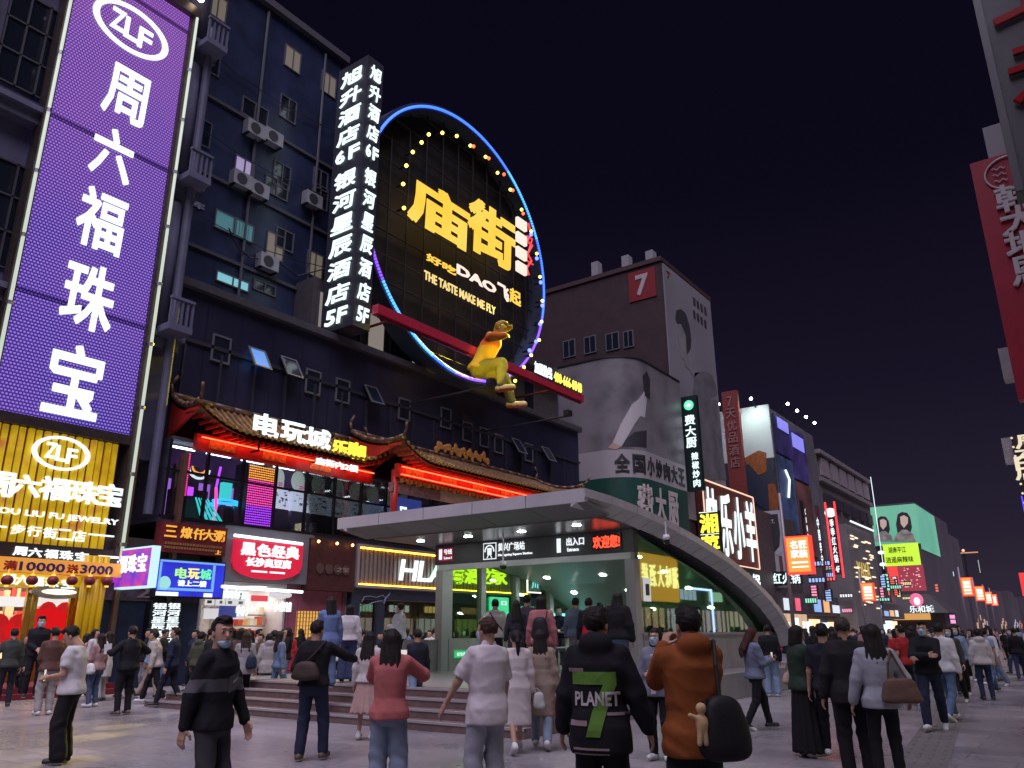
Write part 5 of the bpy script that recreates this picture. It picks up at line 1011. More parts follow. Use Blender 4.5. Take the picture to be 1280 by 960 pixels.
def band(name, z0, z1, m, n0=-.3, n1=0, s0=0.0, s1=None, par=fb, N=60):
    s1 = SL if s1 is None else s1; v = []; f = []
    for i in range(N + 1):
        s = s0 + (s1 - s0) * i / N; v += [Fwrap(s, z0, n0), Fwrap(s, z1, n0), Fwrap(s, z1, n1), Fwrap(s, z0, n1)]
    for i in range(N):
        a = i * 4; f += [(a + k, a + (k + 1) % 4, a + 4 + (k + 1) % 4, a + 4 + k) for k in range(4)]
    f += [(0, 1, 2, 3), (N * 4 + 3, N * 4 + 2, N * 4 + 1, N * 4)]; return MB().add(v, f).build(name, m, par)
MB().box(-40, FE - CR - .3, yS - CR + .4, yE - .1, .02, zTop + .3).box(FE - CR - .299, FE - .35, yS + .2, yE - .1, .02, zTop + .28).build('wall', mat('sooty_wall', (.045, .045, .062), .7, var=.3, vscale=.6), fb)
zw0, zw1 = at(815, 590, 'x', FE).z, at(815, 568, 'x', FE).z; zw0, zw1 = at(700 + 60, 597, 'y', yS - CR).z, at(760, 562, 'y', yS - CR).z
g = NT('billboard_photo'); n_ = g.noise(.35, 4); o = g.xyz('Object'); g.l(g.mixc(1, g.ramp(n_, [(.3, (.10, .095, .105)), (.5, (.20, .19, .195)), (.7, (.25, .235, .24))]), (.82, .80, .84), 'MULTIPLY'), g.b.inputs['Base Color']); g.b.inputs['Roughness'].default_value = .42
band('photo_panel', zw1 + .002, zTop, g.m); band('white_band', zw0 + .002, zw1, mat('billboard_white', (.30, .28, .29), .45)); band('green_band', 7.0, zw0, mat('billboard_green', (.012, .055, .042), .4, var=.15)); band('lower_wall', .02, 6.99, mat('dark_shop_wall', (.06, .05, .055), .5, var=.3), -.3, -.05); band('top_rail', zTop + .001, zTop + .12, DARK, -.35, .06)
L1 = (FE - CR) - xW
def blob(parts, m, name='printed_figure', n0=.004, n1=.02):
    mb = MB()
    bm = bmesh.new()
    for poly in parts: bm.faces.new([bm.verts.new((u, v, 0)) for u, v in poly])
    for _ in range(4): bmesh.ops.triangulate(bm, faces=bm.faces); bmesh.ops.subdivide_edges(bm, edges=[e for e in bm.edges if e.calc_length() > .35], cuts=1)
    bmesh.ops.triangulate(bm, faces=bm.faces); bm.verts.index_update(); k = len(bm.verts); fs = [tuple(v.index for v in f.verts) for f in bm.faces]; rim = [tuple(v.index for v in e.verts) for e in bm.edges if len(e.link_faces) == 1]
    mb.add([Fwrap(v.co.x, v.co.y, n1) for v in bm.verts] + [Fwrap(v.co.x, v.co.y, n0) for v in bm.verts], fs + [tuple(i + k for i in f[::-1]) for f in fs] + [(a, b, b + k, a + k) for a, b in rim]); bm.free(); return mb.build(name, m, fb)
    for poly in parts:                            # outline strips that follow the curved wall
        mb.add([Fwrap(u, v, n1) for u, v in poly] + [Fwrap(u, v, n0) for u, v in poly], [tuple(range(len(poly))), tuple(range(len(poly), 2 * len(poly)))[::-1]] + [(i, (i + 1) % len(poly), len(poly) + (i + 1) % len(poly), len(poly) + i) for i in range(len(poly))])
    return mb.build(name, m, fb)
def wu(px, py):                                  # photo pixel -> place on the curved wall
    d = ray(px, py); best = None
    for i in range(401):
        s_ = SL * i / 400; p, _n = wrap(s_); c = p.x * d.y - p.y * d.x
        if best is None or abs(c) < best[0]: best = (abs(c), s_, CAM_H + d.z * (p.y / d.y))
    return best[1], best[2]
def strips(pts, k=4):                             # pixel quads -> polygons
    return [[wu(*q) for q in poly] for poly in pts]
sh_ = strips([[(766, 553), (776, 530), (790, 505), (797, 500), (800, 520), (793, 530), (783, 548), (777, 558)], [(797, 500), (806, 488), (808, 500), (806, 522), (800, 520)]])
blob(sh_, mat('print_shirt', (.42, .40, .41), .5), 'printed_figure', .006, .022); blob(strips([[(760, 560), (766, 553), (777, 558), (770, 562)]]), mat('print_skin', (.40, .26, .20), .5), 'printed_hand', .024, .03)
blob(strips([[(777, 558), (783, 548), (793, 540), (808, 538), (808, 560)]]), mat('print_dark', (.03, .028, .035), .5), 'printed_trousers', .006, .016); blob(strips([[(803, 470), (808, 464), (812, 474), (812, 498), (806, 495)]]), mat('print_dark', (.03, .028, .035), .5), 'printed_hair', .024, .03)
def wtext(s, u0, u1, v0, v1, m, name='lettering'):
    mb = MB()
    for i, ch in enumerate(s): w_ = (u1 - u0) / len(s); put_text(mb, ch, Fwrap, u0 + i * w_ + w_ * .08, u0 + (i + 1) * w_ - w_ * .08, v0, v1, .025, .05, .035)
    return mb.build(name, m, fb, recalc=False)
def wflip(u): return u
uA = wu(766, 578)[0]
hB = zw1 - zw0
wtext('全国小炒肉大王', uA, wu(856, 600)[0], zw0 + hB * .16, zw0 + hB * .84, mat('print_black', (.02, .02, .025), .5)); wtext('费大厨', wu(792, 620)[0], wu(849, 640)[0], zw0 - 3.0, zw0 - .4, mat('print_cream', (.46, .42, .40), .5)); wtext('辣椒炒肉', wu(803, 640)[0], wu(848, 650)[0], zw0 - 4.3, zw0 - 3.35, mat('print_cream', (.46, .42, .40), .5))
# vertical sign facing down the street
F2 = fr('y', yE + .4); a, b = at(850, 497, 'y', yE + .4), at(874, 613, 'y', yE + .4); xa, xb = at(851, 497, 'y', yE + .4).x, at(866, 497, 'y', yE + .4).x; vs = thing('vertical_restaurant_sign', 'black vertical sign with green emblem and white restaurant characters', 'sign', (xa, yE + .4, b.z)); mb = MB(); fbox(mb, F2, xa, xb + .25, b.z, a.z, -.5, 0); mb.build('cabinet', mat('ink_green', (.008, .022, .02), .4), vs)
H_ = a.z - b.z; mb = MB(); n = 22; cx, cz, r_ = (xa + xb + .25) / 2, a.z - H_ * .10, (xb - xa) * .40
mb.prism([(cx + r_ * math.cos(2 * math.pi * i / n), cz + r_ * math.sin(2 * math.pi * i / n)) for i in range(n)], F2, .01, .05); mb.build('emblem', emi('emblem_green', (.12, .85, .5), 1.1), vs); mb = MB(); mb.prism([(cx + r_ * .5 * math.cos(2 * math.pi * i / n), cz + r_ * .4 * math.sin(2 * math.pi * i / n)) for i in range(n)], F2, .051, .06); mb.build('emblem_figure', WHITE, vs)
column('费大厨', F2, xa + .2, xb + .05, a.z - H_ * .56, a.z - H_ * .2, HW, vs, .1); column('辣椒炒肉', F2, xa + .55, xb + .1, a.z - H_ * .97, a.z - H_ * .6, HW, vs, .14)
# hotel block with giant poster
ht7 = thing('red_brown_hotel', 'dark red-brown hotel block with a giant grey portrait poster on its street side', 'building', (-30, 60, 0)); PX = FX; py0, py1, pz0, pz1 = 56.5, 66.8, 10, at(827, 329, 'x', PX).z
MB().box(-48, PX - .02, py0, py1 + .3, .02, pz1 + .2).build('wall', tiles('maroon_wall', (.036, .016, .020), 1.6, .8, .25, 'x', .6, .14), ht7)
MB().box(-48.2, PX + .06, py0 - .15, py1 + .4, pz1 + .21, pz1 + .6).build('parapet', mat('dark_maroon', (.05, .022, .025), .6), ht7)
F7 = fr('y', py0); c = at(803, 356, 'y', py0); mb = MB(); fbox(mb, F7, c.x - 1.25, c.x + 1.25, c.z - 1.35, c.z + 1.35, .01, .08); mb.build('number_plate', mat('plate_red', (.20, .014, .02), .5), ht7); text('7', F7, c.x - .6, c.x + .6, c.z - .95, c.z + .95, mat('plate_white', (.42, .36, .36), .5), ht7, n0=.09, n1=.12, bold=.05)
for px, w_, py in ((738, 16, 431), (766, 18, 427), (786, 14, 424), (712, 16, 436)):
    a, b = at(px - w_ / 2, py - 9, 'y', py0), at(px + w_ / 2, py + 9, 'y', py0); w = MB(); fbox(w, F7, a.x, b.x, b.z, a.z, .01, .09); wo = w.build('window', WFR, ht7); w = MB(); m_ = (a.x + b.x) / 2
    fbox(w, F7, a.x + .1, m_ - .05, b.z + .1, a.z - .1, .091, .1); fbox(w, F7, m_ + .05, b.x - .1, b.z + .1, a.z - .1, .091, .1); w.build('pane', DGLASS, wo)
for px in (746, 784, 814): p = at(px, 340 - (px - 746) * .2, 'y', py0 + 3); MB().box(p.x - .35, p.x + .35, py0 + 2.6, py0 + 3.4, pz1 + .601, p.z + .9).build('vent_stack', mat('pale_stack', (.26, .25, .27), .7), ht7)
g = NT('portrait_poster'); n_ = g.noise(.15, 3); g.l(g.ramp(n_, [(.3, (.18, .172, .19)), (.7, (.25, .24, .26))]), g.b.inputs['Base Color']); g.b.inputs['Roughness'].default_value = .5
P7 = fr('x', PX); po = thing('portrait_poster', 'giant grey poster of a woman in profile on the hotel side wall', 'poster', (PX, 61, pz0)); mb = MB(); fbox(mb, P7, py0 + .1, py1, pz0, pz1, 0, .12); mb.build('sheet', g.m, po)
def flat(pxs, X, m, par, name, n0=.0, n1=.02):
    mb = MB()
    for poly in pxs: mb.prism([uv(a, b, 'x', X) for a, b in poly], fr('x', X), n0, n1)
    return mb.build(name, m, par)
GP = mat('print_charcoal', (.035, .033, .038), .55); GM = mat('print_midgrey', (.13, .125, .135), .55, var=.3, vscale=.6); GL = mat('print_lightgrey', (.21, .20, .21), .55, var=.2, vscale=.7)
flat([[(845, 388), (851, 386), (857, 392), (862, 408), (864, 425), (863, 436), (858, 444), (857, 425), (851, 405), (846, 404), (844, 398)]], PX + .125, GP, po, 'printed_hair')
flat([[(846, 405), (851, 405), (857, 420), (858, 440), (861, 452), (868, 462), (874, 466), (867, 472), (861, 461), (857, 458), (855, 450), (851, 446), (850, 434), (847, 420)]], PX + .128, GL, po, 'printed_face')
flat([[(868, 466), (882, 464), (891, 470), (897, 492), (888, 497), (880, 520), (868, 516), (866, 490)]], PX + .128, GM, po, 'printed_shoulder'); flat([[(872, 500), (896, 500), (908, 600), (870, 600)]], PX + .124, GM, po, 'printed_clothes')
mb = MB(); rnd = random.Random(6)
for r_ in range(2):
    for i in range(4): q = rect((866 + i * 4.6, 371 + r_ * 16 + i * 4), (869.6 + i * 4.6, 383 + r_ * 16 + i * 4), 'x', PX + .13); fbox(mb, fr('x', PX + .13), *q, 0, .02)
mb.build('headline', GP, po); text('7', fr('x', PX + .13), *rect((833, 338), (838, 350), 'x', PX + .13), mat('plate_red', (.20, .014, .02), .5), po, 'lettering', 0, .02)
# happy lamb restaurant sign
LX = -24.2; ls_ = thing('hotpot_sign', 'big brown sign with tall slanted white characters framed by thin lights', 'sign', at(905, 690, 'x', LX)); TLp, TRp, BRp, BLp = uv(877, 599, 'x', LX), uv(938, 626, 'x', LX), uv(944, 700, 'x', LX), uv(866, 672, 'x', LX)
Y0_, Y1_, Z1_, Z0_ = TLp[0], TRp[0] + .6, TLp[1], 6.9; FL = fr('x', LX); mb = MB(); fbox(mb, FL, Y0_, Y1_, Z0_, Z1_, -.6, 0); mb.build('cabinet', mat('chestnut_panel', (.16, .045, .03), .45, var=.15), ls_)
for s_, k in zip('快乐小羊', range(4)): w_ = (Y1_ - Y0_) / 4; text(s_, FL, Y0_ + w_ * (k + .08), Y0_ + w_ * (k + .94), Z0_ + .5, Z1_ - .5, HW, ls_, 'character', .05, .2, .03, .06)
mb = MB()
for a, b, c_, d in ((Y0_, Y1_, Z1_ - .02, Z1_ + .08), (Y0_, Y1_, Z0_ - .08, Z0_), (Y0_ - .08, Y0_, Z0_, Z1_), (Y1_, Y1_ + .08, Z0_, Z1_)): fbox(mb, FL, a, b, c_, d, .01, .09)
mb.build('light_rim', emi('peach_rim', (1, .62, .45), 1.2), ls_)
xb_ = thing('hunan_dish_sign', 'small black sign with two yellow characters in front of the brown sign', 'sign', at(888, 665, 'x', -23.9)); F2 = fr('y', 51.5); a, b = at(874, 642, 'y', 51.5), at(903, 694, 'y', 51.5); mb = MB(); fbox(mb, F2, a.x - .1, b.x, b.z - .3, a.z + .1, -.3, 0); mb.build('cabinet', BLACK, xb_); hh_ = (a.z - b.z) / 2
for i, ch in enumerate('湘菜'): text(ch, F2, a.x, b.x - .1, a.z - hh_ * (i + .95), a.z - hh_ * (i + .05), YEL, xb_, 'character', .02, .08, .04)
mb = MB(); fbox(mb, F2, a.x, b.x - .1, a.z + .02, a.z + .07, .02, .05); fbox(mb, F2, a.x, b.x - .1, a.z - hh_ * 1.02, a.z - hh_ * .99, .02, .05); mb.build('light_rule', COOL, xb_)
hb = thing('restaurant_house', 'dark lower house carrying the brown hotpot sign', 'building', (-28, 68, 0)); MB().box(-44, LX - 1.4, 44.0, py0 - .2, .02, 6.8).build('low_wall', mat('umber_wall', (.06, .045, .045), .6, var=.3), hb); MB().box(-44, LX - .62, py1 + .4, 86, .02, 12.6).build('wall', mat('umber_wall', (.06, .045, .045), .6, var=.3), hb); R = (66, 77, 5.2, 6.4); text('小火锅', FL, Y1_ - 4.2, Y1_ + 1.6, 5.0, 6.5, COOL, hb, 'lettering', -.6, -.4)
mb = MB()
for i in range(11): mb.box(LX - .6, LX - .5, 67.6 + i * 1.7, 68.9 + i * 1.7, 1.2 if i % 2 else .4, 3.9)
mb.build('shop_window', emi('warm_window', (.85, .55, .35), .8), hb)

# block with floodlit billboard
by = at(960, 505, 'x', FX).y; F2 = fr('y', by); zt = at(960, 505, 'x', FX).z
wb = thing('floodlit_block', 'tall block with a floodlit blank white billboard and large jacket advert', 'building', (-30, by + 6, 0)); MB().box(-50, FX - .05, by + .4, 98, .02, zt - .3).build('wall', mat('ash_wall', (.10, .095, .105), .7, var=.25, vscale=.5), wb)
xa = at(920, 512, 'y', by).x; a, b = at(920, 512, 'y', by), at(960, 592, 'y', by); zmid = at(940, 575, 'y', by).z; zl = at(930, 640, 'y', by).z
mb = MB(); fbox(mb, F2, xa - 3.5, FX, zmid, zt, -.3, 0); mb.build('billboard', mat('billboard_blank', (.44, .47, .47), .5, var=.06, vscale=.4), wb)
mb = MB(); fbox(mb, F2, xa - 6, FX, zl - 3, zmid - .002, -.3, 0); mb.build('advert_ground', mat('advert_dark', (.028, .03, .045), .5, var=.2), wb)
def fy_(pxs, Y, m, par, name, n0=.004, n1=.03): 
    mb = MB()
    for poly in pxs: mb.prism([uv(a, b, 'y', Y) for a, b in poly], fr('y', Y), n0, n1)
    return mb.build(name, m, par)
fy_([[(930, 573), (948, 563), (958, 566), (958, 590), (948, 594), (936, 586)], [(954, 606), (968, 604), (974, 622), (972, 640), (960, 640)]], by, mat('print_orange', (.22, .065, .018), .5, var=.3), wb, 'printed_sleeve'); fy_([[(922, 586), (936, 580), (950, 596), (960, 606), (962, 640), (930, 620)]], by, mat('print_navy', (.02, .024, .05), .5), wb, 'printed_jacket', .031, .05)
mb = MB(); xs_ = [at(x, 505, 'y', by).x for x in (903, 923, 944)]
for x in xs_: mb.ball((x, by - 1.2, zt + .55), .17)
for i in range(4): mb.ball((FX + 1.2, by + 3 + i * 3.4, zt + .5), .17)
mb.build('floodlight', emi('flood_bulb', (.85, 1, .95), 14), wb); mb = MB()
for x in xs_: mb.tube((x, by + .1, zt - .2), (x, by - 1.2, zt + .75), .07)
for i in range(4): mb.tube((FX - .1, by + 3 + i * 3.4, zt - .4), (FX + 1.2, by + 3 + i * 3.4, zt + .7), .07)
mb.build('flood_arm', DARK, wb)
for x in xs_[1:]: spot('flood_lamp', (x, by - 2.6, zt + 1.0), (x, by, zt - 5), (.8, 1, .92), 1500, 110, 1)
xr0, xr1 = at(902, 495, 'y', by - 3).x, at(921, 495, 'y', by - 3).x; rs_ = thing('vertical_hotel_sign', 'faded red vertical hotel sign beside the floodlit white billboard', 'sign', (xr0, by - 3, zl)); F3 = fr('y', by - 3); z0_, z1_ = at(915, 590, 'y', by - 3).z, at(910, 489, 'y', by - 3).z; mb = MB(); fbox(mb, F3, xr0, xr1, z0_ - 3, z1_, -.6, 0); mb.build('cabinet', mat('faded_red', (.20, .035, .03), .6, var=.15), rs_); column('7天优品酒店', F3, xr0 + .3, xr1 - .3, z0_ + .3, z1_ - .5, mat('faded_white', (.30, .14, .13), .6), rs_, .15)
# side adverts of the block
for (y0, y1, z0, z1, c) in ((by + 1, by + 6, zt - 5, zt - .8, (.05, .04, .16)), (by + 6.3, by + 12, zt - 7, zt - 1.2, (.07, .05, .2)), (by + 1, by + 6, 11.5, zt - 5.3, (.06, .10, .2)), (by + 6.3, by + 12, 9.5, zt - 7.3, (.14, .06, .05))):
    mb = MB(); fbox(mb, F, y0, y1, z0, z1, 0, .15); mb.build('side_advert', mat('advert_%d' % int(c[0] * 1000 + z0), c, .5, var=.6, vscale=.5), wb)
mb = MB(); fbox(mb, F, by + 2, by + 5.6, zt - 2.2, zt - 1, .16, .25); fbox(mb, F, by + 6.8, by + 11, zt - 3.4, zt - 1.8, .16, .25); mb.build('lit_advert', emi('blue_violet_lit', (.25, .25, .95), .9), wb); p = [uv(*q, 'x', FX) for q in ((979, 588), (984, 600), (983, 622))]; MB().path([F(a_, b_, .25) for a_, b_ in p], .12).build('neon_stroke', COOL, wb)
# long grey building with stepped windows
lg_ = thing('grey_arcade_building', 'long grey building with a sloping row of pale window bays along the street', 'building', (-26, 120, 0)); y0, y1 = 98.5, at(1089, 640, 'x', FX).y; zt2 = at(985, 545, 'x', FX).z
MB().box(-50, FX - .1, y0, y1, .02, zt2).build('wall', mat('dusk_grey_wall', (.115, .098, .10), .7, var=.2, vscale=.3), lg_); mb = MB(); sm = MB(); k = 0; y = y0 + 1
while y < y1 - 3:
    for j, z in enumerate((zt2 - 2.6, zt2 - 6.2)): (mb if j == 0 else sm).box(FX - .09, FX + .25, y, y + 3.3, z, z + (2.2 if j == 0 else 1.4))
    y += 4.3
mb.build('window_bay', mat('pale_bay', (.26, .22, .23), .5, var=.2), lg_); sm.build('lower_bay', mat('dark_bay', (.04, .036, .045), .4), lg_); MB().box(FX - .2, FX + .5, y0, y1, zt2 + .001, zt2 + .5).box(FX - .09, FX + .35, y0, y1, zt2 - 3.4, zt2 - 2.9).build('cornice', mat('dusk_trim', (.19, .165, .17), .6), lg_)
mb = MB()
for i in range(8): mb.box(FX - .05, FX + .1, y0 + 2 + i * 4.2, y0 + 4.8 + i * 4.2, 5.5, 8.5)
mb.build('poster_bay', mat('street_poster', (.16, .06, .06), .5, var=.7, vscale=.4), lg_); MB().tube((FX + .6, y1, 10), (FX + .6, y1, zt2 + 1), .05).build('edge_light', emi('pale_edge_light', (.8, .95, 1), 1.3), lg_)
for (px, w_, z0, h_) in ((1047, 60, 0, 34), (985, 46, 0, 33)): pass
for (y, x0, x1, h_, lab) in ((150, -64, -46, 31, 'dim slab tower behind the long grey building'), (205, -66, -58, 43, 'slim dim tower rising behind the long grey building'), (330, -98, -78, 46, 'dim blocky tower beyond the green billboard')):
    tb = thing('distant_tower', lab, 'building', ((x0 + x1) / 2, y, 0)); MB().box(x0, x1, y, y + 15, .02, h_).build('wall', mat('night_tower', (.075, .06, .075), .8, var=.2, vscale=.1), tb)
# white board with a shoe poster, vertical signs, shops of the next row
def yboard(name, label, cat, TL, BR, Y, m, depth=.4, frame=None, group=None):
    a, b = at(*TL, 'y', Y), at(*BR, 'y', Y); Fq = fr('y', Y); r = thing(name, label, cat, ((a.x + b.x) / 2, Y, b.z), group); mb = MB(); fbox(mb, Fq, a.x, b.x, b.z, a.z, -depth, 0); mb.build('cabinet', frame or m, r)
    if frame: mb = MB(); fbox(mb, Fq, a.x + .12, b.x - .12, b.z + .12, a.z - .12, .004, .03); mb.build('face_panel', m, r)
    return r, Fq, (a.x, b.x, b.z, a.z)
r, Fq, R = yboard('shoe_poster', 'large pale poster board with a dark leg and the word NEXT', 'poster', (946, 640), (984, 734), 78, mat('poster_pale', (.40, .42, .44), .5), .4)
mb = MB(); mb.prism([(R[0] + (R[1] - R[0]) * a, R[2] + (R[3] - R[2]) * b) for a, b in ((.35, .95), (.92, .95), (.95, .7), (.85, .52), (.62, .45), (.5, .62))], Fq, .01, .03); mb.build('printed_leg', GP, r); mb = MB(); mb.prism([(R[0] + (R[1] - R[0]) * a, R[2] + (R[3] - R[2]) * b) for a, b in ((.62, .45), (.85, .52), (.98, .55), (.98, .47), (.75, .4))], Fq, .031, .045); mb.build('printed_shoe', mat('print_greywhite', (.45, .44, .45), .5), r); mb = MB(); fbox(mb, Fq, *sub(R, .78, .92, .06, .4), .01, .03); mb.build('printed_stripe', mat('print_wine', (.16, .05, .06), .5), r); text('NEXT.', Fq, *sub(R, .3, .75, .83, .88), mat('print_white', (.7, .7, .7), .5), r, n0=.035, n1=.05)
r, Fq, R = yboard('vertical_letter_sign', 'black vertical sign with white capital letters beside the neon hotpot sign', 'sign', (999, 626), (1012, 720), 82, BLACK, .5); mb = MB(); n = len('CONVERSE'); hh_ = (R[3] - R[2]) / (n + 1)
for i, ch in enumerate('CONVERSE'): z = R[3] - hh_ * (i + 1.9); put_text(mb, ch, Fq, R[0] + .45, R[1] + .35, z + hh_ * .14, z + hh_ * .86, .02, .08, .05)
mb.build('lettering', WHITE, r)
r, Fq, R = yboard('red_vertical_sign', 'dark wine-red vertical sign with four white brush characters', 'sign', (1018, 632), (1034, 738), 86, mat('wine_panel', (.10, .012, .03), .5), .5); column('中国李宁', Fq, *sub(R, .2, .95, .28, .86), HW, r, .1)
r, Fq, R = yboard('neon_hotpot_sign', 'tall hotpot sign with white characters between two red neon tubes', 'sign', (1032, 632), (1051, 718), 80, mat('wine_dark', (.06, .01, .014), .5), .4)
mb = MB(); mb.tube(Fq(R[0], R[2] - .3, .1), Fq(R[0], R[3] + .3, .1), .09).tube(Fq(R[1] + .25, R[2] - .3, .1), Fq(R[1] + .25, R[3] + .3, .1), .09); mb.build('neon_tube', RED, r); column('季季红火锅', Fq, *sub(R, .3, .92, .16, .8), HW, r, .1); mb = MB(); mb.ball(Fq(R[0] + (R[1] - R[0]) * .6, R[2] + (R[3] - R[2]) * .89, .05), .55, .1, .45); mb.build('emblem', HW, r); text('4F', Fq, *sub(R, .35, .95, .03, .12), HW, r, n0=.02, n1=.06)
r, Fq, R = yboard('hotpot_fascia', 'black fascia with white hotpot characters under the pale poster board', 'sign', (940, 716), (1003, 731), 77, BLACK, .3); text('季季红火锅', Fq, *sub(R, .06, .97, .1, .9), HW, r, n0=.02, n1=.06)
# lower shop row (windows and small signs) along the far side
lr = thing('shop_row', 'row of small lit shops under the vertical signs', 'shop row', (-24.5, 95, 0)); rnd = random.Random(17)
MB().box(-26, -24.4, 77.2, 135, 3.2, 5.2).build('canopy_wall', mat('row_wall', (.075, .06, .065), .6, var=.3), lr)
cols = [(.6, .85, .85), (.95, .62, .35), (.9, .85, .75), (.85, .2, .25), (.95, .7, .45), (.8, .9, 1)]
y = 77.6; i = 0
while y < 133:
    w_ = rnd.uniform(1.6, 3.2); c = cols[rnd.randrange(6)]; MB().box(-25.1, -24.7, y, y + w_, .4 if rnd.random() < .6 else 1.2, rnd.uniform(2.2, 3.0)).build('shop_window', emi('row_window_%d' % (i % 6), c, 1.5), lr)
    if rnd.random() < .8: MB().box(-24.39, -24.3, y + .2, y + w_ * .9, 3.5, rnd.uniform(4.1, 4.8)).build('shop_sign', emi('row_sign_%d' % (i % 5), ((.8, .9, 1), (1, .1, .2), (.95, .95, .9), (.3, .5, 1), (1, .5, .2))[i % 5], .9), lr)
    y += w_ + rnd.uniform(.5, 1.6); i += 1
rnd = random.Random(91); SC = [(.9, .95, 1), (1, .12, .08), (.95, .8, .3), (.35, .55, 1), (1, .35, .55), (.3, .9, .6)]
for i in range(34):                               # hanging shop signs along the row, each with bars of writing
    y = rnd.uniform(79, 134); z = rnd.uniform(3.3, 8.2); w_, h_ = (rnd.uniform(.5, .9), rnd.uniform(1.2, 2.6)) if rnd.random() < .5 else (rnd.uniform(1, 1.8), rnd.uniform(.4, .7)); k = rnd.randrange(6); x0 = -24.3 + rnd.uniform(.02, .6)
    b = MB().box(x0, x0 + w_, y, y + .2, z, z + h_).build('hanging_sign', mat('sign_back_%d' % (k % 3), ((.02, .02, .03), (.09, .01, .015), (.02, .03, .07))[k % 3], .5), lr); mb = MB(); n = 5; F_ = fr('y', y)
    for q in range(n):
        if h_ > w_: fbox(mb, F_, x0 + w_ * .2, x0 + w_ * .8, z + h_ * (q + .15) / n, z + h_ * (q + .8) / n, .01, .04)
        else: fbox(mb, F_, x0 + w_ * (q + .15) / n, x0 + w_ * (q + .8) / n, z + h_ * .2, z + h_ * .8, .01, .04)
    mb.build('lit_marks', emi('sign_lit_%d' % k, SC[k], 1.0), b)
# warm lattice-lit shop block
SX = -22.4; yl0, yl1 = at(1064, 700, 'x', SX).y, at(1094, 700, 'x', SX).y; zl1 = at(1064, 657, 'x', SX).z; lb2 = thing('glittering_store', 'grey store front speckled with short warm light bars and gold letters', 'building', (SX, yl0, 0)); MB().box(-50, SX - .1, yl0, yl1, .02, zl1).build('wall', mat('store_grey', (.17, .155, .15), .5, var=.2, vscale=.3), lb2); mb = MB(); rnd = random.Random(22)
for i in range(40): y, z = rnd.uniform(yl0 + 1, yl1 - 2), rnd.uniform(4, zl1 - 1); mb.box(SX - .09, SX + .05, y, y + rnd.uniform(.8, 1.8), z, z + .12)
mb.build('light_bar', emi('warm_bar', (1, .8, .55), 1.5), lb2); text('YAYA', fr('x', SX), yl0 + 2.5, yl0 + 9, 7.6, 9.4, emi('dim_gold', (.75, .5, .08), .7), lb2, n0=-.05, n1=.3); mb = MB()
for i in range(14): mb.ball((SX + .4, yl0 + .5 + i * (yl1 - yl0) / 14.5, zl1 + .3), .13, nu=6, nv=4)
mb.build('roof_bulb', WHITE, lb2)
# green billboard building at the bend
GY = 168.0; a, b = at(1092, 634, 'y', GY), at(1151, 679, 'y', GY); gb = thing('billboard_building', 'far building with a green floodlit billboard over a lime LED screen', 'building', (-30, GY + 5, 0)); Fg = fr('y', GY)
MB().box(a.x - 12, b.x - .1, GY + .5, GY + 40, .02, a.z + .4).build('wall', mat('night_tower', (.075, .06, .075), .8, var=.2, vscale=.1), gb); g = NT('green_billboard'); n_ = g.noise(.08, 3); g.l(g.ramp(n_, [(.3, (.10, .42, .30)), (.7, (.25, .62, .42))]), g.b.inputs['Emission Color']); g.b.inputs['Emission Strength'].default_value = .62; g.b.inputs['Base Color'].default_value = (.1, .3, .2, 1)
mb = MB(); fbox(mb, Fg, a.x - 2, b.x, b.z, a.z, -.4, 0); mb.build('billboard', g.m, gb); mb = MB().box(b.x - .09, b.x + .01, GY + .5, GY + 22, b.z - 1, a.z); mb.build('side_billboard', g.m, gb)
for (px, s_, top) in ((1104, .85, 646), (1130, 1.0, 641)):
    def sc_(pts): return [[uv(px + x * s_, top + y * s_, 'y', GY) for x, y in pts]]
    for pts, m_, nm_, d in (([(-8, 2), (-3, -1), (4, 0), (8, 6), (10, 18), (8, 26), (-8, 26), (-10, 14)], GP, 'printed_hair', .01), ([(-5, 5), (0, 3), (5, 6), (5, 13), (0, 19), (-4, 14)], emi('print_face', (.55, .40, .34), .5, (.5, .35, .3)), 'printed_face', .03), ([(-14, 36), (-9, 26), (-2, 21), (3, 21), (12, 27), (15, 37)], mat('print_dress', (.36, .34, .32), .6, var=.5, vscale=.9), 'printed_dress', .02)):
        mb = MB(); [mb.prism(q, Fg, d, d + .012) for q in sc_(pts)]; mb.build(nm_, m_, gb)
r, Fq, R = yboard('lime_screen', 'lime yellow LED screen with two lines of black brush characters', 'screen', (1099, 681), (1151, 706), 160, emi('lime_led', (.60, .95, .015), 1.0), .5); BP = mat('print_black', (.02, .02, .025), .5); text('湖南平江', Fq, *sub(R, .22, .68, .58, .86), BP, r, n0=.02, n1=.06); text('逍遥麻辣味', Fq, *sub(R, .12, .84, .14, .42), BP, r, n0=.02, n1=.06)
r, Fq, R = yboard('red_led_wall', 'deep red LED wall with pink sparkles below the lime screen', 'screen', (1108, 708), (1158, 738), 158, emi('crimson_led', (.30, .006, .02), 1), .5); mb = MB(); fbox(mb, Fq, *sub(R, .02, .3, .08, .98), .01, .03); mb.build('bright_area', emi('bright_red_led', (.95, .03, .02), 1), r); mb = MB(); rnd = random.Random(4)
for i in range(40): q = sub(R, rnd.uniform(.35, .92), 0, rnd.uniform(.08, .9), 0); mb.ball(Fq(q[0], q[2], .05), rnd.uniform(.06, .22), .05, rnd.uniform(.05, .14), 6, 4)
mb.build('sparkle', emi('pink_sparkle', (1, .5, .6), .9), r)
r, Fq, R = yboard('shop_name_column', 'dark column of round white shop emblems beside the lime screen', 'sign', (1098, 682), (1111, 742), 150, BLACK, .6); mb = MB()
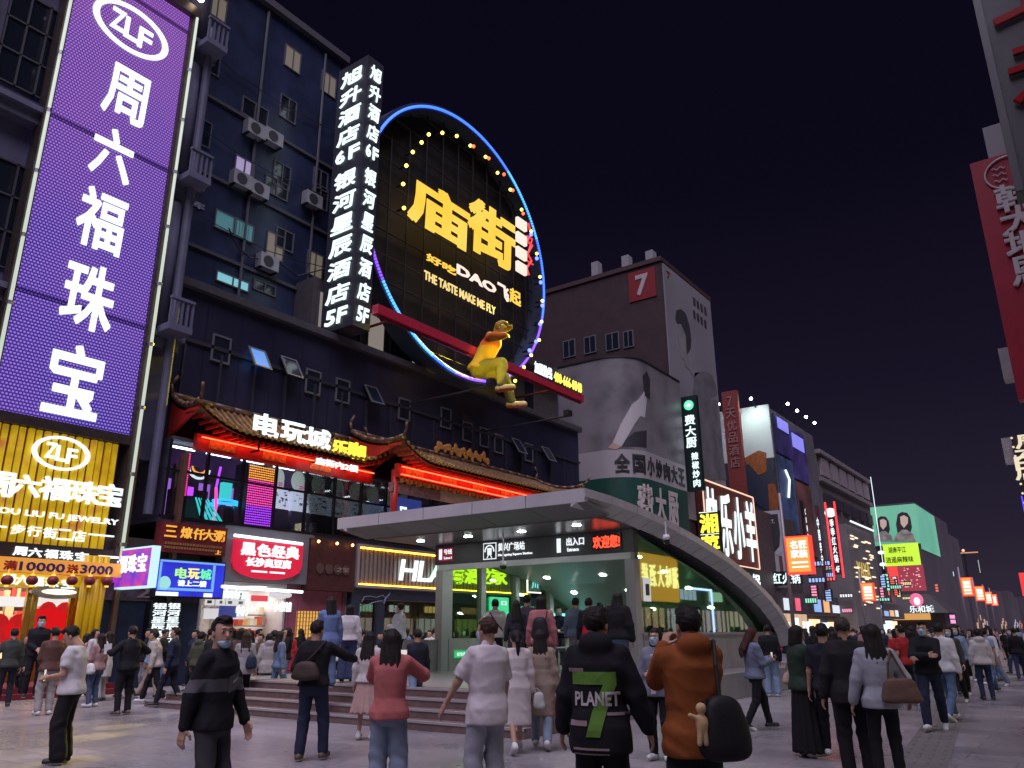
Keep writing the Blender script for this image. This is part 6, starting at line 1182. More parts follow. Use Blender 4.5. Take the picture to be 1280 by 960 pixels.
for i in range(5): mb.ball(Fq((R[0] + R[1]) / 2, R[3] - 1.2 - i * 2.0, .05), .55, .08, .32, 10, 5)
mb.build('emblem', WHITE, r)
tn = thing('tent_hall', 'dark peaked hall roof with a glowing entrance far down the street', 'building', (-26, 150, 0)); a, b, c = at(1056, 768, 'y', 140), at(1188, 768, 'y', 140), at(1128, 742, 'y', 140)
MB().hexa([Vector((a.x, 139, a.z)), Vector((b.x, 139, a.z)), Vector((b.x, 152, a.z)), Vector((a.x, 152, a.z))], [Vector((c.x - 3, 144, c.z)), Vector((c.x + 3, 144, c.z)), Vector((c.x + 3, 148, c.z)), Vector((c.x - 3, 148, c.z))]).build('roof', mat('hall_roof', (.04, .035, .038), .6), tn); q0, q1 = at(1118, 780, 'y', 141), at(1162, 766, 'y', 141); MB().box(q0.x, q1.x, 141, 141.3, q0.z + .6, q1.z).build('entrance_glow', emi('hall_glow', (.85, .42, .12), .8), tn); MB().box(a.x + 1, b.x - 1, 141.4, 151, .02, a.z - .01).build('wall', mat('umber_wall', (.06, .045, .045), .6, var=.3), tn); ee = at(1146, 750, 'y', 139); MB().ball((ee.x, 138.6, ee.z), 1.0, .15, 1.0, 14, 8).build('round_emblem', emi('rose_emblem', (1, .12, .3), 1.0), tn); MB().ball((ee.x + .1, 138.4, ee.z - .2), .45, .1, .6).build('emblem_figure', WHITE, tn); qa = at(1137, 762, 'y', 138.8); text('乐和城', fr('y', 138.8), qa.x, qa.x + 3.4, qa.z - .5, qa.z + .6, WHITE, tn)
rnd = random.Random(41); FAR = [((1160, 686), (1170, 718), 190, (.55, .75, 1), 'stacked pale blue sign on the far corner'), ((1178, 690), (1182, 722), 200, (.15, .75, .7), 'thin teal vertical sign at the street end'), ((1183, 714), (1194, 721), 205, (.6, .8, 1), 'small pale blue sign at the street end'), ((1174, 710), (1182, 720), 195, (.4, .6, 1), 'small blue neon sign at the street end'), ((1103, 736), (1120, 750), 145, (1, .25, .12), 'small red and white sign above the hall'), ((1186, 768), (1196, 780), 120, (1, .35, .7), 'pink neon curl over the far crowd'), ((1095, 764), (1101, 775), 118, (.9, .2, .35), 'small red blue neon sign over the far shops'), ((1066, 745), (1078, 756), 112, (.9, .95, 1), 'white light box on the far shops'), ((1168, 730), (1174, 740), 150, (.8, .15, .1), 'dim red lamp beside the tent hall'), ((1103, 768), (1118, 771), 130, (.9, .9, .9), 'thin white sign above the far crowd'), ((1222, 700), (1226, 716), 260, (.5, .6, .6), 'faint sign on the far tower')]
for TL, BR, Y, c, lab in FAR:
    r, Fq, R = yboard('distant_sign', lab, 'sign', TL, BR, Y, mat('far_cabinet', (.03, .03, .04), .6), .5); mb = MB(); k = max(1, round((R[3] - R[2]) / max(R[1] - R[0], .1)))
    for i in range(k): fbox(mb, Fq, *sub(R, .1, .9, (i + .12) / k, (i + .88) / k), .01, .06)
    mb.build('lit_face', emi('far_%s' % lab[:24], c, 1.0), r)
a, b = at(1187, 692, 'y', 320), at(1223, 694, 'y', 320); cn = thing('tower_crane', 'distant construction crane with a lit orange jib', 'crane', (b.x - 5, 320, 0)); MB().box(a.x, b.x, 320, 320.5, a.z - .18, a.z + .18).build('jib', emi('crane_glow', (.85, .35, .15), .8), cn); c = (a.x + b.x) / 2; MB().box(c - .3, c + .3, 320, 320.6, .02, a.z - .19).build('mast', DARK, cn); MB().ball((c, 320, a.z + .8), .5).build('cab_light', emi('crane_lamp', (1, .5, .3), 1.2), cn)
yb = thing('lit_edge_tower', 'dark far building outlined by a warm light along its corner', 'building', (-20, 200, 0)); p, q = at(1174, 660, 'y', 200), at(1186, 712, 'y', 200); MB().tube((p.x, 199.6, .5), (p.x, 199.6, p.z), .35).build('edge_light', emi('amber_edge', (.85, .6, .3), .8), yb); MB().box(p.x - 16, p.x - .1, 200, 230, .02, p.z).build('wall', mat('night_tower', (.075, .06, .075), .8, var=.2, vscale=.1), yb); pa, pb_ = at(1152, 632, 'y', 199.5), at(1170, 648, 'y', 199.5)
# street continues: dim blocks that close the far end
rnd = random.Random(77)
for i in range(9):
    y = 235 + i * 26; x = -28 + rnd.uniform(-4, 3); h_ = rnd.uniform(10, 17); t_ = thing('distant_block', 'dim hazy block closing the far end of the street', 'building', (x, y, 0), 'hazy blocks at the street end'); MB().box(x - 30, x, y, y + 24, .02, h_).build('wall', mat('night_tower', (.075, .06, .075), .8, var=.2, vscale=.1), t_); mb = MB()
    for k in range(5): mb.box(x + .01, x + .1, y + 2 + k * 4, y + 4.5 + k * 4, 2 + (k % 3), 3.4 + (k % 3))
    mb.build('lit_window', emi('far_window_%d' % (i % 3), ((.9, .5, .3), (.9, .3, .25), (.6, .7, .9))[i % 3], .6), t_)
t_ = thing('distant_block', 'dim hazy block closing the far end of the street', 'building', (-30, 480, 0), 'hazy blocks at the street end'); MB().box(-120, 40, 480, 500, .02, 12).build('wall', mat('night_tower', (.075, .06, .075), .8, var=.2, vscale=.1), t_)

# ------------------------------------------------------------------ buildings on the near side with hanging signs
nb = thing('near_building', 'dark building at the near side carrying the hanging signs', 'building', (4, 40, 0)); MB().box(3, 30, -12, 120, .02, 26).build('wall', mat('ash_wall', (.10, .095, .105), .7, var=.25, vscale=.5), nb)
ns_ = thing('near_shop_row', 'row of bright shops along the near side of the street', 'shop row', (3, 40, 0)); rnd = random.Random(14); y = 8.0; i = 0; NC = [(1, .86, .66), (.85, 1, .9), (1, .7, .4), (.9, .95, 1), (1, .8, .75)]
while y < 90:
    w_ = rnd.uniform(3.2, 5.6); c = NC[i % 5]; MB().box(2.85, 2.98, y, y + w_, .15, 2.9).build('shop_window', emi('near_window_%d' % (i % 5), c, .85), ns_); mb = MB()
    for k in range(int(w_ / .9) + 1): mb.box(2.78, 2.849, y + k * .9, y + k * .9 + .08, .15, 2.9)
    for k in range(6): a = y + rnd.uniform(.1, w_ - .7); mb.box(2.8, 2.84, a, a + rnd.uniform(.3, .6), .2, rnd.uniform(.8, 1.9))
    mb.build('window_display', mat('near_display_%d' % (i % 3), ((.08, .05, .04), (.04, .06, .05), (.09, .07, .08))[i % 3], .5), ns_)
    MB().box(2.7, 2.95, y, y + w_, 3.2, 4.3).build('fascia', mat('near_fascia_%d' % (i % 4), ((.03, .03, .04), (.14, .02, .02), (.03, .05, .09), (.02, .08, .05))[i % 4], .5), ns_); mb = MB(); n = rnd.randrange(4, 7)
    for k in range(n): mb.box(2.66, 2.69, y + w_ * (.15 + .7 * k / n), y + w_ * (.15 + .7 * (k + .75) / n), 3.45, 4.05)
    mb.build('lit_lettering', emi('near_letters_%d' % (i % 5), ((.9, 1, 1), (1, .8, .2), (1, .3, .25), (.6, .8, 1), (.5, 1, .6))[i % 5], 1.5), ns_); y += w_ + .7; i += 1
def mirrored(TL, BR): a, b = at(*TL, 'x', -20.4), at(*BR, 'x', -20.4); return a.y, b.y, b.z, a.z
q = mirrored((797, 690), (848, 753)); gs = thing('gold_facade_sign', 'big golden sign on the near shops mirrored in the station glass', 'sign', (2.6, q[0], q[2])); MB().box(2.5, 2.65, q[0], q[1], q[2], q[3]).build('panel', emi('gold_panel', (1, .50, .03), 1.6), gs); FM = fr('x', 2.49, -1); w_ = (q[1] - q[0]) / 5
mb = MB()
for k, ch in enumerate('湘味大酒楼'): put_text(mb, ch, FM, -q[1] + w_ * (k + .1), -q[1] + w_ * (k + .9), q[2] + (q[3] - q[2]) * .3, q[2] + (q[3] - q[2]) * .78, .01, .04)
mb.build('lettering', emi('gold_letters', (1, .95, .3), 5), gs)
q = mirrored((880, 737), (893, 790)); bl = thing('blue_light_string', 'string of blue lights on the near shops mirrored in the station glass', 'light string', (2.6, q[0], q[2])); mb = MB()
for k in range(24): mb.ball((2.6, q[1], q[2] + (q[3] - q[2]) * k / 23), .07, nu=6, nv=4)
for k in range(16): mb.ball((2.6, q[0] - 2 + (q[1] - q[0] + 2) * k / 16, q[3]), .07, nu=6, nv=4)
mb.build('bulb_string', emi('string_blue', (.35, .5, 1), 9), bl)
def blade(name, label, TL, zlow, Y, w_, m, chars, cm, depth=.4, ch_w=.7, ztop=None):
    a = at(*TL, 'y', Y); Fq = fr('y', Y); z1 = ztop or a.z; r = thing(name, label, 'sign', (a.x, Y, zlow)); mb = MB(); fbox(mb, Fq, a.x, a.x + w_, zlow, z1, -depth, 0); mb.build('cabinet', m, r); return r, Fq, (a.x, a.x + w_, zlow, z1)
r, Fq, R = blade('grey_blade_sign', 'dark grey hanging sign with glossy red letters at the roofline', (1256, 180), at(1258, 195, 'y', 12).z - .6, 12, 3.0, mat('ribbed_grey', (.085, .085, .095), .45, .3, var=.15), '', None, ztop=15.5)
CR_ = mat('glossy_red', (.38, .01, .015), .2); a = at(1270, 25, 'y', 12); text('七', Fq, a.x - .28, a.x + .97, a.z - .5, a.z + .55, CR_, r, n0=.03, n1=.16, bold=.016); a = at(1278, 92, 'y', 12); text('元', Fq, a.x - .18, a.x + .95, a.z - .5, a.z + .4, CR_, r, n0=.03, n1=.16, bold=.016)
mb = MB(); fbox(mb, Fq, R[0] + .001, R[0] + .1, R[2] + .01, R[3] - .01, .002, .03); mb.build('edge_trim', mat('rib_grey', (.13, .13, .14), .4, .4), r)
r, Fq, R = blade('red_blade_sign', 'deep red hanging banner sign with pale characters and round wave emblem', (1212, 205), at(1280, 470, 'y', 20).z - .5, 20, 3.6, mat('blade_red', (.30, .010, .030), .45, var=.12), '', None)
CP = mat('blade_letters', (.50, .44, .46), .5); x0 = at(1247, 250, 'y', 20).x
for ch, py in (('韩', 248), ('大', 278), ('地', 308), ('恩', 343)): p = at(1262, py, 'y', 20); text(ch, Fq, x0 - .05, x0 + .75, p.z - .36, p.z + .36, CP, r, 'character', .02, .08, .03)
p = at(1259, 216, 'y', 20); mb = MB(); n = 28; c_ = [(p.x + .05 + .5 * math.cos(2 * math.pi * i / n), p.z + .42 * math.sin(2 * math.pi * i / n)) for i in range(n + 1)]; mb.path([Fq(a, b, .03) for a, b in c_], .022)
for i in range(3):
    for k in (-1, 1): mb.path([Fq(p.x + .05 + k * .2 + x * .14, p.z - .16 + i * .16 + .035 * math.sin(x * 6), .03) for x in np.linspace(-1, 1, 7)], .014, 4)
mb.build('emblem', CP, r); MB().box(R[1] - 3.2, R[1] - 2.6, 20.1, 20.3, R[3] + .001, R[3] + .9).build('hanger', mat('pale_stack', (.26, .25, .27), .7), r)
r, Fq, R = blade('brown_blade_sign', 'dark brown hanging sign with cream characters and small dots of light', (1263, 545), at(1276, 650, 'y', 40).z, 40, 3.0, mat('umber_panel', (.035, .022, .02), .5), '', None)
CE = emi('cream_letters', (1, .86, .62), .85); 
for ch, py in zip('周六日店', (553, 567, 580, 592)): p = at(1272, py, 'y', 40); text(ch, Fq, p.x - .1, p.x + .95, p.z - .3, p.z + .3, CE, r, 'character', .02, .06, .03)
mb = MB()
for i in range(9): mb.ball(Fq(R[0] + .03, R[2] + .3 + i * (R[3] - R[2] - .4) / 8, .03), .05, nu=6, nv=4)
mb.build('rim_bulb', CE, r)
r, Fq, R = blade('white_meter_box', 'pale grey equipment box hanging beside the brown sign', (1251, 548), at(1259, 578, 'y', 40).z, 40.3, .62, mat('equipment_grey', (.34, .33, .34), .5, var=.15), '', None)
r, Fq, R = blade('small_equipment_box', 'small pale equipment box below the red banner sign', (1247, 436), at(1256, 475, 'y', 22).z, 22, .5, mat('equipment_grey', (.34, .33, .34), .5, var=.15), '', None)
r, Fq, R = blade('blue_neon_lamp', 'round blue violet neon lamp under the brown hanging sign', (1276, 620), at(1279, 640, 'y', 42).z, 42, .8, emi('blue_violet_neon', (.12, .05, 1), 1.3), '', None)
r, Fq, R = blade('red_light_box', 'thin red lit box at the edge of the near buildings', (1273, 716), at(1277, 745, 'y', 44).z, 44, .8, emi('red_light_face', (.9, .03, .03), 1.0), '', None)

# lamp posts with orange advertising boxes
def lamp_box(px, py0, py1, wpx, Y, label, group, big=False):
    a, b = at(px - wpx / 2, py0, 'y', Y), at(px + wpx / 2, py1, 'y', Y); base = Vector((a.x - .05, Y + .15, 0)); r = thing('lamp_post', label, 'lamp post', base, group); Fq = fr('y', Y)
    MB().tube(base + Vector((0, 0, .01)), base + Vector((0, 0, a.z + (2.2 if big else .8))), .10, .07, 10).tube(base + Vector((0, 0, .008)), base + Vector((0, 0, .5)), .16, .14, 10).build('pole', mat('grey_pole', (.20, .18, .20), .45, .3), r, True)
    w_, h_ = b.x - a.x, a.z - b.z; mb = MB(); fbox(mb, Fq, a.x, b.x, b.z, a.z, -.30, 0); o = mb.build('light_box', emi('box_red_edge', (1, .03, .01), 1.5), r); mb = MB(); fbox(mb, Fq, a.x + w_ * .06, b.x - w_ * .1, b.z + h_ * .06, a.z - h_ * .04, .004, .02); mb.build('orange_face', ORG, o)
    R = (a.x, b.x, b.z, a.z)
    if big: text('名匠', Fq, *sub(R, .2, .84, .66, .88), WHITE, o, n0=.025, n1=.04, bold=.04); text('家装', Fq, *sub(R, .2, .84, .42, .64), WHITE, o, n0=.025, n1=.04, bold=.04)
    mb = MB()
    for c, d in (((.28, .33), (.17, .21)) if big else ((.62, .8), (.44, .58), (.26, .38), (.12, .18))): fbox(mb, Fq, *sub(R, .2, .82, c, d), .025, .04)
    mb.build('print_line', WHITE, o); return r
lamp_box(999, 671, 717, 38, 40, 'grey lamp post with the largest orange advertising light box', 'lamp posts with orange boxes', True); lamp_box(1085, 729, 751, 19, 62, 'lamp post with a single small orange box before the grey store', 'lamp posts with orange boxes')
LB = []
for i, (px, t, b, w_, Y) in enumerate(((1209, 722, 745, 18, 70), (1225, 733, 751, 15, 86), (1236, 740, 755, 12, 102), (1243, 743, 757, 10, 118))): lamp_box(px, t, b, w_, Y, ('orange box lamp post first of the receding row of four', 'orange box lamp post second of the receding row of four', 'orange box lamp post third of the receding row of four', 'orange box lamp post last and smallest of the receding row')[i], 'lamp posts with orange boxes')

# ------------------------------------------------------------------ station entrance
PZ = .60; EX0, EX1, EYF = -15.0, -8.9, 17.2
stp = mat('step_granite', (.17, .115, .105), .5, var=.2, vscale=6, bump=.1); stn = mat('step_nosing', (.36, .33, .34), .45); g = NT('platform_tile'); o = g.xyz('Object'); fx_, fy2 = g.math('FRACT', g.math('DIVIDE', o[0], .8)), g.math('FRACT', g.math('DIVIDE', o[1], .8)); s_ = g.math('MAXIMUM', g.math('LESS_THAN', fx_, .015), g.math('LESS_THAN', fy2, .015)); g.l(g.mixc(g.math('MULTIPLY', s_, .6), g.ramp(g.noise(1.2, 5), [(.3, (.22, .215, .20)), (.7, (.32, .31, .29))]), (.08, .08, .08)), g.b.inputs['Base Color']); g.b.inputs['Roughness'].default_value = .28
pl = thing('station_platform', 'raised stone platform with four dark granite steps before the station', 'platform', (-12, 18, 0)); MB().box(-17.6, -7.7, 12.35, 33, .005, PZ).build('deck', g.m, pl)
for i in range(4): x0 = -17.2 + .35 * i if i else -17.0; MB().box(-17.6 + .5 * (3 - i) * 0 - .3 * (3 - i), -7.7, 11.0 + i * .34, 12.349, .004 + (.15 * i if i else 0), .15 * (i + 1) - (.0 if i < 3 else .002)).build('step', stp, pl); MB().box(-17.6 - .3 * (3 - i), -7.7, 10.985 + i * .34, 11.05 + i * .34, .15 * (i + 1) - .035, .15 * (i + 1) + .004).build('nosing', stn, pl)
se = thing('station_entrance', 'glass metro station entrance under a curved white canopy', 'station entrance', (-12, 20, PZ))
prof = [(14.05, 4.45), (15.2, 4.43), (16.4, 4.36), (17.9, 4.22), (19.4, 4.02), (20.8, 3.79), (22.1, 3.54), (23.7, 3.13), (25.2, 2.62), (26.1, 2.2), (26.7, 1.78), (27.0, 1.3)]
def under(i): 
    a, b = prof[max(i - 1, 0)], prof[min(i + 1, len(prof) - 1)]; d = Vector((b[0] - a[0], b[1] - a[1])).normalized(); return (prof[i][0] + d.y * .36, prof[i][1] - d.x * .36)
CX0, CX1 = -15.7, -8.25; lightp = mat('canopy_panel', (.55, .53, .56), .34, .15, var=.14, vscale=1.1)
mb = MB(); v = []
for i, p in enumerate(prof): v += [(CX0, p[0], p[1]), (CX1, p[0], p[1])]
mb.add(v, [(2 * i, 2 * i + 1, 2 * i + 3, 2 * i + 2) for i in range(len(prof) - 1)]); mb.add([(x, y, z - .06) for x, y, z in v], [(2 * i, 2 * i + 2, 2 * i + 3, 2 * i + 1) for i in range(len(prof) - 1)]); mb.build('roof', lightp, se, True)
for sd, xa_, xb_ in ((1, CX1, CX1 - .02), (-1, CX0, CX0 + .02)):
    for i in range(len(prof) - 1):                # curved side beam, one panel per segment with open joints
        a, b = Vector((0,) + prof[i]), Vector((0,) + prof[i + 1]); ua, ub = Vector((0,) + under(i)), Vector((0,) + under(i + 1)); e = .008; n_ = 2
        for k in range(n_):
            t0, t1 = k / n_ + e, (k + 1) / n_ - e; q = [a.lerp(b, t0), a.lerp(b, t1), ua.lerp(ub, t1), ua.lerp(ub, t0)]; m1 = [x.lerp(y, .48) for x, y in ((q[0], q[3]), (q[1], q[2]))]
            MB().hexa([Vector((xa_, *w.yz)) for w in (q[0], q[1], m1[1], m1[0])], [Vector((xa_ - sd * .3, *w.yz)) for w in (q[0], q[1], m1[1], m1[0])]).hexa([Vector((xa_ + 0, *w.yz)) for w in (m1[0], m1[1])] + [Vector((xa_ - sd * .35, *w.yz)) for w in (q[2], q[3])], [Vector((xa_ - sd * .36, *w.yz)) for w in (m1[0], m1[1])] + [Vector((xa_ - sd * .36, *w.yz)) for w in (q[2], q[3])]).build('side_panel', lightp, se)
soff = NT('soffit_metal'); soff.b.inputs['Base Color'].default_value = (.26, .255, .265, 1); soff.b.inputs['Metallic'].default_value = .55; soff.b.inputs['Roughness'].default_value = .28; soff = soff.m
for i in range(5):                                # front fascia panels
    w_ = (CX1 - .012 - CX0) / 5; MB().hexa([Vector((x, y, z)) for x, y, z in ((CX0 + w_ * i + .01, 14.05, 4.17), (CX0 + w_ * (i + 1) - .01, 14.05, 4.17), (CX0 + w_ * (i + 1) - .01, 14.05, 4.45), (CX0 + w_ * i + .01, 14.05, 4.45))], [Vector((x, y, z)) for x, y, z in ((CX0 + w_ * i + .01, 14.2, 4.17), (CX0 + w_ * (i + 1) - .01, 14.2, 4.17), (CX0 + w_ * (i + 1) - .01, 14.2, 4.44), (CX0 + w_ * i + .01, 14.2, 4.44))]).build('fascia_panel', lightp, se)
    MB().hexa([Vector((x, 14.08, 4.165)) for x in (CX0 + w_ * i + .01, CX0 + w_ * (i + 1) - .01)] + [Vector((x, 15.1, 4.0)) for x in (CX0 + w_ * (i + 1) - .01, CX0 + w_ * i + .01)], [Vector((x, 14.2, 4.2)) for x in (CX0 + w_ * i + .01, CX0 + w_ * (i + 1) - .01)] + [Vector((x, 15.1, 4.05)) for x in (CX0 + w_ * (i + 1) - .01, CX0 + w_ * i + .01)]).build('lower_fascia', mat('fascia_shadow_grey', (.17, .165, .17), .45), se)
MB().box(CX0 + .31, CX1 - .36, 15.1, EYF + .3, 3.97, 4.03).build('soffit', soff, se); v = []; mb = MB()
tl = MB(); [tl.box(EX0 + .5, EX1 - .5, y, y + .09, z, z + .05) for y, z in ((18.4, 3.68), (20.4, 3.3), (22.4, 2.88))]; None
cl = [(EYF + .31, 3.97), (19.4, 3.56), (22.1, 3.05), (25.0, 2.1), (26.5, 1.2)]
mb.add([(x, y, z) for y, z in cl for x in (EX0 + .1, EX1 - .1)], [(2 * i, 2 * i + 1, 2 * i + 3, 2 * i + 2) for i in range(4)]); mb.build('inner_ceiling', mat('inner_ceiling_grey', (.36, .37, .37), .35), se)
DL = emi('downlight', (.85, 1, .92), 75); mb = MB()
for px, py in ((526, 676.6), (585, 671), (652, 665), (721, 657)): p = at(px, py, 'z', 3.96); mb.tube(p, p + Vector((0, 0, .008)), .10, n=14)
for k in range(15):                               # recessed lamps lying flush with the sloping ceiling
    yy = 17.95 + (k % 5) * 1.6; xx_ = (-9.9, -11.9, -13.9)[k // 5]; c0 = np.array([c[0] for c in cl]); c1 = np.array([c[1] for c in cl]); zc = float(np.interp(yy, c0, c1)); sl_ = (float(np.interp(yy + .05, c0, c1)) - zc) / .05; nn = Vector((0, sl_, -1)).normalized(); p = Vector((xx_, yy, zc)); mb.tube(p + nn * .006, p + nn * .009, .10, n=14)
mb.build('downlight', DL, se)
FS = fr('y', EYF); R = (EX0 - .05, EX1 + .1, 3.42, 3.96); mb = MB(); fbox(mb, FS, *R, -.2, .02); mb.build('sign_band', mat('sign_band_grey', (.040, .038, .046), .45), se); mb = MB(); fbox(mb, FS, EX0, EX1, 3.27, 3.418, -.2, 0); mb.build('door_header', LT, se)
mb = MB(); q = (EX0 + .05, EX0 + .62, 3.50, 3.88); fbox(mb, FS, *q, .022, .04); bdg = mb.build('line_badge', mat('badge_pink', (.55, .015, .10), .4), se); SWH = emi('sign_white', (.9, .95, 1), 1.0); text('1', FS, *sub(q, .12, .30, .15, .9), SWH, bdg, n0=.042, n1=.05, bold=.016); text('号线', FS, *sub(q, .42, .94, .5, .88), SWH, bdg, n0=.042, n1=.05); text('Line1', FS, *sub(q, .44, .92, .16, .34), SWH, bdg, n0=.042, n1=.05)
c = at(613, 689, 'y', EYF); mb = MB(); fbox(mb, FS, c.x - .22, c.x + .22, c.z - .22, c.z + .22, .022, .03); ic = mb.build('train_icon', SWH, se); mb = MB(); fbox(mb, FS, c.x - .195, c.x + .195, c.z - .195, c.z + .195, .031, .036); mb.build('icon_ground', BLACK, ic); mb = MB(); n = 14
mb.path([FS(c.x + .15 * math.cos(math.pi * i / n), c.z - .02 + .17 * math.sin(math.pi * i / n), .045) for i in range(n + 1)], .02, 5); fbox(mb, FS, c.x - .07, c.x + .07, c.z - .1, c.z + .08, .037, .05); mb.path([FS(c.x - .08, c.z - .18, .045), FS(c.x - .03, c.z - .1, .045)], .015, 4).path([FS(c.x + .08, c.z - .18, .045), FS(c.x + .03, c.z - .1, .045)], .015, 4); mb.build('icon_train', SWH, ic)
def ptxt(s, x0, y0, x1, y1, m=SWH, bold=.02): q = rect((x0, y0), (x1, y1), 'y', EYF); return text(s, FS, *q, m, se, n0=.025, n1=.04, bold=bold)
zc = at(640, 684, 'y', EYF).z; xs = at(620, 684, 'y', EYF).x, at(652, 684, 'y', EYF).x, at(662, 684, 'y', EYF).x
text('黄兴广场站', FS, xs[0] + .1, xs[1] + .12, 3.66, 3.88, SWH, se, n0=.025, n1=.04); text('Huangxing Square Station', FS, xs[0] + .1, xs[2] + .1, 3.52, 3.60, SWH, se, n0=.025, n1=.04, bold=.012)
x0, x1, x2 = (at(x, 680, 'y', EYF).x for x in (697, 709, 731)); text('1', FS, x0, x0 + .11, 3.52, 3.87, SWH, se, n0=.025, n1=.04, bold=.012); text('出入口', FS, x1, x2, 3.67, 3.87, SWH, se, n0=.025, n1=.04, bold=.03); text('Entrance', FS, x1 + .02, x2 - .16, 3.53, 3.62, SWH, se, n0=.025, n1=.04)
q = (at(741, 677, 'y', EYF).x, at(778, 677, 'y', EYF).x, 3.5, 3.90); mb = MB(); fbox(mb, FS, *q, .022, .05); ms = mb.build('message_screen', BLACK, se); text('欢迎您!', FS, *sub(q, .05, .95, .12, .88), emi('message_led', (1, .06, .02), 2.2), ms, n0=.052, n1=.07, bold=.015)
mb = MB(); 
for x in (EX0 + .02, EX1 - .12): fbox(mb, FS, x - .06, x + .19, PZ, 3.268, -.3, -.02)
mb.build('door_pillar', mat('pillar_panel', (.42, .41, .42), .4, .2), se)
mb = MB().box(EX0 - .05, EX0 + .2, EYF + .35, 27, PZ, 1.45); mb.build('dado_wall', PALE, se); MB().box(EX1 - .1, EX1 + .1, EYF + .3, 27.2, .01, 1.52).build('plinth_wall', PALE, se); MB().box(EX1 - .14, EX1 + .14, EYF + .25, 27.3, 1.521, 1.58).build('plinth_coping', mat('coping', (.34, .33, .34), .4), se)
MB().box(EX0 - .9, EX0 - .16, EYF - .35, EYF + .3, PZ, 1.42).box(EX0 - .85, EX0 + .1, EYF - .3, EYF + .25, PZ, 1.40).build('pier', mat('pier_granite', (.20, .19, .195), .5, var=.15), se); MB().tube((EX0 - .4, EYF - .42, PZ + .1), (EX0 - .4, EYF - .42, 1.3), .02).build('handrail', STEEL, se)
def zroof(y): return float(np.interp(y, [p[0] for p in prof], [p[1] for p in prof])) - .45
for X, nm in ((EX0 + .05, 'side_glass'), (EX1, 'side_glass')):
    ys = list(np.linspace(EYF + .25, 26.4, 15)); z0 = 1.45 if X < -12 else 1.58; v = [(X, y, z0) for y in ys] + [(X, y, max(zroof(y), z0 + .02)) for y in ys]; k = len(ys); MB().add(v, [(i, i + 1, k + i + 1, k + i) for i in range(k - 1)]).build(nm, GGLASS, se, recalc=False)
mb = MB()
for y in (EYF + .3, 19.05, 20.8, 22.75, 24.6): mb.box(EX0 - .02, EX0 + .16, y, y + .22, 1.45, zroof(y + .2))
mb.build('mullion', mat('pillar_panel', (.42, .41, .42), .4, .2), se)
mb = MB(); mb.box(EX1 - .04, EX1 + .04, EYF + .26, EYF + .32, 1.58, 3.7); mb.build('glass_edge', STEEL, se)
cs_ = fr('x', EX1 + .012); q = rect((803, 722), (814, 752), 'x', EX1 + .012); mb = MB(); fbox(mb, cs_, *q, 0, .006); dc = mb.build('exit_number_sticker', emi('sticker_white', (.8, .8, .85), .6), se); text('1', cs_, *sub(q, .3, .75, .25, .75), BLACK, dc, n0=.008, n1=.012, bold=.03)
# lit boards inside
GB = emi('green_board', (.02, .75, .28), .85); CB_ = emi('cyan_board', (.25, .95, .85), .9); Fi = fr('x', EX0 + .22)
def iboard(name, label, TL, BR, m, n=0, X=EX0 + .24): q = rect(TL, BR, 'x', X); Fq = fr('x', X); r = thing(name, label, 'sign', Fq((q[0] + q[1]) / 2, q[2], 0)); mb = MB(); fbox(mb, Fq, *q, -.06, 0); mb.build('panel', m, r); return r, Fq, q
r, Fq, q = iboard('green_poster', 'bright green lit poster on the station side glass', (613, 746), (636, 778), GB); text('出 口', Fq, *sub(q, .15, .85, .68, .86), SWH, r, n0=.004, n1=.01)
r, Fq, q = iboard('direction_board', 'dark green hanging direction board inside the station', (642, 757), (668, 768), emi('deep_green_board', (.01, .32, .14), .7)); text('乘车方向', Fq, *sub(q, .2, .85, .4, .85), emi('board_mint', (.6, 1, .8), 1), r, n0=.004, n1=.01)
r, Fq, q = iboard('network_map', 'cyan lit metro map board with a yellow corner', (684, 766), (716, 795), CB_); mb = MB(); fbox(mb, Fq, *sub(q, .0, .14, .3, .75), .004, .01); mb.build('yellow_panel', YEL, r); mb = MB(); rnd = random.Random(3)
for i in range(14): a, b = rnd.uniform(.2, .8), rnd.uniform(.1, .85); fbox(mb, Fq, *sub(q, a, a + rnd.uniform(.04, .16), b, b + .05), .004, .01)
mb.build('map_line', mat('map_teal', (.02, .2, .25), .6), r)
r, Fq, q = iboard('route_board', 'cyan lit route board beyond the metro map', (724, 768), (748, 794), CB_); mb = MB(); [fbox(mb, Fq, *sub(q, .1, .9, .15 + k * .16, .2 + k * .16), .004, .01) for k in range(5)]; mb.build('map_line', mat('map_teal', (.02, .2, .25), .6), r)
r, Fq, q = iboard('framed_reflection_sign', 'reflection of a small sign with warm white light frame above the direction board', (658, 720), (676, 742), emi('dark_green_face', (.005, .06, .04), .6)); mb = MB(); [fbox(mb, Fq, *sub(q, *s_), .004, .02) for s_ in ((0, .08, 0, 1), (.08, 1, 0, .07), (.08, 1, .93, 1))]; mb.build('light_frame', WARMW, r); text('川', Fq, *sub(q, .35, .8, .3, .7), CB_, r, n0=.004, n1=.01)  # a reflection built as a glowing panel on the wall
r, Fq, q = iboard('exit_sign', 'small green emergency exit sign low on the station wall', (569, 813), (587, 822), emi('exit_green', (.02, .45, .14), .9)); text('安全出口', Fq, *sub(q, .1, .9, .25, .75), emi('board_mint', (.6, 1, .8), 1), r, n0=.004, n1=.01)
mb = MB(); mb.box(EX0 + .3, EX1 - .2, 26.6, 26.7, PZ, 2.0); mb.build('rear_wall', mat('rear_panel', (.38, .62, .45), .4), se)  # green light behind the glass is put into the wall colour
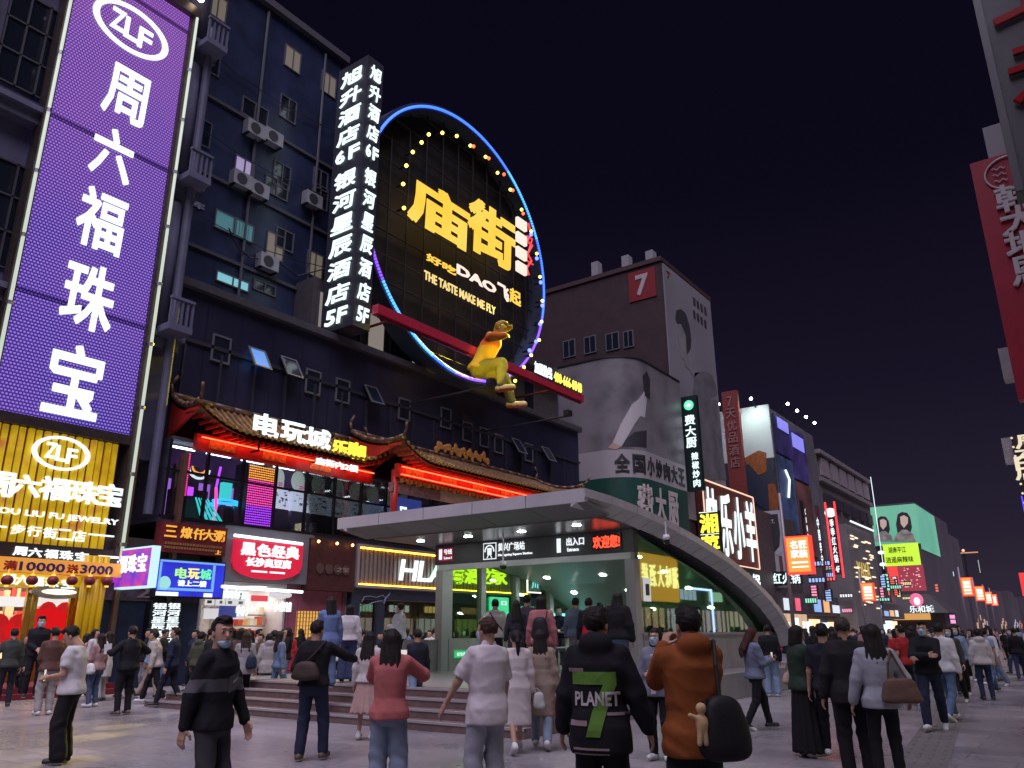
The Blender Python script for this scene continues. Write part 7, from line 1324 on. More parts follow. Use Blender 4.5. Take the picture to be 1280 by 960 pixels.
for (x, y0, lab) in ((-12.2, 17.6, 'steel turnstile rail in the middle of the station doorway'),): rl = thing('barrier_rail', lab, 'rail', (x, y0, PZ)); mb = MB().tube((x, y0, PZ), (x, y0, PZ + 1.0), .03).tube((x, y0 + 2.4, PZ), (x, y0 + 2.4, PZ + 1.0), .03); mb.build('post', STEEL, rl); MB().tube((x, y0, PZ + 1), (x, y0 + 2.4, PZ + 1), .03).tube((x, y0, PZ + .6), (x, y0 + 2.4, PZ + .6), .022).build('bar', STEEL, rl)
# cameras under the canopy
def dome(px, py, Y, zt, label):
    p = at(px, py, 'y', Y); r = thing('security_camera', label, 'camera', (p.x, Y, p.z)); MB().tube((p.x, Y, zt), (p.x, Y, p.z + .1), .022).build('rod', LT, r); MB().tube((p.x, Y, p.z - .02), (p.x, Y, p.z + .1), .10, .07, 14).build('housing', LT, r, True); MB().ball((p.x, Y, p.z - .04), .085, nu=14, nv=8).build('dome', mat('camera_dome', (.03, .03, .035), .1), r, True)
dome(629, 706, 16.4, 3.97, 'white dome camera hanging on a rod before the station sign'); dome(833, 674, 17.0, at(833, 660, 'y', 17).z + .15, 'white dome camera hanging from the curved side beam')
# ------------------------------------------------------------------ people in the plaza
from mathutils.bvhtree import BVHTree
def away(px): return YAW - math.degrees(math.atan((px - 640) / 1033))
BLK = (.013, .013, .016); INK = (.018, .02, .03); NAVY = (.018, .024, .05); JEAN = (.10, .16, .28); LJEAN = (.22, .27, .36); GRY = (.16, .16, .17); LGR = (.34, .34, .36); WHT = (.62, .60, .60); CRM = (.50, .44, .38); BEI = (.36, .28, .21); PNK = (.48, .16, .16); OLV = (.03, .05, .035); RST = (.25, .070, .018); DEN = (.12, .17, .27); BRN = (.10, .06, .045)
WS = (.62, .62, .62)
def Pn(px, py, rel, label, z=0.0, H=1.72, h=.015, group=None, **P):
    P.setdefault('seed', int(px) % 97); loc = gnd(px, py, z); return person(P, label, loc, away(px) + rel, H, h, group)
def softbag(J, c, r, col, name, label, cat, strap=None, h=.014, extra=None, flat=2.6, strapcol=None, group=None):
    """bag hung on a person: a soft body and its strap, its own thing"""
    M = J['M']; o = thing(name, label, cat, M.translation, group); o.rotation_euler = J['root'].rotation_euler; o.scale = J['root'].scale
    def f(X, Y, Z):
        x, y, z = (X - c[0]) / r[0], (Y - c[1]) / r[1], (Z - c[2]) / r[2]; w = 1 - .24 * z; return ((np.abs(x / w) ** flat + np.abs(y / w) ** flat + np.abs(z) ** (flat + 1.4)) ** (1 / flat) - 1) * min(r) * .8 + .005 * folds(X, Y, Z, 7, 24)
    c_, r_ = np.array(c), np.array(r); v, q = surfnet(f, c_ - r_ * 1.25 - .03, c_ + r_ * 1.25 + .03, h); link('pouch', mesh_np('pouch', v, q), cloth(col, .6), o)
    if strap:
        mb = MB(); mb.path(strap, .013 if len(strap) > 3 else .010, 6); me = bpy.data.meshes.new('strap'); me.from_pydata([tuple(p) for p in mb.v], [], mb.f); link('strap', me, cloth(strapcol or tuple(k * .8 for k in col), .6), o)
    return o
def phone(J, p, label, glow=True, tilt=0.0):
    o = thing('phone', label, 'phone', J['M'].translation); o.rotation_euler = J['root'].rotation_euler; o.scale = J['root'].scale; p = np.array(p); mb = MB().box(p[0] - .037, p[0] + .037, p[1] - .004, p[1] + .004, p[2] - .075, p[2] + .075)
    me = bpy.data.meshes.new('case'); me.from_pydata(mb.v, [], mb.f); link('case', me, mat('phone_case', (.03, .03, .035), .3), o)
    mb = MB().box(p[0] - .034, p[0] + .034, p[1] - .0065, p[1] - .0045, p[2] - .07, p[2] + .07); me = bpy.data.meshes.new('display'); me.from_pydata(mb.v, [], mb.f); link('display', me, emi('phone_display', (.8, .75, .7), .9), o)
def drape(J, part, s, x0, x1, z0, z1, m, name, back=True, bold=.03, poly=None, off=.007):
    ob = [c for c in J['root'].children if c.name.split('.')[0] == part][0]; me = ob.data; T = BVHTree.FromPolygons([v.co[:] for v in me.vertices], [tuple(p.vertices) for p in me.polygons])
    if poly: V = poly[0]; F_ = poly[1]
    else: co, F_ = glyphs(s, bold, 2); k = -1 if not back else 1; V = [((x0 + (x1 - x0) * a) if back else (x1 - (x1 - x0) * a), z0 + (z1 - z0) * b, c) for a, b, c in co]
    # subdivide the flat outline so that it follows the cloth
    bm = bmesh.new(); vs = [bm.verts.new((a, 0, b)) for a, b, c in V]; 
    for f in F_:
        if all(V[i][2] > 0 for i in f):
            try: bm.faces.new([vs[i] for i in f])
            except ValueError: pass
    for v in [v for v in bm.verts if not v.link_faces]: bm.verts.remove(v)
    bmesh.ops.triangulate(bm, faces=bm.faces); 
    for _ in range(2): bmesh.ops.subdivide_edges(bm, edges=[e for e in bm.edges if e.calc_length() > .03], cuts=1, use_grid_fill=False); bmesh.ops.triangulate(bm, faces=bm.faces)
    for v in bm.verts:
        h_ = T.ray_cast(Vector((v.co.x, -1 if back else 1, v.co.z)), Vector((0, 1 if back else -1, 0)))
        v.co.y = (h_[0].y if h_[0] else 0) + (-off if back else off)
    n = bpy.data.meshes.new(name); bm.to_mesh(n); bm.free(); o = link(name, n, m, ob); return o
def box_poly(x0, x1, z0, z1, sl=0.0): return [(x0, z0, 1), (x1, z0 + sl, 1), (x1, z1 + sl, 1), (x0, z1, 1)], [(0, 1, 2, 3)]
UPL, UPR = (-.14, .34, 1.40), (.10, .34, 1.42)
WALK = dict(rfoot=(.09, .26, .085), lfoot=(-.09, -.28, .13), lheel=.55); WALK2 = dict(lfoot=(-.09, .24, .085), rfoot=(.09, -.26, .13), rheel=.55)
FN = dict(fem=True, width=.93)

# close figures
J = Pn(250, 1056, -128, 'man in black sweater with a grey chest band and blue mask pulled under his chin', H=1.73, h=.0125, mask='chin', top='sweater', tcol=BLK, fit=.024, hem=.84, bcol=(.05, .05, .055), hair='short', width=.94, hyaw=-.5, lhand=(-.27, .16, .80), rhand=(.26, -.10, .78), band=(1.14, 1.235, (.11, .105, .115)), fold=.007)
drape(J, 'sweater', '', 0, 0, 0, 0, cloth((.13, .125, .135)), 'chest_patch', False, poly=box_poly(-.17, .02, 1.17, 1.30, -.05), off=.006); drape(J, 'sweater', '', 0, 0, 0, 0, cloth((.5, .5, .52)), 'white_tag', False, poly=box_poly(-.13, -.03, 1.225, 1.25, -.03), off=.011)
J = Pn(75, 955, 72, 'young man in plain white T-shirt and loose black trousers looking down at his hand', H=1.70, hpitch=.55, hfwd=.05, top='tee', sleeve=.42, tcol=WHT, fit=.036, hem=.86, bcol=BLK, wide=.035, bfit=.025, lhand=(-.10, .30, 1.08), rhand=(.12, .30, 1.06), lean=.06, curl=.8); phone(J, (0.02, .37, 1.10), 'phone held by the man in the white T-shirt')
J = Pn(386, 951, -18, 'man in black top and dark jeans with a brown sling bag pointing ahead', H=1.76, hyaw=-.3, top='sweater', tcol=BLK, fit=.03, hem=.90, bcol=(.022, .028, .06), bfit=.02, lhand=(-.20, .22, 1.02), rhand=(.42, .42, 1.22), rfoot=(.15, .10, .085), lfoot=(-.12, -.05, .085), scol=BRN, sole=WS)
softbag(J, (-.05, -.22, 1.10), (.17, .07, .12), (.055, .035, .03), 'sling_bag', 'brown sling bag across the back of the pointing man', 'bag', [(-.15, -.18, 1.13), (.0, -.185, 1.27), (.12, -.15, 1.41), (.14, -.03, 1.47), (.10, .1, 1.40)])
J = Pn(482, 1012, -8, 'woman with shoulder-length black hair in a coral sweater photographing the signs', H=1.63, h=.013, hair='long', top='sweater', tcol=(.46, .135, .13), fit=.04, hem=.84, bcol=LJEAN, bfit=.02, wide=.03, lhand=(-.02, .36, 1.36), rhand=(.16, .36, 1.36), rpole=(.9, -.3, -.6), lpole=(-.9, -.3, -.6), curl=.9, **FN); phone(J, (.08, .42, 1.44), 'phone held up by the woman in the coral sweater')
J = Pn(456, 925, -15, 'woman in white blouse and pale pink skirt behind the coral sweater', H=1.62, hair='long', top='shirt', tcol=(.55, .50, .48), fit=.03, hem=.9, bottom='skirt', bcol=(.42, .27, .25), sk_hem=.42, scol=WS, **FN)
J = Pn(608, 1022, 26, 'man with brown dyed hair in an open white short-sleeved shirt and pale trousers', H=1.73, h=.0125, hair='crop', hcol=(.055, .022, .014), mask=1, top='shirt', sleeve=.52, tcol=(.64, .58, .60), fit=.034, hem=.78, bcol=(.34, .35, .40), bfit=.02, wide=.02, width=.92, lhand=(-.34, .22, .93), rhand=(.24, .12, .86), fold=.005, hyaw=.35)
J = Pn(646, 942, 12, 'woman with a long ponytail in a white calf-length dress', H=1.62, hair='pony', top='dress', sleeve=1, tcol=(.60, .54, .53), fit=.04, hem=.40, flare=.05, bottom='none', scol=WS, sole=WS, **{**WALK, **FN}); softbag(J, (.34, -.02, .72), (.09, .05, .12), (.5, .5, .48), 'small_handbag', 'small pale handbag carried by the ponytail woman', 'bag', [(.28, -.02, .83), (.3, -.02, .9), (.38, -.02, .83)])
J = Pn(677, 937, 0, 'woman with long straight black hair in a beige long vest over white sleeves', H=1.63, hair='long', top='dress', tcol=(.33, .25, .20), fit=.04, hem=.48, flare=.03, bcol=LJEAN, bfit=.02, scol=WS, **{**WALK2, **FN}); softbag(J, (.36, .0, .62), (.13, .05, .16), (.58, .06, .02), 'shopping_bag', 'red and orange shopping bag hanging from the hand of the beige vest woman', 'shopping bag', [(.30, 0, .77), (.32, 0, .86), (.40, 0, .77)], flat=5)
J = Pn(757, 1090, -10, 'person in a black hoodie printed with a green number on the back', H=1.77, h=.0125, top='hoodie', tcol=BLK, fit=.046, hem=.74, bcol=BLK, bfit=.025, width=.98, hyaw=-.35, lhand=(-.31, .1, .82), rhand=(.36, .1, .80), fold=.007)
GR7 = cloth((.13, .27, .045)); drape(J, 'hoodie', '', 0, 0, 0, 0, GR7, 'printed_number', poly=([(-.17, 1.20, 1), (.15, 1.20, 1), (.15, 1.285, 1), (-.17, 1.285, 1), (.06, 1.20, 1), (-.02, 1.03, 1), (-.07, .86, 1), (.03, .86, 1), (.08, 1.03, 1)], [(0, 4, 1, 2, 3), (4, 5, 8, 1), (5, 6, 7, 8)]), off=.008)
drape(J, 'hoodie', 'PLANET', -.15, .17, 1.06, 1.155, cloth((.55, .5, .5)), 'printed_lettering', off=.013)
for a, b, c, d in ((-.20, -.08, 1.285, 1.31), (.08, .22, 1.0, 1.02), (-.19, -.06, .93, .965), (-.17, .09, .775, .79), (-.17, .09, .745, .755)): drape(J, 'hoodie', '', 0, 0, 0, 0, cloth((.28, .22, .22)), 'printed_strip', poly=box_poly(a, b, c, d), off=.0075)
J = Pn(828, 951, 158, 'woman in a grey denim jacket with a white face mask facing the street', H=1.64, hair='bob', mask=1, top='jacket', tcol=(.20, .21, .27), fit=.045, hem=.82, bcol=BLK, scol=WS, lhand=(-.06, .26, 1.12), rhand=(.28, .08, .82), **FN); drape(J, 'jacket', '', 0, 0, 0, 0, cloth(WHT), 'white_blouse', False, poly=box_poly(-.035, .035, .86, 1.38), off=.006)
J = Pn(882, 1106, 26, 'man in a rust orange hooded sweatshirt raising both hands to his face', H=1.76, h=.0125, top='hoodie', tcol=RST, fit=.042, hem=.76, bcol=BLK, bfit=.03, width=1.0, lhand=(-.06, .30, 1.46), rhand=(.10, .30, 1.46), lpole=(-.3, .3, -1), rpole=(.9, -.2, -.9), hyaw=.1, fold=.007, curl=.8)
softbag(J, (.08, -.27, .96), (.165, .08, .20), (.016, .015, .017), 'tote_bag', 'big black tote bag on the shoulder of the rust orange sweatshirt', 'bag', [(.07, -.26, 1.13), (.09, -.20, 1.34), (.14, -.10, 1.50), (.15, .06, 1.47)], h=.015)
ch = thing('bag_charm', 'pale gold plush charm dangling beside the black tote bag', 'charm', J['M'].translation); ch.rotation_euler = J['root'].rotation_euler; ch.scale = J['root'].scale
v, q = surfnet(lambda X, Y, Z: smin(smin(ell(X, Y, Z, (-.10, -.33, 1.09), (.035, .03, .035)), ell(X, Y, Z, (-.10, -.33, 1.0), (.042, .03, .055)), .02), np.minimum(cap(X, Y, Z, (-.13, -.33, 1.03), (-.18, -.33, 1.05), .016, .014), np.minimum(cap(X, Y, Z, (-.115, -.33, .96), (-.125, -.33, .88), .02, .017), cap(X, Y, Z, (-.085, -.33, .96), (-.08, -.33, .88), .02, .017))), .015), (-.24, -.42, .82), (.03, -.25, 1.17), .008); link('plush_body', mesh_np('plush_body', v, q), cloth((.62, .42, .22)), ch)
mb = MB().path([(-.10, -.33, 1.12), (-.02, -.27, 1.14)], .006); me = bpy.data.meshes.new('cord'); me.from_pydata(mb.v, [], mb.f); link('cord', me, BLACK, ch)
J = Pn(1077, 976, 14, 'broad man with cropped greying hair in a plain black suit', H=1.74, h=.0125, hair='crop', hcol=(.05, .04, .038), top='jacket', tcol=(.022, .020, .023), fit=.04, hem=.80, bcol=(.014, .013, .016), bfit=.025, lhand=(-.31, .04, .79), rhand=(.30, .06, .79), hyaw=-.25)
J = Pn(1116, 985, 14, 'woman with very long black hair in a pale grey top and black boots', H=1.66, h=.0125, hair='long', top='tee', tcol=(.36, .37, .42), fit=.038, hem=.82, bcol=BLK, bfit=.01, scol=(.03, .02, .02), shoe_s=1.1, lhand=(-.30, .06, .84), rhand=(.33, .12, .92), **FN); softbag(J, (.17, -.22, 1.02), (.19, .06, .13), (.13, .075, .055), 'handbag', 'brown leather handbag hanging from the shoulder of the long-haired woman in grey', 'handbag', [(.06, -.21, 1.13), (.08, -.19, 1.30), (.15, -.08, 1.44), (.2, -.12, 1.3), (.26, -.2, 1.13)], flat=4.5)
J = Pn(1012, 946, -58, 'woman in a dark green cardigan and long black skirt holding a snack', H=1.66, hair='bob', top='sweater', tcol=OLV, fit=.04, hem=.86, bottom='skirt', bcol=BLK, sk_hem=.06, sk_flare=.04, scol=WS, lhand=(-.06, .34, 1.22), rhand=(.08, .33, 1.20), curl=.9, hpitch=.2, **FN); softbag(J, (-.24, .04, 1.02), (.07, .17, .11), (.46, .34, .25), 'waist_bag', 'cream bag carried against the dark green cardigan', 'bag', [(-.24, -.1, 1.1), (-.2, -.05, 1.3), (-.14, 0, 1.46), (-.2, .12, 1.12)]); softbag(J, (.02, .42, 1.27), (.05, .05, .06), (.55, .38, .15), 'snack_cup', 'paper cup of snacks held by the woman in dark green', 'cup', h=.01)
J = Pn(1046, 951, 4, 'slim person in dark clothes and white shoes beside the black suit', H=1.68, top='tee', tcol=INK, sleeve=.5, bcol=BLK, bfit=.01, scol=WS, **WALK2)
J = Pn(1172, 914, 172, 'young man in black with a white mask walking with folded arms', H=1.74, mask=1, top='sweater', tcol=BLK, fit=.03, hem=.88, bcol=NAVY, bfit=.022, scol=WS, sole=WS, lhand=(.06, .23, 1.14), rhand=(-.06, .25, 1.18), lpole=(-1, .1, -.5), rpole=(1, .1, -.5), **WALK)
J = Pn(1192, 902, -30, 'person in a white sports jacket and jeans walking behind the folded arms man', H=1.72, top='jacket', tcol=(.6, .6, .62), fit=.035, bcol=JEAN, scol=WS, **WALK2)
J = Pn(1248, 858, 128, 'woman in a white shirt and pale jeans striding with a pink bag', H=1.66, hair='bob', mask=1, top='shirt', tcol=WHT, fit=.035, bcol=LJEAN, wide=.02, scol=WS, **{**WALK, **FN}); softbag(J, (.36, -.1, .9), (.06, .12, .14), (.5, .18, .2), 'shoulder_bag', 'pink shoulder bag of the woman in white shirt', 'bag')
J = Pn(1226, 853, 140, 'person in a grey T-shirt carrying a turquoise bag', H=1.62, hair='bob', top='tee', sleeve=.5, tcol=(.3, .3, .33), bcol=INK, scol=WS, lean=.15, **{**WALK2, **FN}); softbag(J, (-.28, .05, .62), (.16, .08, .2), (.02, .36, .33), 'turquoise_bag', 'turquoise bag carried low by the grey T-shirt', 'bag', [(-.3, .05, .8), (-.29, .05, .9)])
J = Pn(1208, 850, 165, 'man in a dark printed T-shirt walking toward the plaza', H=1.74, top='tee', tcol=INK, bcol=BLK, scol=WS, **WALK); J = Pn(1195, 851, 172, 'woman in a black coat walking beside the dark printed T-shirt', H=1.64, hair='long', top='coat', tcol=BLK, hem=.6, flare=.04, bcol=BLK, scol=WS, **{**WALK2, **FN})
J = Pn(950, 913, -66, 'woman with auburn hair in a blue-grey jacket reading her phone', H=1.64, hair='long', hcol=(.05, .012, .010), top='jacket', tcol=(.16, .18, .26), fit=.045, bcol=BLK, scol=INK, lhand=(-.05, .3, 1.2), rhand=(.06, .3, 1.18), hpitch=.35, **{**FN, **WALK2}); phone(J, (.0, .36, 1.24), 'glowing phone of the auburn haired woman')
J = Pn(967, 871, 2, 'man in a black T-shirt and light blue jeans near the glass wall end', H=1.75, top='tee', tcol=BLK, fit=.035, bcol=(.20, .28, .40), bfit=.03, wide=.02, scol=WS)
J = Pn(1130, 868, 20, 'woman in a red knit top with an orange bag in the street crowd', H=1.64, hair='bob', top='sweater', tcol=(.42, .03, .03), bcol=JEAN, **FN); softbag(J, (.3, -.05, .9), (.1, .09, .2), (.62, .28, .02), 'orange_bag', 'orange bag carried by the red knit top', 'bag')
# by the jewellery shop
J = Pn(2, 884, 10, 'man in a dark charcoal jacket at the jewellery shop step', H=1.74, top='jacket', tcol=(.05, .055, .05), bcol=INK, lhand=(-.3, .2, 1.0))
J = Pn(53, 894, 22, 'man in a brown sweater and light grey trousers facing the jewellery shop', H=1.74, top='sweater', tcol=(.11, .055, .045), fit=.035, bcol=(.32, .31, .30), bfit=.025, scol=WS, lhand=(-.1, .28, 1.05))
J = Pn(36, 872, 190, 'shop attendant in black suit and white mask at the jewellery door', z=.281, H=1.72, mask=1, top='jacket', tcol=BLK, bcol=BLK, lhand=(-.06, .24, 1.0), rhand=(.06, .25, 1.02))
J = Pn(114, 884, 48, 'woman in a dusty pink knit and blue jeans by the yellow posts', H=1.62, hair='long', top='sweater', tcol=(.34, .2, .19), fit=.035, bcol=(.07, .10, .17), scol=WS, lhand=(-.1, .28, 1.12), **FN); softbag(J, (-.24, -.02, .9), (.07, .12, .13), WHT, 'white_bag', 'white bag of the woman in dusty pink', 'bag')
J = Pn(152, 894, 30, 'person dressed all in black holding white leaflets', H=1.76, top='jacket', tcol=BLK, fit=.035, bcol=BLK, scol=BRN, lhand=(-.30, .25, 1.22), rhand=(.32, .25, 1.24)); o = thing('leaflets', 'white leaflets held by the person dressed in black', 'leaflet', J['M'].translation); o.rotation_euler = J['root'].rotation_euler
for s_ in (-1, 1): mb = MB().hexa([(s_ * .30 - .08, .33, 1.2), (s_ * .30 + .08, .33, 1.22), (s_ * .30 + .08, .36, 1.42), (s_ * .30 - .08, .36, 1.40)], [(s_ * .30 - .08, .336, 1.2), (s_ * .30 + .08, .336, 1.22), (s_ * .30 + .08, .366, 1.42), (s_ * .30 - .08, .366, 1.40)]); me = bpy.data.meshes.new('sheet'); me.from_pydata(mb.v, [], mb.f); link('sheet', me, mat('paper_white', (.7, .7, .7), .7), o)
J = Pn(189, 880, 80, 'person in a cream jacket and black trousers striding past the closed shopfront', H=1.68, top='jacket', tcol=(.46, .41, .36), fit=.04, bcol=BLK, scol=WS, lean=.18, **WALK); J = Pn(209, 884, 75, 'man in a navy jacket walking behind the cream jacket', H=1.74, top='jacket', tcol=NAVY, bcol=INK, **WALK2)
J = Pn(300, 887, 2, 'woman with long brown hair in a pale grey coat with a navy bag', H=1.64, hair='long', hcol=(.03, .015, .012), top='coat', tcol=(.30, .28, .29), fit=.035, hem=.78, flare=.03, bcol=INK, scol=WS, **{**FN, **WALK}); softbag(J, (.15, -.2, 1.05), (.12, .07, .16), NAVY, 'navy_backpack', 'navy backpack on the pale grey coat', 'backpack')
J = Pn(330, 876, 14, 'woman in a light grey hooded coat beside the station steps', H=1.60, hair='bob', top='hoodie', tcol=(.33, .30, .30), fit=.05, hem=.70, bcol=(.25, .23, .24), wide=.05, **FN); J = Pn(262, 890, -8, 'man in plain black jacket walking behind the banded sweater', H=1.70, top='jacket', tcol=BLK, bcol=BLK, **WALK)
# on the platform
ZP = .60
J = Pn(407, 860, 20, 'woman with very long hair in a blue denim shirt on the platform edge', z=ZP, H=1.68, hair='long', top='shirt', tcol=(.13, .19, .36), fit=.04, hem=.75, bcol=(.11, .17, .28), wide=.03, scol=INK, lhand=(-.1, .3, 1.2), **FN); J = Pn(433, 853, -6, 'woman with short curly hair in a white sweater and navy wide jeans', z=ZP, H=1.60, hair='bob', top='sweater', tcol=(.52, .49, .50), fit=.045, hem=.92, bcol=(.035, .045, .10), wide=.06, bfit=.03, lhand=(-.05, .3, 1.2), **FN)
J = Pn(497, 842, 66, 'person in a white jacket and face mask beside the stone pier', z=ZP, H=1.74, mask=1, hair='bun', top='jacket', tcol=(.50, .49, .56), fit=.05, hem=.84, bcol=INK, lhand=(-.05, .28, 1.15), rhand=(.05, .28, 1.15))
J = Pn(619, 846, -3, 'man in a white shirt with a thin black strap at the station doorway', z=ZP, H=1.76, top='shirt', tcol=(.55, .50, .47), fit=.035, bcol=INK, lhand=(-.08, -.18, 1.08), rhand=(.25, .1, .9), lpole=(-1, -1, 0)); softbag(J, (.22, .1, .98), (.06, .1, .1), INK, 'crossbody_bag', 'small black crossbody bag of the white shirt man', 'bag', [(.18, -.17, 1.02), (.02, -.18, 1.22), (-.12, -.14, 1.42), (-.13, 0, 1.46)])
J = Pn(646, 852, 4, 'woman with long hair and dark coat in the station queue', z=ZP, H=1.66, hair='long', top='coat', tcol=(.03, .03, .04), hem=.7, bcol=INK, **FN); J = Pn(660, 850, -25, 'tall man in a grey blazer in the station queue', z=ZP, H=1.80, top='jacket', tcol=(.075, .072, .085), fit=.04, bcol=BLK)
J = Pn(678, 868, -6, 'woman in a pink sweater with a black backpack entering the station', z=ZP, H=1.60, hair='bob', top='sweater', tcol=(.42, .16, .17), fit=.04, bcol=(.2, .2, .24), **FN); softbag(J, (0, -.24, 1.14), (.15, .10, .21), (.018, .016, .02), 'backpack', 'black backpack on the pink sweater', 'backpack', [(.1, -.2, 1.3), (.12, -.08, 1.46), (.1, .1, 1.4)])
J = Pn(700, 838, 178, 'station attendant in a navy vest over white sleeves and grey trousers', z=ZP, H=1.68, mask=1, hair='bun', top='vest', tcol=NAVY, fit=.025, bcol=(.13, .14, .15), lhand=(-.05, .24, 1.06), rhand=(.05, .25, 1.06), **FN)
J = Pn(722, 846, -10, 'man in a faded denim jacket and pale trousers near the barrier', z=ZP, H=1.78, top='jacket', tcol=(.14, .17, .26), fit=.04, bcol=(.26, .26, .28), scol=WS); J = Pn(739, 852, 0, 'person in dark jacket wearing a bright red backpack', z=ZP, H=1.70, top='jacket', tcol=INK, bcol=BLK); softbag(J, (0, -.22, 1.06), (.15, .09, .18), (.50, .012, .03), 'red_backpack', 'bright red backpack in the station crowd', 'backpack')
J = Pn(753, 840, 15, 'man in a dark shirt deep inside the station doorway', z=ZP, H=1.74, top='shirt', tcol=INK, bcol=BLK); J = Pn(777, 860, -20, 'woman in a black puffer jacket and blue jeans at the door pillar', z=ZP, H=1.72, hair='long', top='jacket', tcol=BLK, fit=.06, bcol=(.14, .22, .36), scol=WS, **FN)
J = Pn(768, 838, 40, 'person in maroon top beside the station pillar', z=ZP, H=1.70, top='tee', tcol=(.10, .02, .03), bcol=INK); J = Pn(519, 900, 20, 'person in blue jeans half hidden by the coral sweater', H=1.66, top='tee', tcol=INK, bcol=(.2, .28, .4), scol=WS, **WALK)

# ------------------------------------------------------------------ crowd: a few built figures, copied with other clothes
VAR = []
for i, P in enumerate((dict(top='jacket', hair='short', **WALK), dict(top='tee', hair='short', sleeve=.45, **WALK2), dict(top='sweater', hair='long', **{**FN, **WALK}), dict(top='coat', hem=.6, flare=.03, hair='long', fem=True, width=.92), dict(top='hoodie', hair='short', fit=.04), dict(top='shirt', hair='bob', fem=True, width=.93, lhand=(-.06, .3, 1.2), rhand=(.06, .3, 1.2)), dict(top='tee', hair='pony', fem=True, width=.92, sleeve=.45, **WALK2), dict(top='jacket', hair='crop', lhand=(-.07, .3, 1.18), rhand=(.07, .3, 1.2), hpitch=.3), dict(top='sweater', hair='bob', fem=True, width=.93, mask=1, **WALK), dict(top='dress', hem=.5, flare=.06, hair='long', fem=True, width=.92, bottom='none'))):
    P['seed'] = 50 + i; parts, _ = make_person(P, .024); VAR.append([(n, mesh_np(n, v, q, mi), ms, mi) for n, v, q, ms, mi in parts])
for V_ in VAR:
    for n, me, ms, mi in V_:
        for m in ms: me.materials.append(m)
TOPS = [('black', BLK, 9), ('charcoal', (.05, .05, .055), 5), ('navy', NAVY, 4), ('grey', GRY, 3), ('white', (.52, .5, .5), 4), ('beige', BEI, 2), ('denim blue', DEN, 2), ('brown', BRN, 2), ('red', (.34, .025, .03), 1), ('dusty pink', (.38, .2, .2), 2), ('olive green', (.07, .075, .045), 1), ('pale blue', (.22, .3, .42), 2)]
BOTS = [('black', BLK, 8), ('dark blue', (.025, .035, .08), 4), ('jeans blue', JEAN, 3), ('grey', GRY, 2), ('light grey', LGR, 1), ('beige', BEI, 1)]
HS_ = ['short-haired', 'short-haired', 'long-haired', 'long-haired', 'short-haired', 'bob-haired', 'ponytailed', 'crop-haired', 'masked bob-haired', 'long-haired']
GAR = ['jacket', 'T-shirt', 'sweater', 'coat', 'hoodie', 'shirt', 'T-shirt', 'jacket', 'sweater', 'dress']
USED = {}
def pick(r, L): return r.choices(L, [c[2] for c in L])[0]
def crowd(rnd, loc, face, H, place, group):
    for _ in range(40):
        k = rnd.randrange(10); t, b = pick(rnd, TOPS), pick(rnd, BOTS)
        lab = '%s person in %s %s%s %s' % (HS_[k], t[0], GAR[k], ' and %s trousers' % b[0] if k != 9 else '', place)
        if lab not in USED: break
    USED[lab] = 1; r = thing('person', lab, 'person', loc, group, rad(face)); r.scale = (H / 1.72,) * 3
    for n, me, ms, mi in VAR[k]:
        o = bpy.data.objects.new(n, me); COL.objects.link(o); o.parent = r
        c = t[1] if n in ('jacket', 'shirt', 'sweater', 'coat', 'hoodie', 'dress') else b[1] if n in ('trousers', 'skirt') else None
        if c: o.material_slots[0].link = 'OBJECT'; o.material_slots[0].material = cloth(c)
PL = [(r.location.x, r.location.y) for r in COL.objects if r.name.split('.')[0] == 'person']
def free(x, y, d): return all((x - a) ** 2 + (y - b) ** 2 > d * d for a, b in PL)
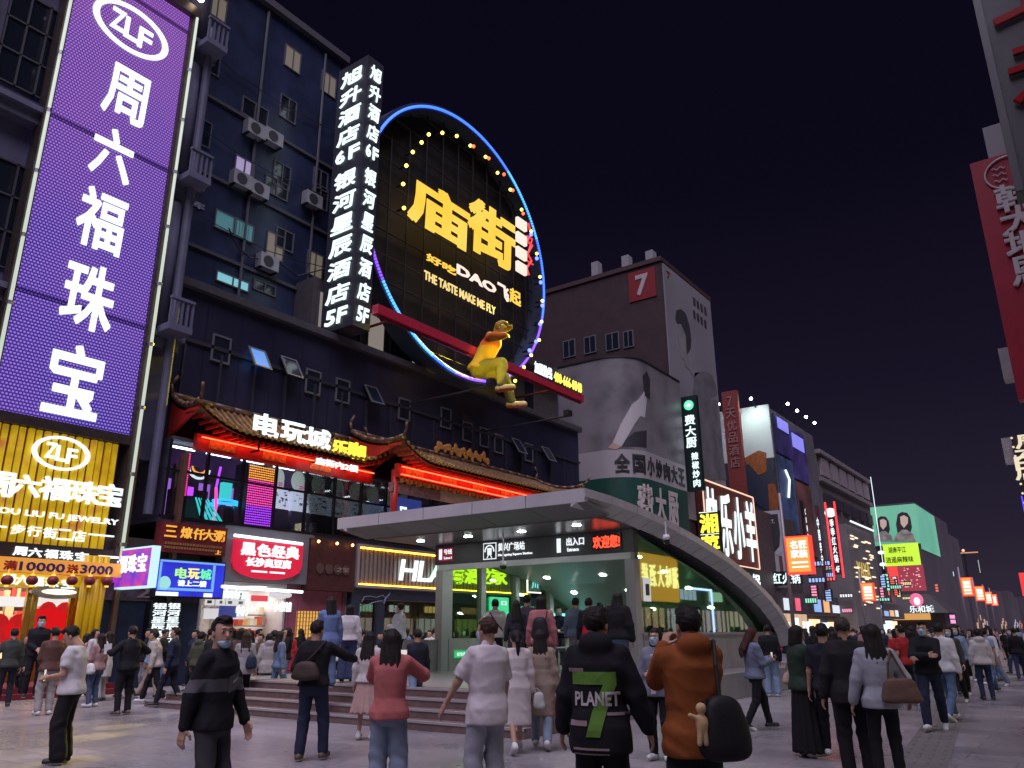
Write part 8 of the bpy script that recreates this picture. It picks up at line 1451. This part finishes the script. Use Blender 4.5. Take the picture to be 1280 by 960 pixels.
def fill(seed, n, gen, d, place, group, z=0.0):
    rnd = random.Random(seed); k = 0
    for _ in range(n * 40):
        if k >= n: break
        x, y = gen(rnd)
        if not free(x, y, d): continue
        PL.append((x, y)); k += 1; crowd(rnd, (x, y, z), rnd.choice((0, 10, 170, 185, 60, 90, -40, 20, 150)) + rnd.uniform(-25, 25), rnd.uniform(1.58, 1.78), place(x, y) if callable(place) else place, group)
def in_px(x0, x1, y0, y1):                        # ground region behind a pixel window of standing feet
    def g(r):
        p = gnd(r.uniform(x0, x1), r.uniform(y0, y1)); return p.x, p.y
    return g
fill(1, 34, lambda r: (r.uniform(-22.5, -18.2), r.uniform(12, 21)), .62, 'by the snack stall', 'shoppers outside the snack stall')
fill(2, 14, in_px(222, 350, 852, 884), .55, 'by the station steps', 'people by the station steps')
fill(3, 7, lambda r: (r.uniform(-22.5, -18.2), r.uniform(21, 30)), .8, 'by the clothing shop', 'people before the clothing shop')
fill(4, 7, lambda r: (r.uniform(-14.3, -9.8), r.uniform(18, 24.5)), .7, 'in the station', 'people inside the station entrance', ZP)
fill(5, 4, lambda r: (r.uniform(-24, -19), r.uniform(9, 12)), .7, 'by the shutter', 'people near the closed shopfront')
def wedge(y0, y1, a0=-.33, a1=-.075):
    def g(r): y = y0 + (y1 - y0) * r.random() ** 1.2; return y * r.uniform(a0, a1), y
    return g
def where(x, y): return 'under ' + ('the big orange box' if x / y < -.25 else 'the lone orange box' if x / y < -.19 else 'the tent hall' if x / y < -.14 else 'the orange boxes')
fill(6, 14, wedge(20, 30, -.30, -.10), 1.0, where, 'people in the street crowd')
fill(7, 60, wedge(28, 60), .8, where, 'people in the street crowd')
fill(8, 70, wedge(55, 125, -.31, -.075), .9, where, 'people in the street crowd')
# narrow beams that throw yellow streaks on the paving
for (px, py), (sx, sy), w, an in (((110, 922), (677, 402), 70000, 1.5), ((150, 908), (675, 346), 60000, 1.2), ((70, 955), (664, 444), 50000, 1.5), ((300, 910), (678, 376), 60000, 1.3), ((470, 858), (674, 425), 50000, 2.2)):
    p = at(sx, sy, 'x', RX + .35) + Vector((.3, 0, 0)); spot('beam_lamp', p, gnd(px, py), (1, .85, .15), w, an, .6)
